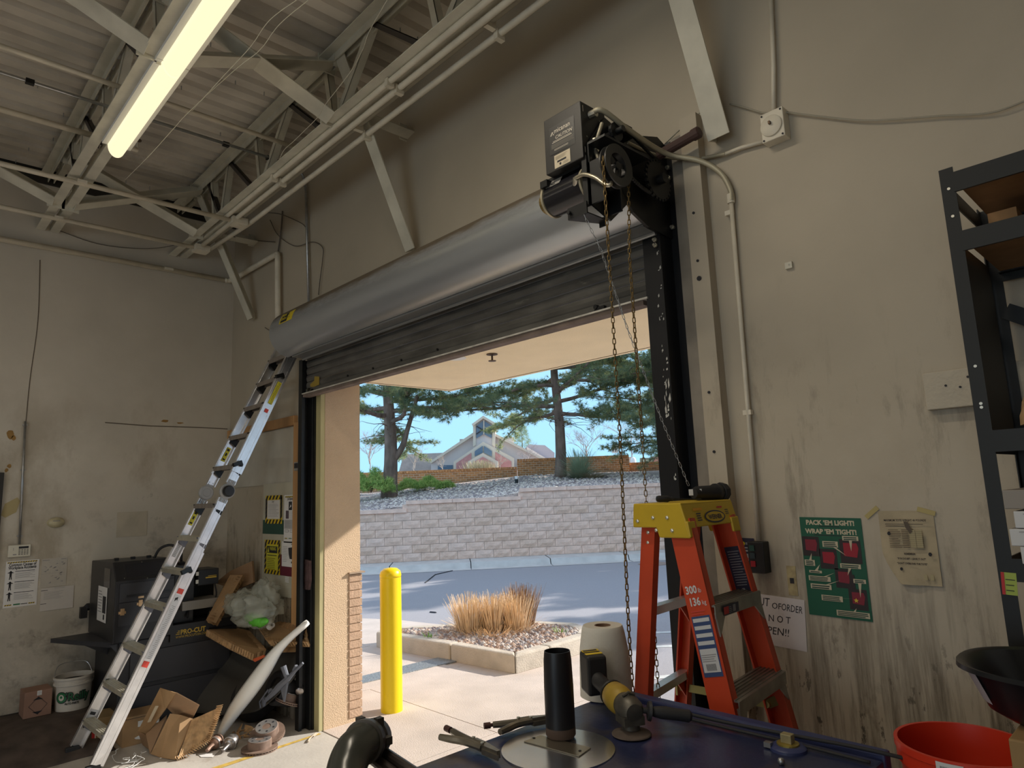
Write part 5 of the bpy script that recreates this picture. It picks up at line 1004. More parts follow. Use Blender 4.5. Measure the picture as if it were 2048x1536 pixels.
for i in range(len(ec) - 1):
    p = ec[i]; d = (ec[i + 1] - p); n_ = d.normalized().cross(V((.5, -.8, .2))).normalized(); r_ = .022
    sheet(a, [p - n_ * r_, p + d * .6 - n_ * r_ * .6, p + d * .9 + n_ * r_, p + n_ * r_ * .7 + V((.01, -.02, .0))], .002)
a.build('corrugated_edge', M_cardl, t, kind='stuff')
a = MB(); M_tape = mat('clear_tape', (.50, .42, .30), .25); f_ = [FP(313, 1412, .31), FP(320, 1412, .31), FP(304, 1444, .2), FP(297, 1445, .2)]; sheet(a, [p + V((.012, -.012, .006)) for p in f_], .001); a.build('tape', M_tape, t)
h = MB()
for (x, y, r_) in ((352, 1456, .012), (365, 1443, .007), (388, 1455, .008), (395, 1440, .01)): c = FP(x, y, .17 if x < 380 else .17); sheet(h, [c + V((.02, -.02, .01)) + (A1 - A0).normalized() * r_ * math.cos(k) * 1.4 + V((.6, .7, 0)) * r_ * math.sin(k) * 1.2 for k in range(6)], .001)
# dark grey car panel
M_pan = mat('grey_car_panel', (.075, .072, .065), .38, var=.15, vscale=4, col2=(.16, .15, .14), v2scale=11, thr=.70)
rows = [[(338, 1420), (352, 1385), (385, 1335), (420, 1302), (450, 1290)], [(400, 1425), (405, 1390), (425, 1345), (455, 1310), (490, 1295)], [(455, 1432), (462, 1400), (480, 1362), (510, 1322), (540, 1300)], [(505, 1424), (530, 1400), (548, 1370), (568, 1335), (582, 1305)], [(518, 1420), (560, 1385), (590, 1352), (606, 1325), (612, 1300)]]
vs = []; DY = [.0, .03, .09, .15, .18]
for r_ in rows:
    for k, p in enumerate(r_): vs.append(PQ(p[0], p[1], DY[k] - .04 + min(0, (470 - p[0]) * .0006)))
a = MB(); a.add(vs, [(i * 5 + j, (i + 1) * 5 + j, (i + 1) * 5 + j + 1, i * 5 + j + 1) for i in range(4) for j in range(4)]); o = a.build('car_panel', M_pan, smooth=True); tag(o, 'curved dark grey car body panel leaning in the corner pile', 'car part')
md = o.modifiers.new('s', 'SUBSURF'); md.levels = md.render_levels = 3; md2 = o.modifiers.new('t', 'SOLIDIFY'); md2.thickness = .012
# white curved bar
cl = [(617, 1243, 8), (590, 1266, 9), (570, 1284, 11), (553, 1302, 17), (540, 1322, 25), (525, 1344, 30), (508, 1368, 32), (490, 1392, 31), (472, 1416, 27), (458, 1438, 21), (447, 1456, 15), (440, 1470, 11)]
a = MB(); vs = []
for i, (x, y, w_) in enumerate(cl):
    d = V((cl[min(i + 1, 11)][0] - cl[max(i - 1, 0)][0], cl[min(i + 1, 11)][1] - cl[max(i - 1, 0)][1], 0)).normalized(); nx, ny = -d.y * .86, d.x * .86; dy = -.06 - .12 * (i / 11) ** 1
    for q, e in ((-.5, .014), (-.25, -.004), (.25, -.012), (.5, .006)): vs.append(PQ(x + nx * w_ * q, y + ny * w_ * q, dy + e))
a.add(vs, [(i * 4 + j, i * 4 + j + 1, (i + 1) * 4 + j + 1, (i + 1) * 4 + j) for i in range(11) for j in range(3)]); o = a.build('bumper_bar', mat('bar_white', (.90, .89, .85), .30), smooth=True); tag(o, 'white curved metal bumper bar slanting across the scrap pile', 'car part')
md = o.modifiers.new('s', 'SUBSURF'); md.levels = md.render_levels = 1; md2 = o.modifiers.new('t', 'SOLIDIFY'); md2.thickness = .012; md2.offset = 1
# grey plastic bracket
a = MB(); c_ = [PQ(x, y, -.10) for x, y in ((606, 1326), (590, 1342), (575, 1358), (560, 1372), (545, 1388), (528, 1404))]; a.tube(c_, .012, 6, rs=[.010, .012, .022, .026, .020, .012])
p = c_[2]; a.cyl(p, p + V((-.03, -.02, .09)), .018, .022, 10); a.prism([c_[2], c_[3], c_[3] + V((.06, 0, -.10)), ], (.01, .01, 0)); a.box(c_[1] + V((0, 0, .02)), (.06, .02, .015), Matrix.Rotation(-.8, 3, 'Y')); a.box(c_[5], (.03, .02, .06), Matrix.Rotation(.5, 3, 'Y')); a.box(c_[4] + V((-.02, -.01, .02)), (.05, .015, .02), Matrix.Rotation(-.6, 3, 'Y')); a.tube([c_[4] + V((-.03, -.02, .03)), c_[5] + V((-.03, -.02, .0)), c_[5] + V((.01, -.03, -.03))], .006, 6)
tag(a.build('plastic_bracket', mat('bracket_grey', (.13, .14, .17), .5)), 'grey moulded plastic bracket on the dark panel near the left guide', 'car part')
# tyre and discs in the dark
def tyre(c, ax, R0, r0, label):
    t = thing('tyre', c, label, 'tyre'); a = MB(); prof = [(R0 - r0 * 1.6, -.07), (R0 - .02, -.09), (R0, -.07), (R0, .07), (R0 - .02, .09), (R0 - r0 * 1.6, .07), (R0 - r0 * 1.75, .0)]; a.lathe(prof, c, ax, 40, closed=True); a.build('casing', M_rubber, t, smooth=2); a = MB(); a.lathe([(.02, .02), (.06, .03), (R0 - r0 * 1.7, .0), (R0 - r0 * 1.6, .05)], c, ax, 32); a.build('wheel', mat('wheel_dark', (.05, .045, .04), .5, .5), t, smooth=2); return t
tyre(V((-5.62, 2.40, .17)), (.35, -.55, .75), .17, .05, 'dark tyre lying under the grey panel behind the white bar'); tyre(V((-5.26, 2.47, .28)), (.15, -.9, .3), .125, .03, 'small dark wheel leaning in the corner behind the left guide')
# rotors
M_rot = mat('rotor_rust', (.25, .17, .13), .7, .3, var=.3, vscale=20); M_rotf = mat('rotor_face', (.42, .40, .39), .35, .7, var=.2, vscale=14)
def rotor(c, ax, R0, label):
    ax = V(ax).normalized(); t = thing('brake_rotor', c, label, 'brake rotor'); a = MB(); a.lathe([(R0 * .66, .0), (R0, 0), (R0, .007), (R0 * .66, .007)], c, ax, 40, closed=True); a.lathe([(R0 * .66, .013), (R0, .013), (R0, .020), (R0 * .66, .020)], c, ax, 40, closed=True); d_ = a.build('friction_ring', M_rot, t, smooth=2)
    a = MB(); u = ax.cross(V((1, .1, 0))).normalized(); v = ax.cross(u)
    for k in range(36): an = k * math.pi / 18; p = c + (u * math.cos(an) + v * math.sin(an)) * R0 * .84; a.bar(p + ax * .007 - (u * math.cos(an) + v * math.sin(an)) * R0 * .15, p + ax * .007 + (u * math.cos(an) + v * math.sin(an)) * R0 * .15, .004, .014, ax)
    a.build('cooling_vane', M_rot, t, kind='stuff')
    a = MB(); a.lathe([(R0 * .66, .018), (R0 * .66, .068), (R0 * .62, .072), (R0 * .6, .072)], c, ax, 36); a.build('hat_side', M_rot, t, smooth=2); a = MB(); a.lathe([(R0 * .25, .068), (R0 * .25, .074), (R0 * .62, .074), (R0 * .62, .068)], c, ax, 36, closed=True); a.build('hat_face', M_rotf, t, smooth=2)
    a = MB(); a.lathe([(0, .02), (R0 * .26, .02), (R0 * .26, .07)], c, ax, 24)
    for k in range(6): an = k * 1.047; p = c + (u * math.cos(an) + v * math.sin(an)) * R0 * .44 + ax * .0745; a.cyl(p, p + ax * .0006, .008, n=10)
    a.build('bolt_hole', M_ink, t)
rotor(FP(519, 1500, .0), (0, 0, 1), .122, 'brake rotor lying flat on the floor in the sunlight'); rotor(FP(535, 1470, .055), (.25, -.22, .85), .122, 'brake rotor propped on edge behind the flat rotor'); rotor(PQ(575, 1405, -.02), (.1, .35, .9), .10, 'rusty brake rotor in the shadows under the grey bracket')
# cv joints
M_cv = mat('machined_steel', (.40, .37, .36), .3, .9, var=.25, vscale=20); M_cvr = mat('rusty_joint', (.30, .19, .14), .6, .5, var=.2, vscale=20)
for px, py, mm, lab in ((431, 1484, M_cvr, 'rusty drive shaft joint beside the shiny one by the cardboard'), (462, 1484, M_cv, 'shiny steel drive shaft joint beside the rotors')):
    c = FP(px, py, .045); ax = V((.55, -.75, -.22)).normalized(); t = thing('drive_joint', c, lab, 'car part'); a = MB(); a.lathe([(0, -.05), (.03, -.05), (.046, -.02), (.048, .01), (.04, .03), (.025, .04)], c, ax, 24); a.build('bell', mm, t, smooth=2); a = MB(); a.lathe([(.025, .038), (.018, .05), (.016, .085), (.013, .1), (0, .102)], c, ax, 16); a.build('shaft', mm, t, smooth=2); a = MB(); a.lathe([(.047, .012), (.050, .014), (.050, .020), (.046, .022)], c, ax, 24); a.build('ring', M_rotf, t)
for (px, py, lab) in ((600, 1425, 'steel hub stub against the left guide in shadow'), (600, 1380, 'pale ringed bushing hanging under the bracket')): c = PQ(px, py, -.02) if py < 1400 else FP(px, py, .04); a = MB(); a.lathe([(.012, -.05), (.022, -.04), (.022, .0), (.03, .005), (.03, .02), (.014, .03)], c, (.7, -.5, -.3), 16); a.tube(curve([c + V((-.03, 0, .03)), c + V((-.06, -.01, .08)), c + V((-.1, 0, .06))], 4), .009, 6); tag(a.build('bushing', M_cv, smooth=2), lab, 'car part')
# honeycomb card pads
def pad(pts, th, label, seed, cells_side=(0, 1)):
    random.seed(seed); t = thing('honeycomb_pad', pts[0], label, 'cardboard'); P_ = [V(p) for p in pts]; c = sum(P_, V((0, 0, 0))) / len(P_); n_ = V((0, 0, 0))
    for i in range(len(P_)): n_ += (P_[i] - c).cross(P_[(i + 1) % len(P_)] - c)
    n_.normalize(); n_ = -n_ if n_.dot(CAM - c) > 0 else n_
    a = MB(); a.prism(P_, n_ * .005); a.build('top_sheet', M_card, t); a = MB(); a.prism([p + n_ * th for p in P_], n_ * .005); a.build('bottom_sheet', M_card, t)
    a = MB()
    for i in range(len(P_)):
        p, q = P_[i], P_[(i + 1) % len(P_)]; L = (q - p).length; k = max(2, int(L / .024)); inn = (c - p.lerp(q, .5)).normalized()
        for j in range(k):
            x0 = p.lerp(q, j / k) + inn * random.uniform(-.010, .012); x1 = p.lerp(q, (j + .8) / k) + inn * random.uniform(-.008, .012); a.add([x0, x1, x1 + n_ * th, x0 + n_ * th], [(0, 1, 2, 3)]); a.add([x0, x0 + inn * .04, x0 + inn * .04 + n_ * th, x0 + n_ * th], [(0, 1, 2, 3)]); a.add([x1, x1 + inn * .04, x1 + inn * .04 + n_ * th, x1 + n_ * th], [(0, 1, 2, 3)])
    a.build('honeycomb_cells', M_cardl, t, kind='stuff'); return t
pad([PQ(412, 1258, .0), PQ(445, 1248, .12), PQ(500, 1262, .16), PQ(532, 1298, .0), PQ(508, 1308, -.06), PQ(460, 1285, -.06)], .045, 'left honeycomb cardboard pad whose corner points at the white bar', 3)
pad([PQ(518, 1255, .06), PQ(560, 1243, .1), PQ(612, 1250, .02), PQ(616, 1284, -.02), PQ(536, 1282, -.04)], .045, 'honeycomb cardboard pad on the right of the pile beside the guide', 4)
pad([PQ(412, 1240, -.03), PQ(460, 1150, .12), PQ(486, 1150, .13), PQ(432, 1246, .0)], .045, 'honeycomb cardboard pad standing on edge behind the plastic bag', 5)
a = MB(); random.seed(9); sheet(a, [PQ(430, 1166, .16), PQ(460, 1142, .17), PQ(504, 1122, .18), PQ(507, 1165, .18), PQ(470, 1180, .16)], .02); tag(a.build('cardboard_scrap', MATS['cardboard_dark']), 'torn dark cardboard scrap against the wall behind the pads', 'cardboard')
a = MB(); sheet(a, [PQ(545, 1290, .04), PQ(600, 1288, .02), PQ(600, 1303, .0), PQ(550, 1305, .02)], .008); tag(a.build('cardboard_scrap', M_cardl), 'crumpled cardboard scrap under the right honeycomb pad', 'cardboard')
a = MB()
for k in range(9): p = FP(475 + k * 4, 1462 + (k % 3) * 5, .03); sheet(a, [p + V((random.uniform(-.05, .05), random.uniform(-.05, .05), random.uniform(-.02, .05))) for _ in range(4)], .004)
tag(a.build('cardboard_scrap', M_cardl), 'shredded cardboard bits between the drive joints and the rotors', 'cardboard')
a = MB(); c = PQ(541, 1258, -.0) + V((0, 0, .025)); a.lathe([(.014, -.02), (.027, -.02), (.027, .02), (.014, .02)], c, (.8, .1, .5), 20, closed=True); tag(a.build('tape_roll', M_white), 'small white roll of tape on the right honeycomb pad', 'tape')
a = MB(); sheet(a, [PQ(503, 1319, -.06), PQ(527, 1310, -.06), PQ(530, 1314, -.06), PQ(510, 1324, -.06)], .01); tag(a.build('orange_strip', mat('orange_plastic', (.65, .12, .04), .5)), 'small orange plastic strip beside the white bumper bar', 'scrap')
# clear plastic bag with green film
random.seed(15); M_bag = mat('clear_plastic', (.62, .64, .56), .22, alpha=.42, var=.2, vscale=9, bump=.6, bscale=9); bm_ = bpy.data.materials['clear_plastic']
def blob(mb, c, r, sc, mm, amp=.25, fr_=3.0, n=28, seed=0):
    k0 = len(mb.v); mb.ball(c, r, n, mm, sc)
    for i in range(k0, len(mb.v)):
        d = (mb.v[i] - c); q = d.normalized(); f_ = 1 + amp * noise.noise(q * fr_ + V((seed, 0, 0))) + amp * .5 * abs(noise.noise(q * fr_ * 3 + V((seed, 3, 0)))); mb.v[i] = c + d * f_
a = MB(); c = PQ(508, 1216, .03); blob(a, c, .21, (1.5, .75, .62), M_bag, .45, 2.0, 64, 1); c2 = PQ(530, 1190, .05); blob(a, c2, .12, (1.3, .6, .9), M_bag, .5, 2.6, 44, 12)
k0 = 0
for i in range(len(a.v)):
    q = a.v[i]; cc_ = c if (q - c).length < (q - c2).length else c2; d = (q - cc_).normalized(); a.v[i] = q + d * (.022 * (1 - abs(noise.noise(V((q.x * 7, q.y * 7, q.z * 13)))) * 3.2))
for i in range(len(a.v)):
    lim = PQ(508, 1256, 0).z
    if a.v[i].z < lim: a.v[i].z = lim + (a.v[i].z - lim) * .15
o = a.build('plastic_bag', None, smooth=True); tag(o, 'crumpled clear plastic bag sitting on top of the cardboard pads', 'bag')
a = MB(); blob(a, PQ(512, 1240, -.05), .085, (2.0, .6, .55), mat('green_film', (.12, .50, .05), .5, var=.5, vscale=14), .25, 3, 24, 2); a.build('green_film', None, o, smooth=True)
# litter
a = MB(); p = FP(632, 1466, .006); a.tube([p, p + V((.09, -.10, .004)), p + V((.13, -.13, .003))], .006, 6); a.tube([p + V((.01, .01, 0)), p + V((.08, -.06, .01))], .004, 5); tag(a.build('litter_stick', mat('litter', (.5, .4, .3), .7)), 'thin stick and wire scrap lying by the left guide foot', 'litter')
a = MB(); random.seed(5)
for k in range(6): q = [FP(245 + k * 6, 1525, .01)]; [q.append(q[-1] + V((random.gauss(0, .03), random.gauss(0, .03), abs(random.gauss(0, .01))))) for _ in range(6)]; a.tube(curve(q, 3), .0018, 4)
tag(a.build('string_tangle', M_white), 'tangle of pale string on the sunlit floor beside the ladder', 'litter')
a = MB(); sheet(a, [FP(395, 1508, .003), FP(440, 1500, .003), FP(425, 1514, .003), FP(402, 1514, .003)], .001); tag(a.build('paper_scrap', M_paper), 'white paper scrap on the floor under the cardboard flap', 'litter')

# ---- papers and devices on the left wall
def wallpaper_thing(F_, w_, h_, name, label, draw, mm=M_paper, cat='poster', th=.0012, lift=.002):
    t = MB(); F_.slab(t, 0, 0, w_, h_, th, mm, lift); o = t.build(name, None); tag(o, label, cat); a = MB(); draw(a, F_, w_, h_, lift + th + .0008)
    if a.v: a.build('print', None, o)
    return o
def LF(px0, py1, px1, py0): a = Lp(px0, py1); b = Lp(px1, py0); return Fr((XL, a.y, a.z), (0, 1, 0), (0, 0, 1)), b.y - a.y, b.z - a.z
def person_icon(a, F_, u, v, s, c): F_.poly(a, [(u + s * .1 * math.cos(k * .8), v + s * .9 + s * .1 * math.sin(k * .8)) for k in range(8)], M_ink, c); F_.poly(a, [(u - s * .12, v + s * .75), (u - s * .3, v + s * .72), (u - s * .26, v + s * .8), (u, v + s * .95), (u + s * .26, v + s * .8), (u + s * .3, v + s * .72), (u + s * .12, v + s * .75), (u + s * .1, v + s * .4), (u + s * .14, v), (u + s * .05, v), (u, v + s * .35), (u - s * .05, v), (u - s * .14, v), (u - s * .1, v + s * .4)], M_ink, c)
def d1_(a, F_, w_, h_, c):
    F_.stripes(a, w_ * .04, h_ * .955, w_ * .94, h_ * .98, 12, M_yel, M_ink, c); F_.stripes(a, w_ * .04, h_ * .04, w_ * .25, h_ * .065, 3, M_yel, M_ink, c); F_.stripes(a, w_ * .75, h_ * .04, w_ * .94, h_ * .065, 3, M_yel, M_ink, c)
    F_.text(a, w_ * .5, h_ * .885, .032, 'Common Causes of', M_ink, c, 'CENTER', thick=.001, sx=.70); F_.text(a, w_ * .5, h_ * .82, .032, 'Workplace Accidents', M_ink, c, 'CENTER', thick=.001, sx=.66)
    for k in range(3): person_icon(a, F_, w_ * .16, h_ * (.60 - k * .23), h_ * .19, c); F_.rect(a, w_ * .29, h_ * (.765 - k * .23), w_ * .88, h_ * (.777 - k * .23), M_ink, c); F_.lines(a, w_ * .3, w_ * .9, h_ * (.62 - k * .23), h_ * (.75 - k * .23), 6, M_inkg, .3, c)
    F_.rect(a, w_ * .3, h_ * .04, w_ * .5, h_ * .07, M_grn, c); F_.rect(a, w_ * .52, h_ * .045, w_ * .72, h_ * .06, M_ink, c)
F_, w_, h_ = LF(5, 1217, 79, 1118); wallpaper_thing(F_, w_, h_, 'safety_poster', 'white poster titled Common Causes of Workplace Accidents under the keypad', d1_)
def d2_(a, F_, w_, h_, c):
    F_.rect(a, 0.005, h_ * .93, w_ * .3, h_ * .95, M_inkg, c); F_.rect(a, w_ * .75, h_ * .94, w_ * .95, h_ * .96, M_inkg, c); F_.rect(a, 0, h_ * .47, w_ * .9, h_ * .475, M_inkg, c); random.seed(3)
    for k in range(26): u = random.uniform(.05, .85) * w_; v = random.uniform(.1, .85) * h_; F_.poly(a, [(u, v), (u + .02, v + random.uniform(-.01, .02)), (u + .02, v + .003)], M_inkg, c)
F_, w_, h_ = LF(80, 1176, 135, 1114); wallpaper_thing(F_, w_, h_, 'diagram_sheet', 'faded diagram sheet right of the accidents poster', d2_, mat('paper_faded', (.52, .48, .42), .8, var=.1))
def d3_(a, F_, w_, h_, c): F_.lines(a, .02, w_ * .75, h_ * .5, h_ * .85, 7, M_inkg, .2, c); F_.rect(a, .0, h_ * .88, w_ * .2, h_ * .9, M_ink, c); F_.rect(a, .0, h_ * .3, w_ * .18, h_ * .32, M_ink, c); F_.rect(a, w_ * .4, h_ * .95, w_ * .72, h_ * .965, M_inkg, c)
F_, w_, h_ = LF(79, 1223, 148, 1170); wallpaper_thing(F_, w_, h_, 'notice_sheet', 'mostly blank white notice sheet below the diagram sheet', d3_, mat('paper_dim', (.60, .56, .52), .8, var=.05), lift=.0045)
F_, w_, h_ = LF(14, 1115, 61, 1088); t = MB(); F_.slab(t, 0, 0, w_, h_, .028, mat('keypad_cream', (.68, .64, .53), .5)); kp = t.build('alarm_keypad', None, bevel=.004); tag(kp, 'cream alarm keypad at the foot of the thin wall conduit', 'keypad')
a = MB(); F_.rect(a, w_ * .46, h_ * .68, w_ * .9, h_ * .86, M_ink, .0292); F_.rect(a, w_ * .22, h_ * .16, w_ * .38, h_ * .25, M_inkg, .0292); F_.rect(a, w_ * .22, h_ * .55, w_ * .24, h_ * .78, M_inkg, .0292); a.build('display', None, kp)
for i in range(4):
    for j in range(4): a = MB(); F_.slab(a, w_ * (.46 + i * .12), h_ * (.16 + j * .13), w_ * (.54 + i * .12), h_ * (.22 + j * .13), .003, mat('key_grey', (.12, .11, .10), .6), .028); a.build('key', None, kp)
c = Lp(112, 1045); t = thing('wall_siren', c, 'round dusty yellowed siren dome above the wall papers', 'siren'); a = MB(); a.lathe([(.0, .05), (.03, .046), (.055, .03), (.065, .0)], c, (1, 0, 0), 28); a.v = [V((v.x, c.y + (v.y - c.y) * 1.0, c.z + (v.z - c.z) * .68)) for v in a.v]; a.build('dome', mat('siren_yellowed', (.50, .44, .28), .4, var=.25, vscale=14), t, smooth=2)
a = MB(); a.box(c + V((.04, -.005, .014)), (.02, .05, .006)); a.build('slot', M_inkg, t)
o = conduit([Lp(50, 843) + V((.018, 0, 0)), Lp(38, 1088) + V((.018, 0, 0))], .009, 'thin galvanised conduit running down to the alarm keypad', M_steel)
for py in (850, 940, 1072): p = Lp(50 - (py - 843) * .049, py) + V((.01, 0, 0)); a = MB(); a.box(p, (.02, .035, .01)); a.build('strap', M_steel, o)
# ---- frame, board and notices on the stub of door wall
fW = Fr((0, W, 0), (1, 0, 0), (0, 0, 1))
def WF(px0, py1, px1, py0, y=W): a = at(px0, py1, 1, y); b = at(px1, py0, 1, y); return Fr((a.x, y, a.z), (1, 0, 0), (0, 0, 1)), b.x - a.x, b.z - a.z
ff = thing('lumber_frame', (-5.9, W, .8), 'rough lumber frame with a pale plywood panel on the wall left of the door guide', 'frame')
a = MB(); a.bb(-6.80, W - .038, 2.345, -5.345, W, 2.425); a.build('top_rail', M_wood, ff, bevel=.003); a = MB(); a.bb(-5.335, W - .045, .62, -5.20, W, 2.362); a.build('side_post', M_wood, ff, bevel=.003)
a = MB(); a.bb(-6.80, W - .012, 1.86, -5.345, W, 2.335); a.build('panel', mat('board_pale', (.50, .47, .40), .8, var=.15, vscale=4), ff)
a = MB(); a.bb(-5.96, W - .02, .93, -5.337, W, 1.87); bd = a.build('notice_board', mat('board_white', (.50, .47, .37), .8, var=.12, vscale=5), ff)
a = MB(); f = Fr((-5.96, W - .0205, .93), (1, 0, 0), (0, 0, 1)); f.rect(a, 0, .505, .62, .625, mat('tape_green', (.02, .075, .055), .5), .0005); f.rect(a, .33, .17, .62, .34, mat('maroon_sheet', (.13, .015, .03), .6), .0005); f.lines(a, .46, .53, .12, .17, 4, M_paper, .6, .001, .1); f.poly(a, [(.50, -.02), (.51, .04), (.505, .0)], M_ink, .001); a.build('tape_band', None, bd)
def hz(F_, w_, h_, name, lab, draw, inner):
    t = MB(); F_.slab(t, 0, 0, w_, h_, .001, M_yel, .001); o = t.build(name, None); tag(o, lab, 'notice'); a = MB(); c = .0025; n = 8; sw = h_ / n
    F_.stripes(a, 0, h_ - .035, w_, h_, 5, M_yel, M_ink, c); F_.stripes(a, 0, 0, w_, .035, 5, M_yel, M_ink, c)
    for k in range(5): z = .03 + k * (h_ - .06) / 5; F_.poly(a, [(0, z), (.035, z + .03), (.035, z + .065), (0, z + .035)], M_ink, c); F_.poly(a, [(w_ - .035, z), (w_, z + .03), (w_, z + .065), (w_ - .035, z + .035)], M_ink, c)
    F_.rect(a, .04, .04, w_ - .04, h_ - .04, inner, c + .0008); draw(a, F_, w_, h_, c + .0016); a.build('print', None, o); return o
F_, w_, h_ = WF(531, 1047, 565, 990, W - .022)
hz(F_, w_, h_, 'framed_notice', 'white letter in a yellow and black striped frame, upper of two', lambda a, F_, w_, h_, c: (F_.text(a, w_ * .4, h_ * .75, .03, 'Dear', M_ink, c, sx=.7), F_.lines(a, .06, w_ - .05, .06, h_ * .72, 10, M_inkg, .2, c)), M_paper)
F_, w_, h_ = WF(529, 1146, 561, 1081, W - .022)
hz(F_, w_, h_, 'warning_notice', 'yellow WARNING sheet in a striped frame, lower of two', lambda a, F_, w_, h_, c: (F_.rect(a, .05, h_ * .62, w_ - .05, h_ * .82, M_ink, c), F_.poly(a, [(.06, h_ * .64), (.10, h_ * .64), (.08, h_ * .8)], MATS['yellow_sheet'], c + .0008), F_.text(a, .105, h_ * .70, .042, 'WARNING', MATS['yellow_sheet'], c + .0008, sx=.62, thick=.0008), F_.rect(a, .06, h_ * .54, w_ - .06, h_ * .56, M_ink, c), F_.lines(a, .06, w_ - .06, h_ * .14, h_ * .5, 7, mat('olive_ink', (.25, .22, .02), .6), .35, c)), mat('yellow_sheet', (.62, .60, .05), .6))
def d4_(a, F_, w_, h_, c):
    F_.stripes(a, .02, h_ * .945, w_ - .02, h_ * .975, 9, M_yel, M_ink, c); F_.text(a, w_ * .5, h_ * .89, .035, 'Job Shipment', M_ink, c, 'CENTER', sx=.55, thick=.0008); F_.rect(a, w_ * .38, h_ * .68, w_ * .65, h_ * .86, M_ink, c); F_.poly(a, [(w_ * .45, h_ * .72), (w_ * .6, h_ * .76), (w_ * .55, h_ * .8)], M_paper, c + .0008); F_.rect(a, w_ * .15, h_ * .5, w_ * .4, h_ * .67, mat('photo_dark', (.10, .07, .09), .5), c); F_.lines(a, w_ * .45, w_ * .78, h_ * .5, h_ * .67, 8, M_inkg, .2, c); F_.rect(a, w_ * .05, h_ * .29, w_ * .92, h_ * .48, mat('print_grey', (.42, .41, .40), .7), c); F_.lines(a, w_ * .08, w_ * .6, h_ * .31, h_ * .46, 8, M_inkg, .3, c + .0008)
    for u in (.1, .5): F_.rect(a, w_ * u, h_ * .22, w_ * (u + .3), h_ * .27, M_ink, c); F_.rect(a, w_ * (u + .02), h_ * .227, w_ * (u + .28), h_ * .263, M_paper, c + .0008)
    F_.stripes(a, .02, h_ * .08, w_ * .3, h_ * .10, 3, M_yel, M_ink, c); F_.stripes(a, w_ * .7, h_ * .08, w_ * .95, h_ * .10, 3, M_yel, M_ink, c); F_.rect(a, w_ * .4, h_ * .085, w_ * .65, h_ * .10, M_grn, c)
F_, w_, h_ = WF(568, 1085, 594, 989, W - .024); wallpaper_thing(F_, w_, h_, 'info_sheet', 'tall white info sheet with small photos beside the striped letter', d4_)
def d5_(a, F_, w_, h_, c): F_.poly(a, [(w_ * .45, h_ * .75), (w_ * .7, h_ * .78), (w_ * .85, h_ * .5), (w_ * .82, h_ * .3), (w_ * .55, h_ * .32), (w_ * .48, h_ * .5)], M_ink, c); F_.rect(a, w_ * .65, h_ * .15, w_ * .85, h_ * .22, M_ink, c); F_.rect(a, w_ * .65, h_ * .88, w_ * .92, h_ * .91, M_ink, c); F_.lines(a, w_ * .06, w_ * .42, h_ * .2, h_ * .85, 10, M_inkg, .2, c)
F_, w_, h_ = WF(564, 1132, 594, 1084, W - .024); wallpaper_thing(F_, w_, h_, 'machine_sheet', 'white sheet picturing a black machine on a maroon backing', d5_)
a = MB(); a.box((-5.215, W - .06, 1.99), (.085, .03, .07)); o = a.build('outlet_box', M_steel, bevel=.004); tag(o, 'small steel outlet box on the lumber post', 'box'); a = MB(); a.box((-5.215, W - .077, 1.995), (.05, .006, .04)); a.build('socket', M_ink, o)
a = MB(); sheet(a, [at(x, y, 1, W - .055) for x, y in ((606, 1118), (618, 1122), (619, 1160), (616, 1180), (606, 1178), (601, 1160), (603, 1140))], .02); o = a.build('rubber_flap', mat('flap_maroon', (.09, .05, .05), .8, var=.4, vscale=20, bump=.8, bscale=30)); tag(o, 'ragged dark maroon rubber flap hanging on the post beside the guide', 'rag')
# ================================================================ RIGHT SIDE: STEP LADDER, CART AND TOOLS, WALL ITEMS, SHELVING
random.seed(44)
M_org = mat('fibreglass_orange', (.56, .060, .018), .42, var=.08, vscale=9); M_ladal = mat('step_aluminium', (.34, .32, .28), .45, .7, var=.25, vscale=14); M_capy = mat('cap_yellow', (.58, .39, .015), .5, var=.08, vscale=12, col2=(.25, .17, .03), v2scale=10, thr=.68)
sl_ = thing('step_ladder', (-1.3, 2.15, 0), 'orange fibreglass step ladder with a yellow top cap standing in the doorway', 'ladder')
NF, FF = 1.985, 2.28      # near and far rail planes at the top
zt = 1.60
def lr(p_top, p_bot, wd, dp, nm, inn):
    a = MB(); d = (V(p_bot) - V(p_top)).normalized(); side = V((0, 1, 0)); a.bar(p_top, p_bot, wd, .006, side)            # web faces sideways (normal y)
    n_ = d.cross(side).normalized()
    for q in (-1, 1): a.bar(V(p_top) + n_ * q * (wd / 2 - .003) + V((0, inn * dp / 2, 0)), V(p_bot) + n_ * q * (wd / 2 - .003) + V((0, inn * dp / 2, 0)), .006, dp, side)
    return a.build(nm, M_org, sl_)
# foot positions follow the visible rail slopes down to the floor
def ext(p, q): p = V(p); q = V(q); t = p.z / (p.z - q.z); return p + (q - p) * t
nf_t = V((-1.285, NF, zt)); nf_m = at(1446, 1425, 1, 1.95); ff_t = V((-1.285, FF, zt)); ff_m = at(1578, 1452, 1, 2.42)
nf_b = ext(nf_t, nf_m); ff_b = ext(ff_t, ff_m); ff_b.y = min(ff_b.y, 2.54)
lr(nf_t, nf_b, .085, .03, 'front_rail', 1); lr(ff_t, ff_b, .085, .03, 'front_rail', -1)
nr_t = V((-1.415, NF + .012, zt)); nr_m = at(1283, 1392, 1, 1.965); fr_t = V((-1.40, FF - .015, zt)); fr_m = at(1370, 1392, 1, 2.36)
nr_b = ext(nr_t, nr_m); fr_b = ext(fr_t, fr_m)
lr(nr_t, nr_b, .055, .03, 'rear_rail', 1); lr(fr_t, fr_b, .055, .03, 'rear_rail', -1)
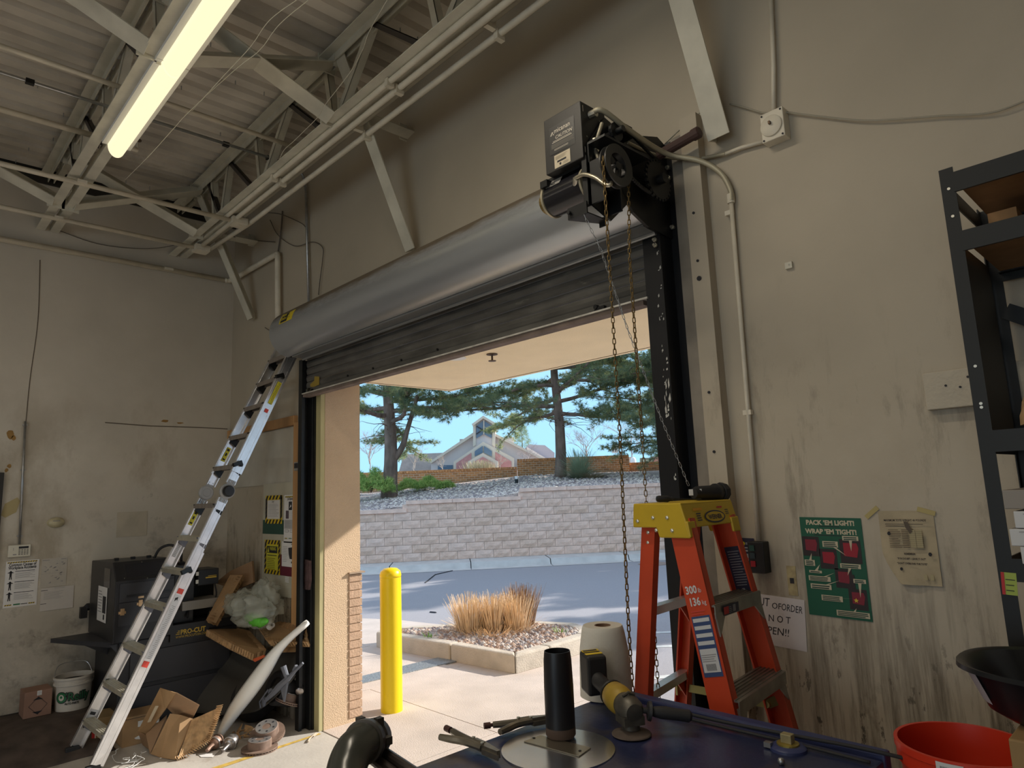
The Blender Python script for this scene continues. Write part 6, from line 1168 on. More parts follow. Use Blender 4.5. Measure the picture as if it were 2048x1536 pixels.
for p in (nf_b, ff_b, nr_b, fr_b): a = MB(); a.box(p + V((0, 0, .025)), (.09, .05, .05)); a.build('rubber_foot', M_rubber, sl_)
# cap
cp_ = MB(); zc0, zc1 = 1.655, 1.585
top = [(-1.47, 1.965), (-1.25, 1.965), (-1.25, 2.30), (-1.47, 2.30)]
cp_.bb(-1.455, 1.965, 1.648, -1.262, 2.30, 1.660)
cp_.prism([(-1.455, 1.965, 1.655), (-1.262, 1.965, 1.655), (-1.235, 1.965, 1.545), (-1.355, 1.965, 1.545), (-1.365, 1.965, 1.578), (-1.462, 1.965, 1.578)], (0, .012, 0))
cp_.prism([(-1.455, 2.29, 1.655), (-1.262, 2.29, 1.655), (-1.235, 2.29, 1.545), (-1.355, 2.29, 1.545), (-1.365, 2.29, 1.578), (-1.462, 2.29, 1.578)], (0, .012, 0))
cp_.prism([(-1.262, 1.965, 1.655), (-1.262, 2.30, 1.655), (-1.240, 2.30, 1.578), (-1.240, 1.965, 1.578)], (-.008, 0, 0)); cp_.prism([(-1.455, 1.965, 1.655), (-1.455, 2.30, 1.655), (-1.462, 2.30, 1.59), (-1.462, 1.965, 1.59)], (.008, 0, 0))
cp_.prism([(-1.240, 1.965, 1.60), (-1.232, 1.965, 1.548), (-1.232, 2.01, 1.548), (-1.240, 2.01, 1.60)], (-.01, 0, 0)); cp_.prism([(-1.240, 2.25, 1.60), (-1.232, 2.25, 1.548), (-1.232, 2.30, 1.548), (-1.240, 2.30, 1.60)], (-.01, 0, 0))
cpo = cp_.build('cap', M_capy, sl_, bevel=.004)
for (x, z) in ((-1.44, 1.600), (-1.375, 1.612), (-1.318, 1.612), (-1.365, 1.57), (-1.302, 1.57)): a = MB(); a.lathe([(.007, 0), (.006, .003), (.0, .005)], (x, 1.965, z), (0, -1, 0), 10); a.build('rivet', M_bolt, cpo)
for z in (1.56, 1.525): a = MB(); a.lathe([(.007, 0), (.006, .003), (.0, .005)], (nr_t.lerp(nr_b, (1.6 - z) / 1.6).x, NF + .008, z), (0, -1, 0), 10); a.build('rivet', M_bolt, sl_)
fC2 = Fr((-1.2385, 1.965, 1.578), (0, 1, 0), V((-.022, 0, .077)).normalized()); a = MB(); M_navy = mat('ink_navy', (.02, .02, .05), .5)
def ell(F_, mb, u, v, ru, rv, mm, c, n=28): F_.poly(mb, [(u + ru * math.cos(k * 6.2832 / n), v + rv * math.sin(k * 6.2832 / n)) for k in range(n)], mm, c)
ell(fC2, a, .185, .030, .068, .022, M_navy, .001); ell(fC2, a, .185, .030, .060, .017, M_capy, .0018); fC2.text(a, .185, .0215, .022, 'WERNER', M_navy, .0025, 'CENTER', thick=.0006, sx=.98)
fC2.rect(a, .06, .055, .115, .064, mat('cap_orange_tag', (.75, .35, .01), .5), .001); fC2.lines(a, .07, .10, .02, .05, 4, M_navy, .5, .001, .2); fC2.rect(a, .215, .058, .25, .064, M_red, .001); fC2.lines(a, .262, .285, .035, .055, 3, M_navy, .4, .001, .2)
a.build('logo', None, cpo)
# steps between front rails
for z, wd in ((1.335, .09), (1.065, .10), (.79, .10), (.52, .10), (.25, .10)):
    p = nf_t.lerp(nf_b, (zt - z) / zt); q = ff_t.lerp(ff_b, (zt - z) / zt); m_ = MB(); L = (q - p); m_.bar(p + V((.01, .004, 0)), q + V((.01, -.004, 0)), wd, .005, (0, 0, 1)); m_.bar(p + V((.01 + wd / 2, .004, -.018)), q + V((.01 + wd / 2, -.004, -.018)), .004, .04, (0, 0, 1)); m_.bar(p + V((.01 - wd / 2, .004, -.014)), q + V((.01 - wd / 2, -.004, -.014)), .004, .03, (0, 0, 1))
    for k in range(6): m_.bar(p + V((.01 - wd / 2 + .012 + k * .015, .004, .004)), q + V((.01 - wd / 2 + .012 + k * .015, -.004, .004)), .004, .003, (0, 0, 1))
    st_ = m_.build('step', M_ladal, sl_)
    for r_, s in ((p, 1), (q, -1)): m_ = MB(); m_.prism([r_ + V((.05, s * .006, -.02)), r_ + V((.05, s * .07, -.022)), r_ + V((.062, s * .006, -.09))], (.006, 0, 0)); m_.build('step_brace', M_ladal, st_)
    if z > 1.3: fS_ = Fr(p + V((.01 + wd / 2 + .003, .05, -.034)), L, (0, 0, 1)); m_ = MB(); fS_.rect(m_, 0, 0, .11, .03, M_navy, .001); fS_.rect(m_, .0, .003, .035, .026, M_red, .002); fS_.rect(m_, .065, .004, .085, .026, mat('label_dim', (.25, .25, .27), .6), .002); fS_.lines(m_, .037, .06, .004, .026, 4, MATS['label_dim'], .4, .002); m_.build('label', None, st_)
# rear braces
for z in (1.29, 1.005, .7, .4):
    p = nr_t.lerp(nr_b, (zt - z) / zt); q = fr_t.lerp(fr_b, (zt - z) / zt); m_ = MB(); m_.bar(p, q, .035, .028, (0, 0, 1)); rb = m_.build('rear_brace', M_alu, sl_)
    m_ = MB(); m_.prism([q + V((.0, -.01, -.012)), q + V((0, -.08, -.012)), q + V((0, -.01, -.09))], (.005, 0, 0)); m_.build('gusset', M_org, rb)
# spreader
M_spr = mat('spreader_zinc', (.42, .40, .18), .4, .7); p = fr_t.lerp(fr_b, (zt - 1.03 + .07) / zt); q = ff_t.lerp(ff_b, (zt - .96) / zt); k_ = at(1535, 1412, 1, 2.36)
m_ = MB(); e0 = at(1357, 1372, 1, 2.33); e1 = at(1440, 1388, 1, 2.35); e2 = at(1535, 1408, 1, 2.37); e3 = at(1572, 1392, 1, 2.40); m_.bar(e0, e1, .004, .028, (0, 0, 1)); m_.bar(e1, e2, .004, .028, (0, 0, 1)); m_.build('spreader', M_spr, sl_)
m_ = MB(); m_.bar(e2, e3, .008, .032, (0, 0, 1)); m_.cyl(e2 + V((0, -.01, 0)), e2 + V((0, .01, 0)), .012, n=10); m_.bar(e0 + V((0, -.006, -.03)), e0 + V((0, -.006, .05)), .008, .02, (0, 1, 0)); m_.build('spreader_joint', M_spr, sl_)
# rail labels: 300 lb text and data label on the near front rail
dF = (nf_t - nf_b).normalized(); uF = dF.cross(V((0, 1, 0))).normalized(); uF = uF if uF.x > 0 else -uF
def railpt(t_): return nf_t.lerp(nf_b, t_)
FL_ = Fr(railpt(.30) - uF * .042, uF, dF); FL_.w = V((0, -1, 0)); a = MB(); M_lw = mat('label_white', (.60, .60, .60), .5)
L0_ = 1.6 / abs(dF.z)
def U_(t_): return (0.30 - t_) * L0_
FL_.text(a, .008, U_(.142), .034, '300', M_lw, .0045, thick=.001, sx=.85); FL_.text(a, .055, U_(.142), .020, 'lb', M_lw, .0045, sx=.85); FL_.text(a, .012, U_(.165), .034, '136', M_lw, .0045, thick=.001, sx=.85); FL_.text(a, .060, U_(.165), .020, 'kg', M_lw, .0045, sx=.85)
FL_.lines(a, .012, .07, U_(.182), U_(.172), 2, M_lbr, .4, .0045); FL_.rect(a, .008, U_(.295), .076, U_(.185), mat('label_blue', (.04, .07, .18), .5), .0042)
for k in range(5): FL_.rect(a, .012, U_(.196 + k * .014), .072, U_(.189 + k * .014), M_lw, .005)
FL_.rect(a, .012, U_(.287), .072, U_(.252), M_lw, .005); FL_.lines(a, .014, .07, U_(.268), U_(.253), 4, M_inkg, .4, .0055)
for k in range(14): FL_.rect(a, .024 + k * .0026, U_(.284), .0252 + k * .0026, U_(.272), M_ink, .0055)
a.build('label', None, sl_)
dG = (ff_t - ff_b).normalized(); uG = dG.cross(V((0, 1, 0))).normalized(); uG = uG if uG.x > 0 else -uG; FG = Fr(ff_t.lerp(ff_b, .19) - uG * .034, uG, dG); FG.w = V((0, -1, 0)); a = MB(); FG.rect(a, 0, 0, .062, .20, M_navy, .0045); FG.lines(a, .008, .056, .06, .19, 14, MATS['label_dim'], .3, .0052, .2); FG.poly(a, [(.02, .02), (.03, .035), (.04, .02), (.035, .05), (.025, .05)], MATS['label_dim'], .0052); a.build('label', None, sl_)
# screwdriver and cordless drill lying on the cap
t = thing('screwdriver', (-1.40, 2.02, 1.665), 'black screwdriver lying on the yellow ladder cap', 'screwdriver'); s0 = at(1312, 1007, 1, 1.99); s1 = at(1380, 1013, 1, 2.08); s0.z = max(s0.z, 1.675); d = (s1 - s0); d.z = -.006; d.normalize()
a = MB(); a.lathe([(0, 0), (.009, .003), (.0115, .012), (.0110, .03), (.0115, .042), (.007, .052), (.008, .058), (.005, .062)], s0, d, 16); a.build('handle', M_blackp, t, smooth=2); a = MB(); a.cyl(s0 + d * .06, s0 + d * .16, .0025, n=8); a.build('shaft', M_black, t)
t = thing('cordless_drill', (-1.28, 2.26, 1.665), 'dark cordless tool lying at the far end of the ladder cap', 'drill'); c0 = at(1388, 1000, 1, 2.16); c1 = at(1443, 1014, 1, 2.31); c0.z = max(c0.z, 1.687); c1.z = max(c1.z, 1.687); a = MB(); a.tube([c0, c0.lerp(c1, .15), c0.lerp(c1, .75), c0.lerp(c1, .8), c1], 1, 14, rs=[.018, .026, .027, .033, .028]); a.build('body', M_blackp, t, smooth=2)
a = MB(); a.box(c0.lerp(c1, .22) + V((0, -.028, .004)), (.045, .003, .022), Matrix.Rotation(.5, 3, 'Z')); a.build('decal', M_lw, t); a = MB(); a.lathe([(.034, -.006), (.036, 0), (.034, .02), (.026, .03)], c1, (c1 - c0), 10); a.build('battery', M_rubber, t)

# ---- blue tool cart
ZT2 = 1.05; M_blue = mat('cart_blue', (.022, .030, .085), .30, .0, var=.3, vscale=5, col2=(.06, .05, .05), v2scale=3, thr=.55, bump=.06, bscale=30); M_blued = mat('cart_blue_edge', (.03, .04, .12), .45)
tc_ = thing('tool_cart', (-1.05, 1.3, 0), 'dark blue metal tool cart whose greasy lid fills the bottom of the picture', 'cart')
XA, XB, YF, YK = -1.50, -.66, .75, 1.865
a = MB(); a.bb(XA, YF, ZT2 - .05, XB, YK - .05, ZT2); a.build('lid', M_blue, tc_, bevel=.006); a = MB(); a.bb(XA, YK - .042, ZT2 - .05, XB + .0, YK, ZT2 + .012); a.build('rear_rim', M_blued, tc_, bevel=.006)
a = MB(); a.bb(XA + .01, YF + .01, .14, XB - .01, YK - .01, ZT2 - .05); a.build('body', M_blued, tc_, bevel=.006)
for i in range(4): a = MB(); a.bb(XA - .004, YF + .04, .18 + i * .2, XA + .01, YK - .04, .36 + i * .2); dr = a.build('drawer', M_blued, tc_, bevel=.004); a = MB(); a.bb(XA - .022, YF + .3, .33 + i * .2, XA - .004, YK - .3, .345 + i * .2); a.build('handle', M_steel, dr)
for x in (XA + .08, XB - .08):
    for y in (YF + .1, YK - .1): a = MB(); a.cyl((x - .02, y, .06), (x + .02, y, .06), .06, n=16); a.bb(x - .03, y - .03, .06, x + .03, y + .03, .14); a.build('caster', M_rubber, tc_)
ts = lambda px, py, z=ZT2: at(px, py, 2, z)
conduit(curve([ts(1330, 1415, ZT2 + .018), ts(1420, 1438, ZT2 + .02), ts(1560, 1466, ZT2 + .02), ts(1700, 1492, ZT2 + .018), ts(1790, 1512, ZT2 + .012), at(1900, 1540, 2, ZT2 - .02)], 6), .0045, 'thin black cable along the rear edge of the blue lid', M_rubber, 'cable', 'cable')
conduit(curve([ts(1320, 1424, ZT2 + .008), ts(1450, 1455, ZT2 + .008), ts(1600, 1490, ZT2 + .008), ts(1740, 1525, ZT2 + .008)], 6), .004, 'second thin black cable lying across the blue lid', M_rubber, 'cable', 'cable')
# paper roll
pc = ts(1213, 1392); t = thing('paper_roll', pc, 'large white roll of paper towel standing on the blue cart', 'paper roll'); M_pr = mat('towel_paper', (.66, .63, .56), .9, var=.04, vscale=3, bump=.1, bscale=80)
a = MB(); a.lathe([(.078, .0), (.085, .004), (.083, .08), (.079, .15), (.070, .205), (.066, .219), (.064, .222), (.027, .221), (.026, .05)], pc, n=48); a.build('paper', M_pr, t, smooth=2); a = MB(); a.lathe([(.027, .222), (.027, .05), (.0235, .05), (.0235, .222)], pc, n=32, closed=True); a.build('core', mat('core_card', (.22, .13, .08), .9), t)
# steel disc with plate, insulated tube
dc = ts(1116, 1499); a = MB(); a.lathe([(0, 0), (.148, 0), (.148, .003), (0, .003)], dc, n=64); o = a.build('steel_disc', mat('brushed_disc', (.66, .70, .78), .22, .95, var=.12, vscale=8), smooth=2); tag(o, 'thin round shiny steel disc lying on the blue cart under the black tube', 'disc')
P4 = [ts(*p, ZT2 + .0035) for p in ((1048, 1484), (1081, 1472), (1182, 1497), (1158, 1514))]; a = MB(); a.prism(P4, (0, 0, .0025)); o = a.build('steel_plate', mat('brass_plate', (.38, .35, .28), .3, .9)); tag(o, 'narrow rectangular metal plate lying on the round steel disc', 'plate')
a = MB(); [a.cyl(p + V((0, 0, .0065)), p + V((0, 0, .0075)), .004, n=8) for p in (ts(1068, 1481), ts(1160, 1507))]; a.build('hole', M_ink, o)
bt = ts(1122, 1472, ZT2 + .0065); t = thing('black_tube', bt, 'tall black cylindrical tube with a brown base standing on the steel disc', 'bottle')
a = MB(); a.lathe([(.0, .026), (.0405, .026), (.0405, .13), (.0385, .20), (.036, .222), (.034, .222), (.034, .04), (0, .04)], bt, n=40); a.build('sleeve', mat('tube_black', (.010, .010, .013), .38), t, smooth=2); a = MB(); a.lathe([(0, 0), (.037, 0), (.041, .006), (.0405, .026), (0, .026)], bt, n=40); a.build('base', mat('tube_base', (.10, .065, .05), .7), t, smooth=2)
# locking pliers
M_pl_ = mat('plier_steel', (.28, .255, .21), .35, .85, var=.2, vscale=30); M_plr = mat('plier_screw', (.10, .05, .045), .5, .5)
def pliers(P, label):
    t = thing('locking_pliers', ts(*P[0]), label, 'pliers'); c = [ts(x, y, ZT2 + .02) for x, y in P]
    tail, jaw, ht, hb = c[0], c[1], c[2], c[3]     # screw end, jaw tip, upper handle start, lower handle end
    a = MB(); d = (jaw - tail).normalized(); L = (jaw - tail).length; up = V((0, 0, 1)); s = d.cross(up)
    q = [tail + d * L * .14, tail + d * L * .3, tail + d * L * .55, tail + d * L * .72]; a.tube([q[0], q[1] + s * .004, q[2] + s * .002, q[3]], 1, 8, rs=[.009, .010, .009, .012]); a.prism([q[2] - s * .01 - up * .01, q[3] - s * .012 - up * .01, jaw - s * .004 - up * .01, jaw + s * .006 - up * .01, q[3] + s * .012 - up * .01, q[2] + s * .010 - up * .01], up * .018); a.build('fixed_handle', M_pl_, t, smooth=2)
    a = MB(); w_ = (hb - tail); a.tube(curve([hb, hb.lerp(q[2], .35) + w_ * .06, hb.lerp(q[2], .75) + w_ * .12, q[3] + w_.normalized() * .012], 4), 1, 8, rs=[.0085 + .002 * math.sin(k * .26) for k in range(13)]); a.prism([q[3] + w_.normalized() * .004 - up * .012, q[3] + w_.normalized() * .022 - up * .012, jaw + w_.normalized() * .014 - up * .012, jaw + w_.normalized() * .004 - up * .012], up * .012); a.build('moving_handle', M_pl_, t, smooth=2)
    a = MB(); a.cyl(tail, tail + d * L * .10, .0085, n=12); a.cyl(tail + d * L * .1, tail + d * L * .15, .005, n=8); a.build('adjusting_screw', M_plr, t); a = MB(); [a.cyl(p + up * .009, p + up * .0125, .005, n=10) for p in (q[2], q[3] + w_.normalized() * .008)]; a.build('rivet', M_bolt, t)
    return t
pliers([(892, 1456), (998, 1508), (0, 0), (880, 1474)], 'locking pliers lying half off the left edge of the blue cart'); pliers([(968, 1452), (1092, 1436), (0, 0), (1000, 1464)], 'second locking pliers partly behind the black tube')
# angle grinder
M_gy = mat('grinder_yellow', (.42, .27, .03), .5, var=.25, vscale=20, col2=(.12, .09, .06), v2scale=24, thr=.60); M_gg = mat('gear_case', (.13, .12, .10), .45, .6, var=.35, vscale=30); M_gb = mat('grinder_black', (.022, .022, .024), .55)
G = ts(1262, 1470) + V((0, 0, .068)); t = thing('angle_grinder', G - V((0, 0, .068)), 'yellow and black cordless angle grinder lying between the paper roll and the black tube', 'grinder')
ax = (at(1180, 1388, 1, G.y + .13) - G); ax.z = .03; ax.normalize(); s_ = ax.cross(V((0, 0, 1))).normalized(); up = V((0, 0, 1))
a = MB(); a.lathe([(0, -.034), (.024, -.032), (.034, -.018), (.036, .005), (.033, .03), (.030, .045), (0, .045)], G, ax, 20); a.prism([G + s_ * .03 - ax * .03 - up * .012, G - s_ * .03 - ax * .03 - up * .012, G - s_ * .034 + ax * .02 - up * .012, G + s_ * .034 + ax * .02 - up * .012], -up * .022); a.cyl(G - up * .03 - ax * .004, G - up * .05 - ax * .004, .024, n=20); a.tube([G + up * .034 - s_ * .018, G + up * .042, G + up * .034 + s_ * .018], .004, 6); a.build('gear_head', M_gg, t, smooth=2)
a = MB(); a.lathe([(.032, .035), (.038, .045), (.040, .07), (.037, .10), (.030, .112)], G, ax, 24); a.build('motor_housing', M_gy, t, smooth=2); a = MB(); a.lathe([(.036, .108), (.038, .112), (.026, .13), (.022, .16), (.023, .21), (.03, .22), (0, .22)], G, ax, 20); a.build('grip', M_gb, t, smooth=2); a = MB(); b = G + ax * .245 + up * .012; a.box(b, (.07, .065, .115), Matrix((ax, s_, up)).transposed()); bt_ = a.build('battery', M_gb, t, bevel=.008)
a = MB(); Fb = Fr(b + up * .0585 - ax * .025 - s_ * .025, s_, -ax); Fb.w = up; Fb.o = b + up * .058 - ax * -.03 - s_ * .028; Fb.rect(a, 0, 0, .056, .02, M_yel, .0006); Fb.rect(a, .004, .004, .05, .016, M_gb, .001); Fb.rect(a, 0, .03, .056, .045, M_yel, .0006); a.build('decal', None, bt_)
a = MB(); c_ = G - up * .054 - ax * .004; a.lathe([(0, .002), (.02, .002), (.052, -.006), (.054, -.009), (.0, -.004)], c_, n=36); a.build('disc', mat('flap_disc', (.10, .075, .06), .8, var=.2, vscale=30), t)
h0 = G + V((.036, .012, .0)); h1 = at(1378, 1432, 1, G.y + .10); hd = (h1 - h0).normalized(); a = MB(); a.lathe([(.008, 0), (.008, .012), (.024, .014), (.026, .022), (.012, .026), (.014, .034), (.0165, .05), (.0155, .10), (.0165, .125), (.010, .132), (0, .133)], h0, hd, 18); a.build('side_handle', M_gb, t, smooth=2)
# knob fitting on the lid
kc = ts(1577, 1499); t = thing('lid_fitting', kc, 'round fitting with a brass ring and square knob on the blue cart lid', 'fitting'); a = MB(); a.lathe([(.045, 0), (.044, .006), (.036, .012), (.0, .012)], kc, n=28); a.build('blue_ring', M_blued, t, smooth=2); a = MB(); a.lathe([(.027, .012), (.027, .016), (.0, .017)], kc, n=24); a.build('brass_ring', mat('brass_yellow', (.42, .33, .08), .4, .7, var=.3, vscale=30), t); a = MB(); a.box(kc + V((0, 0, .027)), (.028, .022, .022)); a.build('knob', mat('knob_worn', (.40, .34, .18), .5, .4, var=.3, vscale=30), t, bevel=.002); a = MB(); a.box(kc + V((-.04, -.025, .010)), (.018, .015, .012)); a.build('valve', M_steel, t)
a = MB(); a.ball(ts(1563, 1530) + V((0, 0, .008)), .009, 8); tag(a.build('bolt', M_steel, smooth=True), 'small dark bolt at the bottom edge of the blue lid', 'bolt')
# elbow of the extraction arm at bottom left
EL = lambda px, py, d: far(px, py, d); M_el = mat('elbow_rubber', (.045, .047, .040), .25)
t = thing('extraction_arm', EL(690, 1700, 1.15), 'dark rubber elbow of a fume extraction arm rising at the bottom edge', 'hose'); pts = curve([EL(688, 1700, 1.10), EL(688, 1600, 1.15), EL(692, 1545, 1.2), EL(706, 1505, 1.24), EL(728, 1484, 1.28)], 6); a = MB(); a.tube(pts, .036, 24); a.build('elbow', M_el, t, smooth=2)
e_ = pts[-1]; d = (EL(760, 1470, 1.36) - e_).normalized(); a = MB(); a.lathe([(.036, -.008), (.040, -.006), (.040, .010), (.034, .012), (.034, .03), (.037, .032), (.036, .055), (.028, .06), (0, .06)], e_, d, 28)
for k in range(6): an = k * 1.047; u = d.cross(V((0, 0, 1))).normalized(); v = d.cross(u); a.box(e_ + d * .024 + (u * math.cos(an) + v * math.sin(an)) * .038, (.014, .014, .014))
a.build('collar', mat('collar_dark', (.05, .045, .04), .4), t, smooth=2); a = MB(); c_ = e_ + d * .062; a.lathe([(0, 0), (.022, 0), (.022, .003), (0, .003)], c_ + V((.012, .0, .004)), (CR * .95 - CF * .3), 20); a.build('washer', M_bolt, t)
a = MB(); r0 = e_ + d * .06 + V((0, 0, -.018)); r1 = EL(850, 1560, 1.2); a.cyl(r0, r1, .0105, n=12); a.cyl(r0 + CR * -.026 + V((0, 0, -.006)), r1 + CR * -.026 + V((0, 0, -.012)), .0115, n=12); a.build('support_rod', mat('rod_dark', (.07, .055, .05), .35, .5), t); a = MB(); b_ = EL(690, 1700, 1.15); a.cyl(pts[0], V((pts[0].x, pts[0].y, 0)), .036, n=20); a.lathe([(.2, 0), (.2, .02), (.04, .04)], (pts[0].x, pts[0].y, 0), n=24); a.build('stand', M_el, t)

# ---- items on the right part of the door wall
def d_ooo(a, F_, w_, h_, c): F_.text(a, .010, h_ * .76, .046, 'OUT', M_ink, c, sx=.75, rot=.03, shear=.2); F_.text(a, .092, h_ * .745, .032, 'OF', M_ink, c, sx=.95, rot=.02, shear=.1); F_.text(a, .130, h_ * .74, .037, 'ORDER', M_ink, c, sx=.68, rot=-.03, shear=.12); F_.text(a, w_ * .34, h_ * .48, .036, 'N O T', M_ink, c, sx=.9, rot=.02, shear=.1); F_.text(a, w_ * .17, h_ * .22, .040, 'OPEN!!', M_ink, c, sx=.95, rot=.02, shear=.15)
p = at(1614, 1300, 1, W - .003); q = at(1480, 1182, 1, W - .003); F_ = Fr((-1.395, W, 1.095), V((1, 0, -.05)), V((.03, 0, 1))); F_.v = (F_.v - F_.u * F_.v.dot(F_.u)).normalized(); F_.w = V((0, -1, 0)); wallpaper_thing(F_, .222, .188, 'handwritten_sign', 'white paper reading OUT OF ORDER NOT OPEN!! in hand lettering behind the orange ladder', d_ooo, mat('paper_clean', (.62, .57, .56), .8, var=.03))
M_pgn = mat('poster_green', (.012, .10, .055), .45); M_pcr = mat('poster_cream', (.55, .48, .34), .6); M_pmr = mat('poster_maroon', (.22, .02, .035), .5); M_pdk = mat('poster_dark', (.03, .022, .022), .5); M_pdg = mat('poster_darkgreen', (.01, .05, .035), .5)
def d_pk(a, F_, w_, h_, c):
    F_.text(a, w_ * .5, h_ * .925, .0235, "PACK \u2019EM LIGHT!", M_pcr, c, 'CENTER', thick=.0011, sx=.97); F_.text(a, w_ * .5, h_ * .835, .0235, "WRAP \u2019EM TIGHT!", M_pcr, c, 'CENTER', thick=.0011, sx=.97); F_.rect(a, w_ * .32, h_ * .905, w_ * .65, h_ * .912, M_ink, c); F_.rect(a, w_ * .22, h_ * .815, w_ * .76, h_ * .822, M_ink, c)
    def ph(u, v, s, tt): F_.rect(a, w_ * u, h_ * v, w_ * (u + .28 * s), h_ * (v + .20 * s), M_pdk, c); F_.poly(a, [(w_ * (u + .05 * s), h_ * (v + .06 * s)), (w_ * (u + .22 * s), h_ * (v + .05 * s)), (w_ * (u + .25 * s), h_ * (v + .13 * s)), (w_ * (u + .23 * s), h_ * (v + .17 * s)), (w_ * (u + .05 * s), h_ * (v + .17 * s))], tt, c + .0008)
    red = mat('poster_red', (.32, .015, .03), .5); ph(.01, .60, 1, M_pmr); ph(.28, .48, 1, red); ph(.62, .55, 1.18, red); ph(.50, .30, .95, M_pmr); ph(.68, .10, 1.0, M_pmr); F_.rect(a, w_ * .72, h_ * .30, w_ * .80, h_ * .44, M_pdk, c + .001)
    def bub(u0, v0, u1, v1, tu, tv):
        F_.rect(a, w_ * u0, h_ * v0, w_ * u1, h_ * v1, M_pcr, c + .0016); m_ = (u0 + u1) / 2; F_.poly(a, [(w_ * (m_ - .03), h_ * (v0 + v1) / 2), (w_ * (m_ + .03), h_ * (v0 + v1) / 2), (w_ * tu, h_ * tv)], M_pcr, c + .0014); n = max(1, round((v1 - v0) / .02)); F_.lines(a, w_ * (u0 + .02), w_ * (u1 - .02), h_ * (v0 + .006), h_ * (v1 - .002), n, M_pdg, .55, c + .0022, .12)
    bub(.68, .775, .93, .82, .80, .67); bub(.35, .70, .60, .76, .72, .62); bub(.02, .50, .19, .56, .15, .63); bub(.08, .43, .29, .455, .27, .52); bub(.60, .50, .92, .545, .70, .43); bub(.06, .35, .42, .40, .50, .445); bub(.08, .27, .42, .32, .58, .375); bub(.24, .16, .58, .215, .74, .205); bub(.78, .36, .97, .40, .86, .22); bub(.46, .025, .97, .08, .78, .115)
    F_.poly(a, [(w_ * .79 + r_ * math.cos(k * .628 + .3), h_ * .19 + r_ * math.sin(k * .628 + .3)) for k, r_ in enumerate((.009, .004) * 5)], mat('star_yellow', (.7, .5, .05), .5), c + .002)
F_ = Fr((-1.150, W, 1.222), V((1, 0, -.02)), (0, 0, 1)); wallpaper_thing(F_, .222, .358, 'packing_poster', "green poster reading PACK \u2019EM LIGHT! WRAP \u2019EM TIGHT! on the door wall", d_pk, M_pgn)
def d_yl(a, F_, w_, h_, c):
    F_.text(a, w_ * .5, h_ * .86, .0095, 'MAXIMUM TOTE WEIGHT 40 POUNDS', M_ink, c, 'CENTER', thick=.0003, sx=.80); F_.rect(a, w_ * .14, h_ * .815, w_ * .82, h_ * .822, M_ink, c); F_.rect(a, w_ * .14, h_ * .79, w_ * .5, h_ * .797, M_ink, c); F_.lines(a, w_ * .18, w_ * .42, h_ * .50, h_ * .76, 11, mat('ink_brown', (.12, .09, .06), .7), .35, c); F_.lines(a, w_ * .42, w_ * .54, h_ * .50, h_ * .76, 11, MATS['ink_brown'], .45, c, .0); F_.rect(a, w_ * .66, h_ * .5, w_ * .667, h_ * .74, MATS['ink_brown'], c); F_.rect(a, w_ * .56, h_ * .5, w_ * .78, h_ * .74, mat('stain_tan', (.42, .36, .21), .8), c - .0003)
    for k in range(9): F_.rect(a, w_ * .54, h_ * (.51 + k * .026), w_ * .80, h_ * (.513 + k * .026), MATS['ink_brown'], c)
    F_.text(a, w_ * .52, h_ * .405, .009, 'REMEMBER', M_ink, c, 'CENTER', thick=.0003, sx=.8); F_.text(a, w_ * .54, h_ * .34, .0085, '\u201CIF IN DOUBT - LEAVE IT OUT\u201D', M_ink, c, 'CENTER', thick=.0003, sx=.75); F_.text(a, w_ * .54, h_ * .275, .0085, '\u201CDON\u2019T OVERLOAD THE TOTE\u201D', M_ink, c, 'CENTER', thick=.0003, sx=.75)
    F_.poly(a, [(w_ * .48, h_ * .86), (w_ * .56, h_ * .85), (w_ * .62, h_ * .72), (w_ * .57, h_ * .69), (w_ * .50, h_ * .78)], mat('grease', (.10, .075, .05), .6), c + .001)
    for (u, v, r_) in ((.19, .69, .006), (.88, .42, .006), (.34, .21, .005)): F_.poly(a, [(w_ * u + r_ * math.cos(k), h_ * v + r_ * 1.2 * math.sin(k)) for k in range(6)], M_ink, c + .001)
    for u in (.72, .83): F_.rect(a, w_ * u, h_ * .08, w_ * (u + .06), h_ * .15, MATS['stain_tan'], c)
F_ = Fr((-.868, W, 1.355), (1, 0, 0), (0, 0, 1)); Fy = F_; t_ = MB(); w_, h_ = .172, .246; vs = []; nx_, ny_ = 12, 14
for j in range(ny_ + 1):
    for i in range(nx_ + 1):
        u, v = i / nx_, j / ny_; uu = u * w_; vv = v * h_
        if v < .45: k = (.45 - v) / .45; uu = (u * (1 - .30 * k ** 1.5) + .30 * k ** 1.5) * w_
        vs.append(Fy.P(uu, vv, .003 + .012 * (1 - v) ** 2 * (1 - u) + .006 * (1 - v) * abs(math.sin(u * 5))))
t_.add(vs, [(j * (nx_ + 1) + i, j * (nx_ + 1) + i + 1, (j + 1) * (nx_ + 1) + i + 1, (j + 1) * (nx_ + 1) + i) for j in range(ny_) for i in range(nx_)]); o = t_.build('notice_sheet', mat('yellowed_paper', (.46, .38, .25), .8, var=.15, vscale=16, col2=(.34, .27, .15), v2scale=10, thr=.6), smooth=True); tag(o, 'yellowed curling notice about tote weight right of the green poster', 'notice'); a = MB(); d_yl(a, Fy, w_, h_, .018); a.build('print', None, o)
for (u, v, rt) in ((-.02, h_ - .005, .7), (w_ - .02, h_ - .002, -.3)): a = MB(); c_ = Fy.P(u, v, .004); a.box(c_, (.055, .001, .016), Matrix.Rotation(-rt, 3, 'Y')); a.build('tape', mat('yellow_tape', (.45, .36, .14), .5), o)
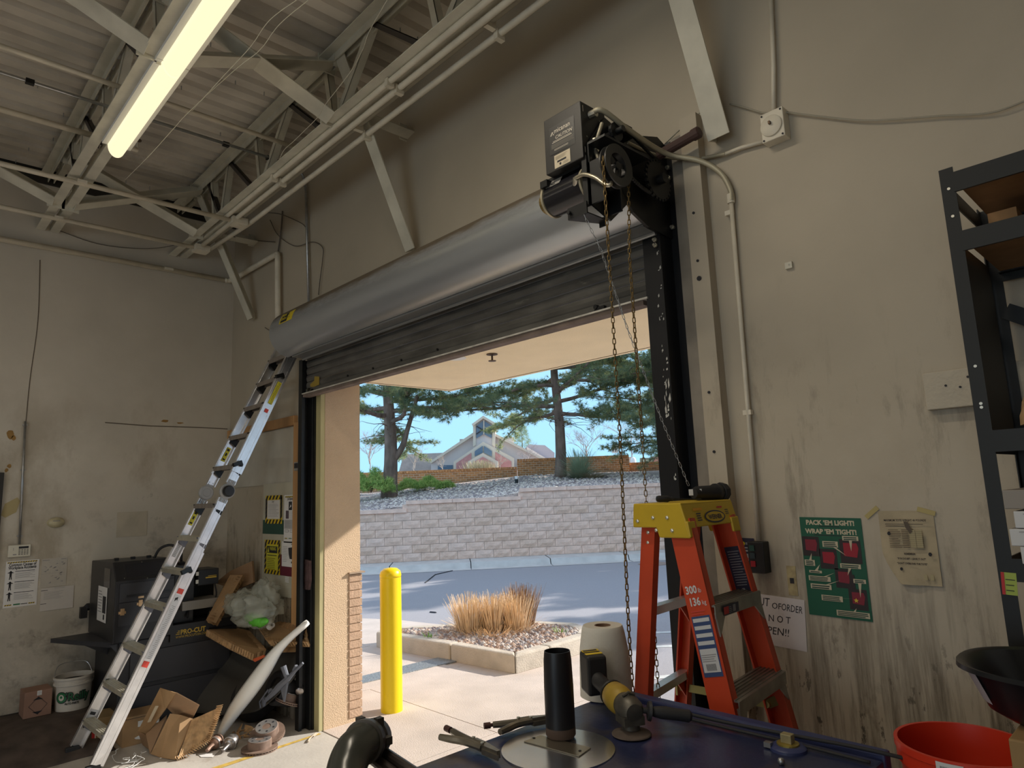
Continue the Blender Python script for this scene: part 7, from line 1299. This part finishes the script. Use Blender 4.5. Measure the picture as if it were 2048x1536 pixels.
# push button station and sticker
F_ = Fr((-1.349, W, 1.366), V((1, 0, 0)), (0, 0, 1)); t_ = MB(); F_.slab(t_, 0, 0, .066, .120, .052, M_blackp); o = t_.build('button_station', None, bevel=.003); tag(o, 'black push button station with green and red buttons at the foot of the wall conduit', 'switch')
for v, mm, nm in ((.085, mat('button_green', (.02, .07, .06), .4), 'button'), (.056, mat('button_slate', (.03, .05, .06), .4), 'button'), (.025, mat('button_red', (.32, .01, .02), .4), 'button')): a = MB(); F_.slab(a, .010, v, .030, v + .022, .004, mm, .052); a.build(nm, None, o)
F_ = Fr((-1.405, W, 1.385), V((1, 0, -.02)), (0, 0, 1)); 
def d_st(a, F_, w_, h_, c): F_.rect(a, 0, h_ * .58, w_, h_, M_navy, c - .0004); ell(F_, a, .014, h_ * .80, .008, .008, M_yel, c); F_.text(a, .024, h_ * .775, .011, 'COLORADO', M_lw, c, sx=.68, thick=.0004); F_.rect(a, .018, h_ * .64, w_ * .85, h_ * .67, M_lw, c); F_.lines(a, .004, w_ * .8, .05, .062, 1, M_navy, .7, c); F_.lines(a, .004, w_ * .9, .004, .040, 3, M_lbr, .4, c)
wallpaper_thing(F_, .062, .112, 'permit_sticker', 'small blue and white COLORADO permit sticker beside the push button station', d_st, mat('sticker_white', (.45, .43, .42), .7, var=.1), 'sticker')
F_ = Fr((-1.222, W, 1.285), V((1, 0, 0)), (0, 0, 1)); t_ = MB(); F_.slab(t_, 0, 0, .036, .11, .002, mat('old_tape_patch', (.42, .34, .18), .8, var=.3, vscale=30)); o = t_.build('glue_patch', None); tag(o, 'yellowed glue patch with a black square left of the green poster', 'patch'); a = MB(); F_.rect(a, .010, .045, .026, .065, M_ink, .003); a.build('square', None, o)
# wall conduit to the station
o = conduit([at(1462, 402, 1, W - .02), V((-1.315, W - .02, 1.49))], .0095, 'straight painted conduit running down to the push button station', M_pipe)
for z in (2.86, 2.0): a = MB(); a.box((-1.31 + (.003 if z > 2.5 else 0), W - .018, z), (.035, .02, .02)); a.build('strap', M_pipe, o)
a = MB(); p = at(1462, 402, 1, W - .02); a.cyl(p + V((0, 0, -.01)), p + V((0, 0, .03)), .016, n=10); a.build('connector', M_pipe, o)
# switch box, its conduit and wires
sb = thing('switch_box', (-1.07, W, 3.15), 'old painted square switch box with a toggle high on the wall', 'switch'); F_ = Fr((-1.118, W, 3.085), (1, 0, 0), (0, 0, 1)); a = MB(); F_.slab(a, 0, 0, .095, .125, .055, M_pipe); a.build('box', None, sb, bevel=.003); a = MB(); a.lathe([(.044, .0), (.044, .006), (.040, .009), (0, .010)], F_.P(.044, .06, .055), (0, -1, 0), 26); a.build('cover', M_pipe, sb, smooth=2); a = MB(); a.box(F_.P(.044, .068, .069), (.008, .018, .012)); a.build('toggle', MATS['bronze'], sb)
a = MB(); [a.cyl(F_.P(*p, .0555), F_.P(*p, .058), .004, n=8) for p in ((.008, .115), (.086, .115), (.008, .008), (.086, .008))]; a.build('screw', M_ink, sb)
conduit([at(1541, -20, 1, W - .02), at(1547, 130, 1, W - .02), V((-1.075, W - .02, 3.21))], .0095, 'painted conduit dropping from the ceiling into the switch box', M_pipe)
o = conduit([at(1450, 308, 1, W - .02), at(1480, 296, 1, W - .02), V((-1.118, W - .02, 3.11))], .008, 'short painted conduit rising from the opener into the switch box', M_pipe)
wire([U(1460, 208), U(1490, 215), U(1528, 226), U(1560, 224), U(1640, 233), U(1720, 241), U(1790, 239), U(1880, 232), U(1980, 226), U(2060, 198)], .0035, 'long wire swagged across the wall above the shelving', MATS['conduit_grey']); wire([U(1330, 287, W - .02), U(1370, 250), U(1407, 220)], .0035, 'thin wire from the opener up to the steel brace', MATS['conduit_grey'])
a = MB(); a.box(U(1578, 531, W - .006), (.028, .012, .026)); a.cyl(U(1578, 529, W - .014), U(1578, 529, W - .012), .004, n=8); tag(a.build('wall_plate', M_paintw), 'tiny square metal plate screwed to the bare wall', 'plate')
a = MB(); a.bb(-.665, W - .035, 1.935, .3, W, 2.06); o = a.build('wood_block', mat('painted_wood', (.52, .46, .36), .65, var=.12, vscale=8, bump=.2), bevel=.003); tag(o, 'cream painted wooden board fixed to the wall behind the black shelving', 'board'); 
for x, z in ((-.56, 2.0), (-.535, 2.03), (-.60, 2.01)): a = MB(); a.cyl((x, W - .037, z), (x, W - .034, z), .004, n=8); a.build('nail_hole', M_ink, o)

# ---- black shelving
M_rk = mat('rack_black', (.010, .011, .011), .5, .2); M_pb = mat('particle_board', (.30, .17, .08), .85, var=.15, vscale=20)
RX, RY0, RY1, RX2 = -.437, 2.11, 2.565, .75; rk = thing('shelving_rack', (RX, RY0, 0), 'tall black steel shelving rack with particle board shelves at the right edge', 'shelving')
for x, y, s in ((RX, RY0, 1), (RX, RY1, 1), (RX2, RY0, -1), (RX2, RY1, -1)):
    a = MB(); a.bb(x, y - .0015, 0, x + s * .034, y + .0015, 2.56 if y == RY0 else 2.56); a.bb(x, y, 0, x + s * .003, y + (.035 if y == RY0 else -.035), 2.56); po = a.build('post', M_rk, rk)
    if s == 1 and y == RY0: [MB().cyl((x + .018, y - .003, z), (x + .018, y - .001, z), .004, n=8).build('rivet_slot', M_bolt, po) for z in (2.50, 2.42, 2.0, 1.9, 1.89)]
for z in (2.515, 2.345, 1.80, 1.475, 1.0, .5, .15):
    for y in (RY0, RY1): a = MB(); a.bb(RX + .03, y - .004, z - .028, RX2, y + .004, z + .028); a.bb(RX + .03, y, z - .004, RX2, y + (.03 if y == RY0 else -.03), z); a.build('beam', M_rk, rk)
    a = MB(); a.bb(RX + .035, RY0 + .006, z - .0, RX2 - .03, RY1 - .006, z + .014); a.build('shelf', M_pb, rk)
    a = MB(); a.bb(RX + .003, RY0 + .03, z - .03, RX + .007, RY1 - .03, z + .02); a.build('side_beam', M_rk, rk)
for z in (2.1, 1.86, 1.2): a = MB(); a.bar((RX + .005, RY0 + .03, z), (RX + .005, RY1 - .03, z + .02), .004, .05, (0, 0, 1)); a.build('side_brace', M_rk, rk)
a = MB(); a.bar((RX + .03, RY1 - .01, 2.22), (.2, RY1 - .01, 1.82), .005, .05, (0, 0, 1)); a.build('diagonal_brace', M_rk, rk)
a = MB(); a.bb(RX + .008, RY0 + .1, 1.83, RX + .012, RY1 - .05, 2.33); a.build('side_panel', mat('rack_panel', (.045, .043, .038), .6), rk)
# things on the shelves
a = MB(); a.box((RX + .09, RY1 - .12, 2.425), (.07, .18, .11)); tag(a.build('wood_offcut', M_wood), 'lumber offcut lying on the second shelf of the black rack', 'wood')
for i, (x, z, mm, lb) in enumerate(((RX + .052, 1.580, M_lw, 'white carton with a barcode, third from the bottom of the shelf stack'), (RX + .038, 1.536, M_lw, 'white carton with a barcode strip, second from the bottom of the shelf stack'), (RX + .055, 1.4925, M_lw, 'plain white carton at the bottom of the shelf stack'), (RX + .035, 1.628, mat('carton_greyish', (.30, .27, .24), .7), 'greyish carton on top of the shelf stack'))):
    a = MB(); a.bb(x, RY0 - .005, z - .001, x + .35, RY0 + .30, z + (.041 if i < 3 else .046)); a_ = a.build('parts_box', mm, bevel=.002); tag(a_, lb, 'box')
    if i < 2:
        Fz = Fr((x, RY0 - .006, z), (1, 0, 0), (0, 0, 1)); a = MB(); [Fz.rect(a, .06 + k * .0045, .014, .0625 + k * .0045, .026, M_ink, .0005) for k in range(26)]; Fz.rect(a, .02, .033, .15, .035, M_inkg, .0005); a.build('barcode', None, a_)
a = MB(); blob(a, V((-.27, RY0 + .06, 1.882)), .058, (1.3, .8, .95), mat('kraft_paper', (.46, .29, .14), .85), .5, 3, 20, 3); tag(a.build('crumpled_paper', None), 'crumpled brown kraft paper on the third shelf', 'paper')
a = MB(); a.bb(RX + .10, RY0 + .02, 1.016, .5, RY0 + .36, 1.33); tag(a.build('shelf_carton', M_card, bevel=.003), 'brown carton on the lower shelf behind the black basin', 'box')
F_ = Fr((RX + .004, RY0 - .004, 1.415), V((1, 0, -.05)), V((.05, 0, 1))); F_.v = (F_.v - F_.u * F_.v.dot(F_.u)).normalized(); F_.w = V((0, -1, 0)); t_ = MB(); F_.slab(t_, 0, 0, .032, .055, .001, mat('tag_green', (.36, .45, .08), .6)); o = t_.build('shelf_tag', None); tag(o, 'small lime green tag stuck on the rack post', 'tag'); a = MB(); F_.rect(a, 0, 0, .007, .055, M_red, .002); F_.lines(a, .009, .03, .01, .05, 3, M_ink, .15, .002); a.build('print', None, o)
# black basin on a carton
cb2 = MB(); cx0 = -.475; cb2.bb(-.368, 1.66, .0, .02, 2.03, 1.205); o = cb2.build('tall_carton', mat('carton_dim', (.30, .19, .08), .8, var=.1), bevel=.004); tag(o, 'tall brown carton carrying the black basin at the right edge', 'box')
bx, by, bz = -.195, 1.84, 1.205; t = thing('basin', (bx, by, bz), 'black plastic drain basin with white labels resting on the tall carton', 'basin'); a = MB(); M_bas = mat('basin_black', (.012, .013, .015), .3)
def ring(rx, ry, z, n=48): return [V((bx + rx * math.copysign(abs(math.cos(k * 6.2832 / n)) ** .8, math.cos(k * 6.2832 / n)), by + ry * math.copysign(abs(math.sin(k * 6.2832 / n)) ** .8, math.sin(k * 6.2832 / n)), bz + z)) for k in range(n)]
rg = [ring(.20, .12, 0), ring(.235, .145, .02), ring(.268, .172, .10), ring(.279, .179, .106), ring(.284, .184, .100), ring(.283, .183, .110), ring(.266, .170, .106), ring(.19, .12, .02), ring(.001, .001, .015)]; vs = [p for r_ in rg for p in r_]; a.add(vs, [(i * 48 + j, i * 48 + (j + 1) % 48, (i + 1) * 48 + (j + 1) % 48, (i + 1) * 48 + j) for i in range(len(rg) - 1) for j in range(48)] + [tuple(range(48))[::-1]]); a.build('shell', M_bas, t, smooth=2)
def baslab(k0, k1, z0, z1, mm, nm, txt=None):
    a = MB(); vs = []
    for k in range(k0, k1 + 1):
        for z in (z0, z1): f = (z - .02) / .08; rx, ry = .235 + .033 * f + .002, .145 + .027 * f + .002; an = k * 6.2832 / 96; vs.append(V((bx + rx * math.copysign(abs(math.cos(an)) ** .8, math.cos(an)), by + ry * math.copysign(abs(math.sin(an)) ** .8, math.sin(an)), bz + z)))
    n = k1 - k0; a.add(vs, [(2 * k, 2 * k + 2, 2 * k + 3, 2 * k + 1) for k in range(n)], mm); return a.build(nm, None, t)
baslab(52, 57, .035, .095, mat('label_pinkish', (.42, .36, .38), .6), 'label'); baslab(66, 78, .035, .090, mat('label_mauve', (.22, .18, .22), .6), 'label')
Ft = Fr((bx - .12, by - .170, bz + .052), (1, 0, .0), V((0, -.35, 1))); a = MB(); Ft.text(a, 0.0, .012, .016, 'MIDWEST', M_ink, .012, thick=.0004, sx=.9); Ft.text(a, .005, -.004, .016, 'CAN', M_ink, .012, thick=.0004, sx=.9); Ft.rect(a, 0, .028, .018, .036, M_yel, .012); a.build('label_lettering', None, t)
# red bucket on a steel stand
kc = V((-.515, 1.93, .0)); kb_ = .775; kk = thing('bucket', (kc.x, kc.y, kb_), 'red orange plastic bucket with a barcode sticker at the bottom right', 'bucket'); M_rb = mat('bucket_red', (.58, .035, .012), .38)
kt = V((kc.x, kc.y, kb_)); a = MB(); a.lathe([(0, 0), (.118, 0), (.138, .27), (.145, .272), (.145, .30), (.148, .302), (.148, .318), (.140, .318), (.118, .02), (0, .02)], kt, n=56); a.build('pail', M_rb, kk, smooth=2)
an0 = math.atan2(CAM.y - kt.y, CAM.x - kt.x); a = MB(); 
def bs(a0, a1, z0, z1, mm, r_=.1487): vs = [V((kt.x + r_ * math.cos(an0 + a0 + (a1 - a0) * k / 6), kt.y + r_ * math.sin(an0 + a0 + (a1 - a0) * k / 6), kt.z + z)) for k in range(7) for z in (z0, z1)]; a.add(vs, [(2 * k, 2 * k + 2, 2 * k + 3, 2 * k + 1) for k in range(6)], mm)
bs(-.42, -.06, .258, .314, M_lw, .150)
for k in range(12): bs(-.36 + k * .02, -.352 + k * .02, .282, .306, M_ink, .1508)
a.build('barcode_sticker', None, kk)
a = MB(); a.bb(kc.x - .16, kc.y - .16, kb_ - .03, kc.x + .14, kc.y + .16, kb_)
for sx_ in (-.15, .13):
    for sy in (-.14, .14): a.bb(kc.x + sx_ - .012, kc.y + sy - .012, 0, kc.x + sx_ + .012, kc.y + sy + .012, kb_ - .03)
tag(a.build('steel_stand', M_black), 'low black steel stand under the red bucket', 'stand')
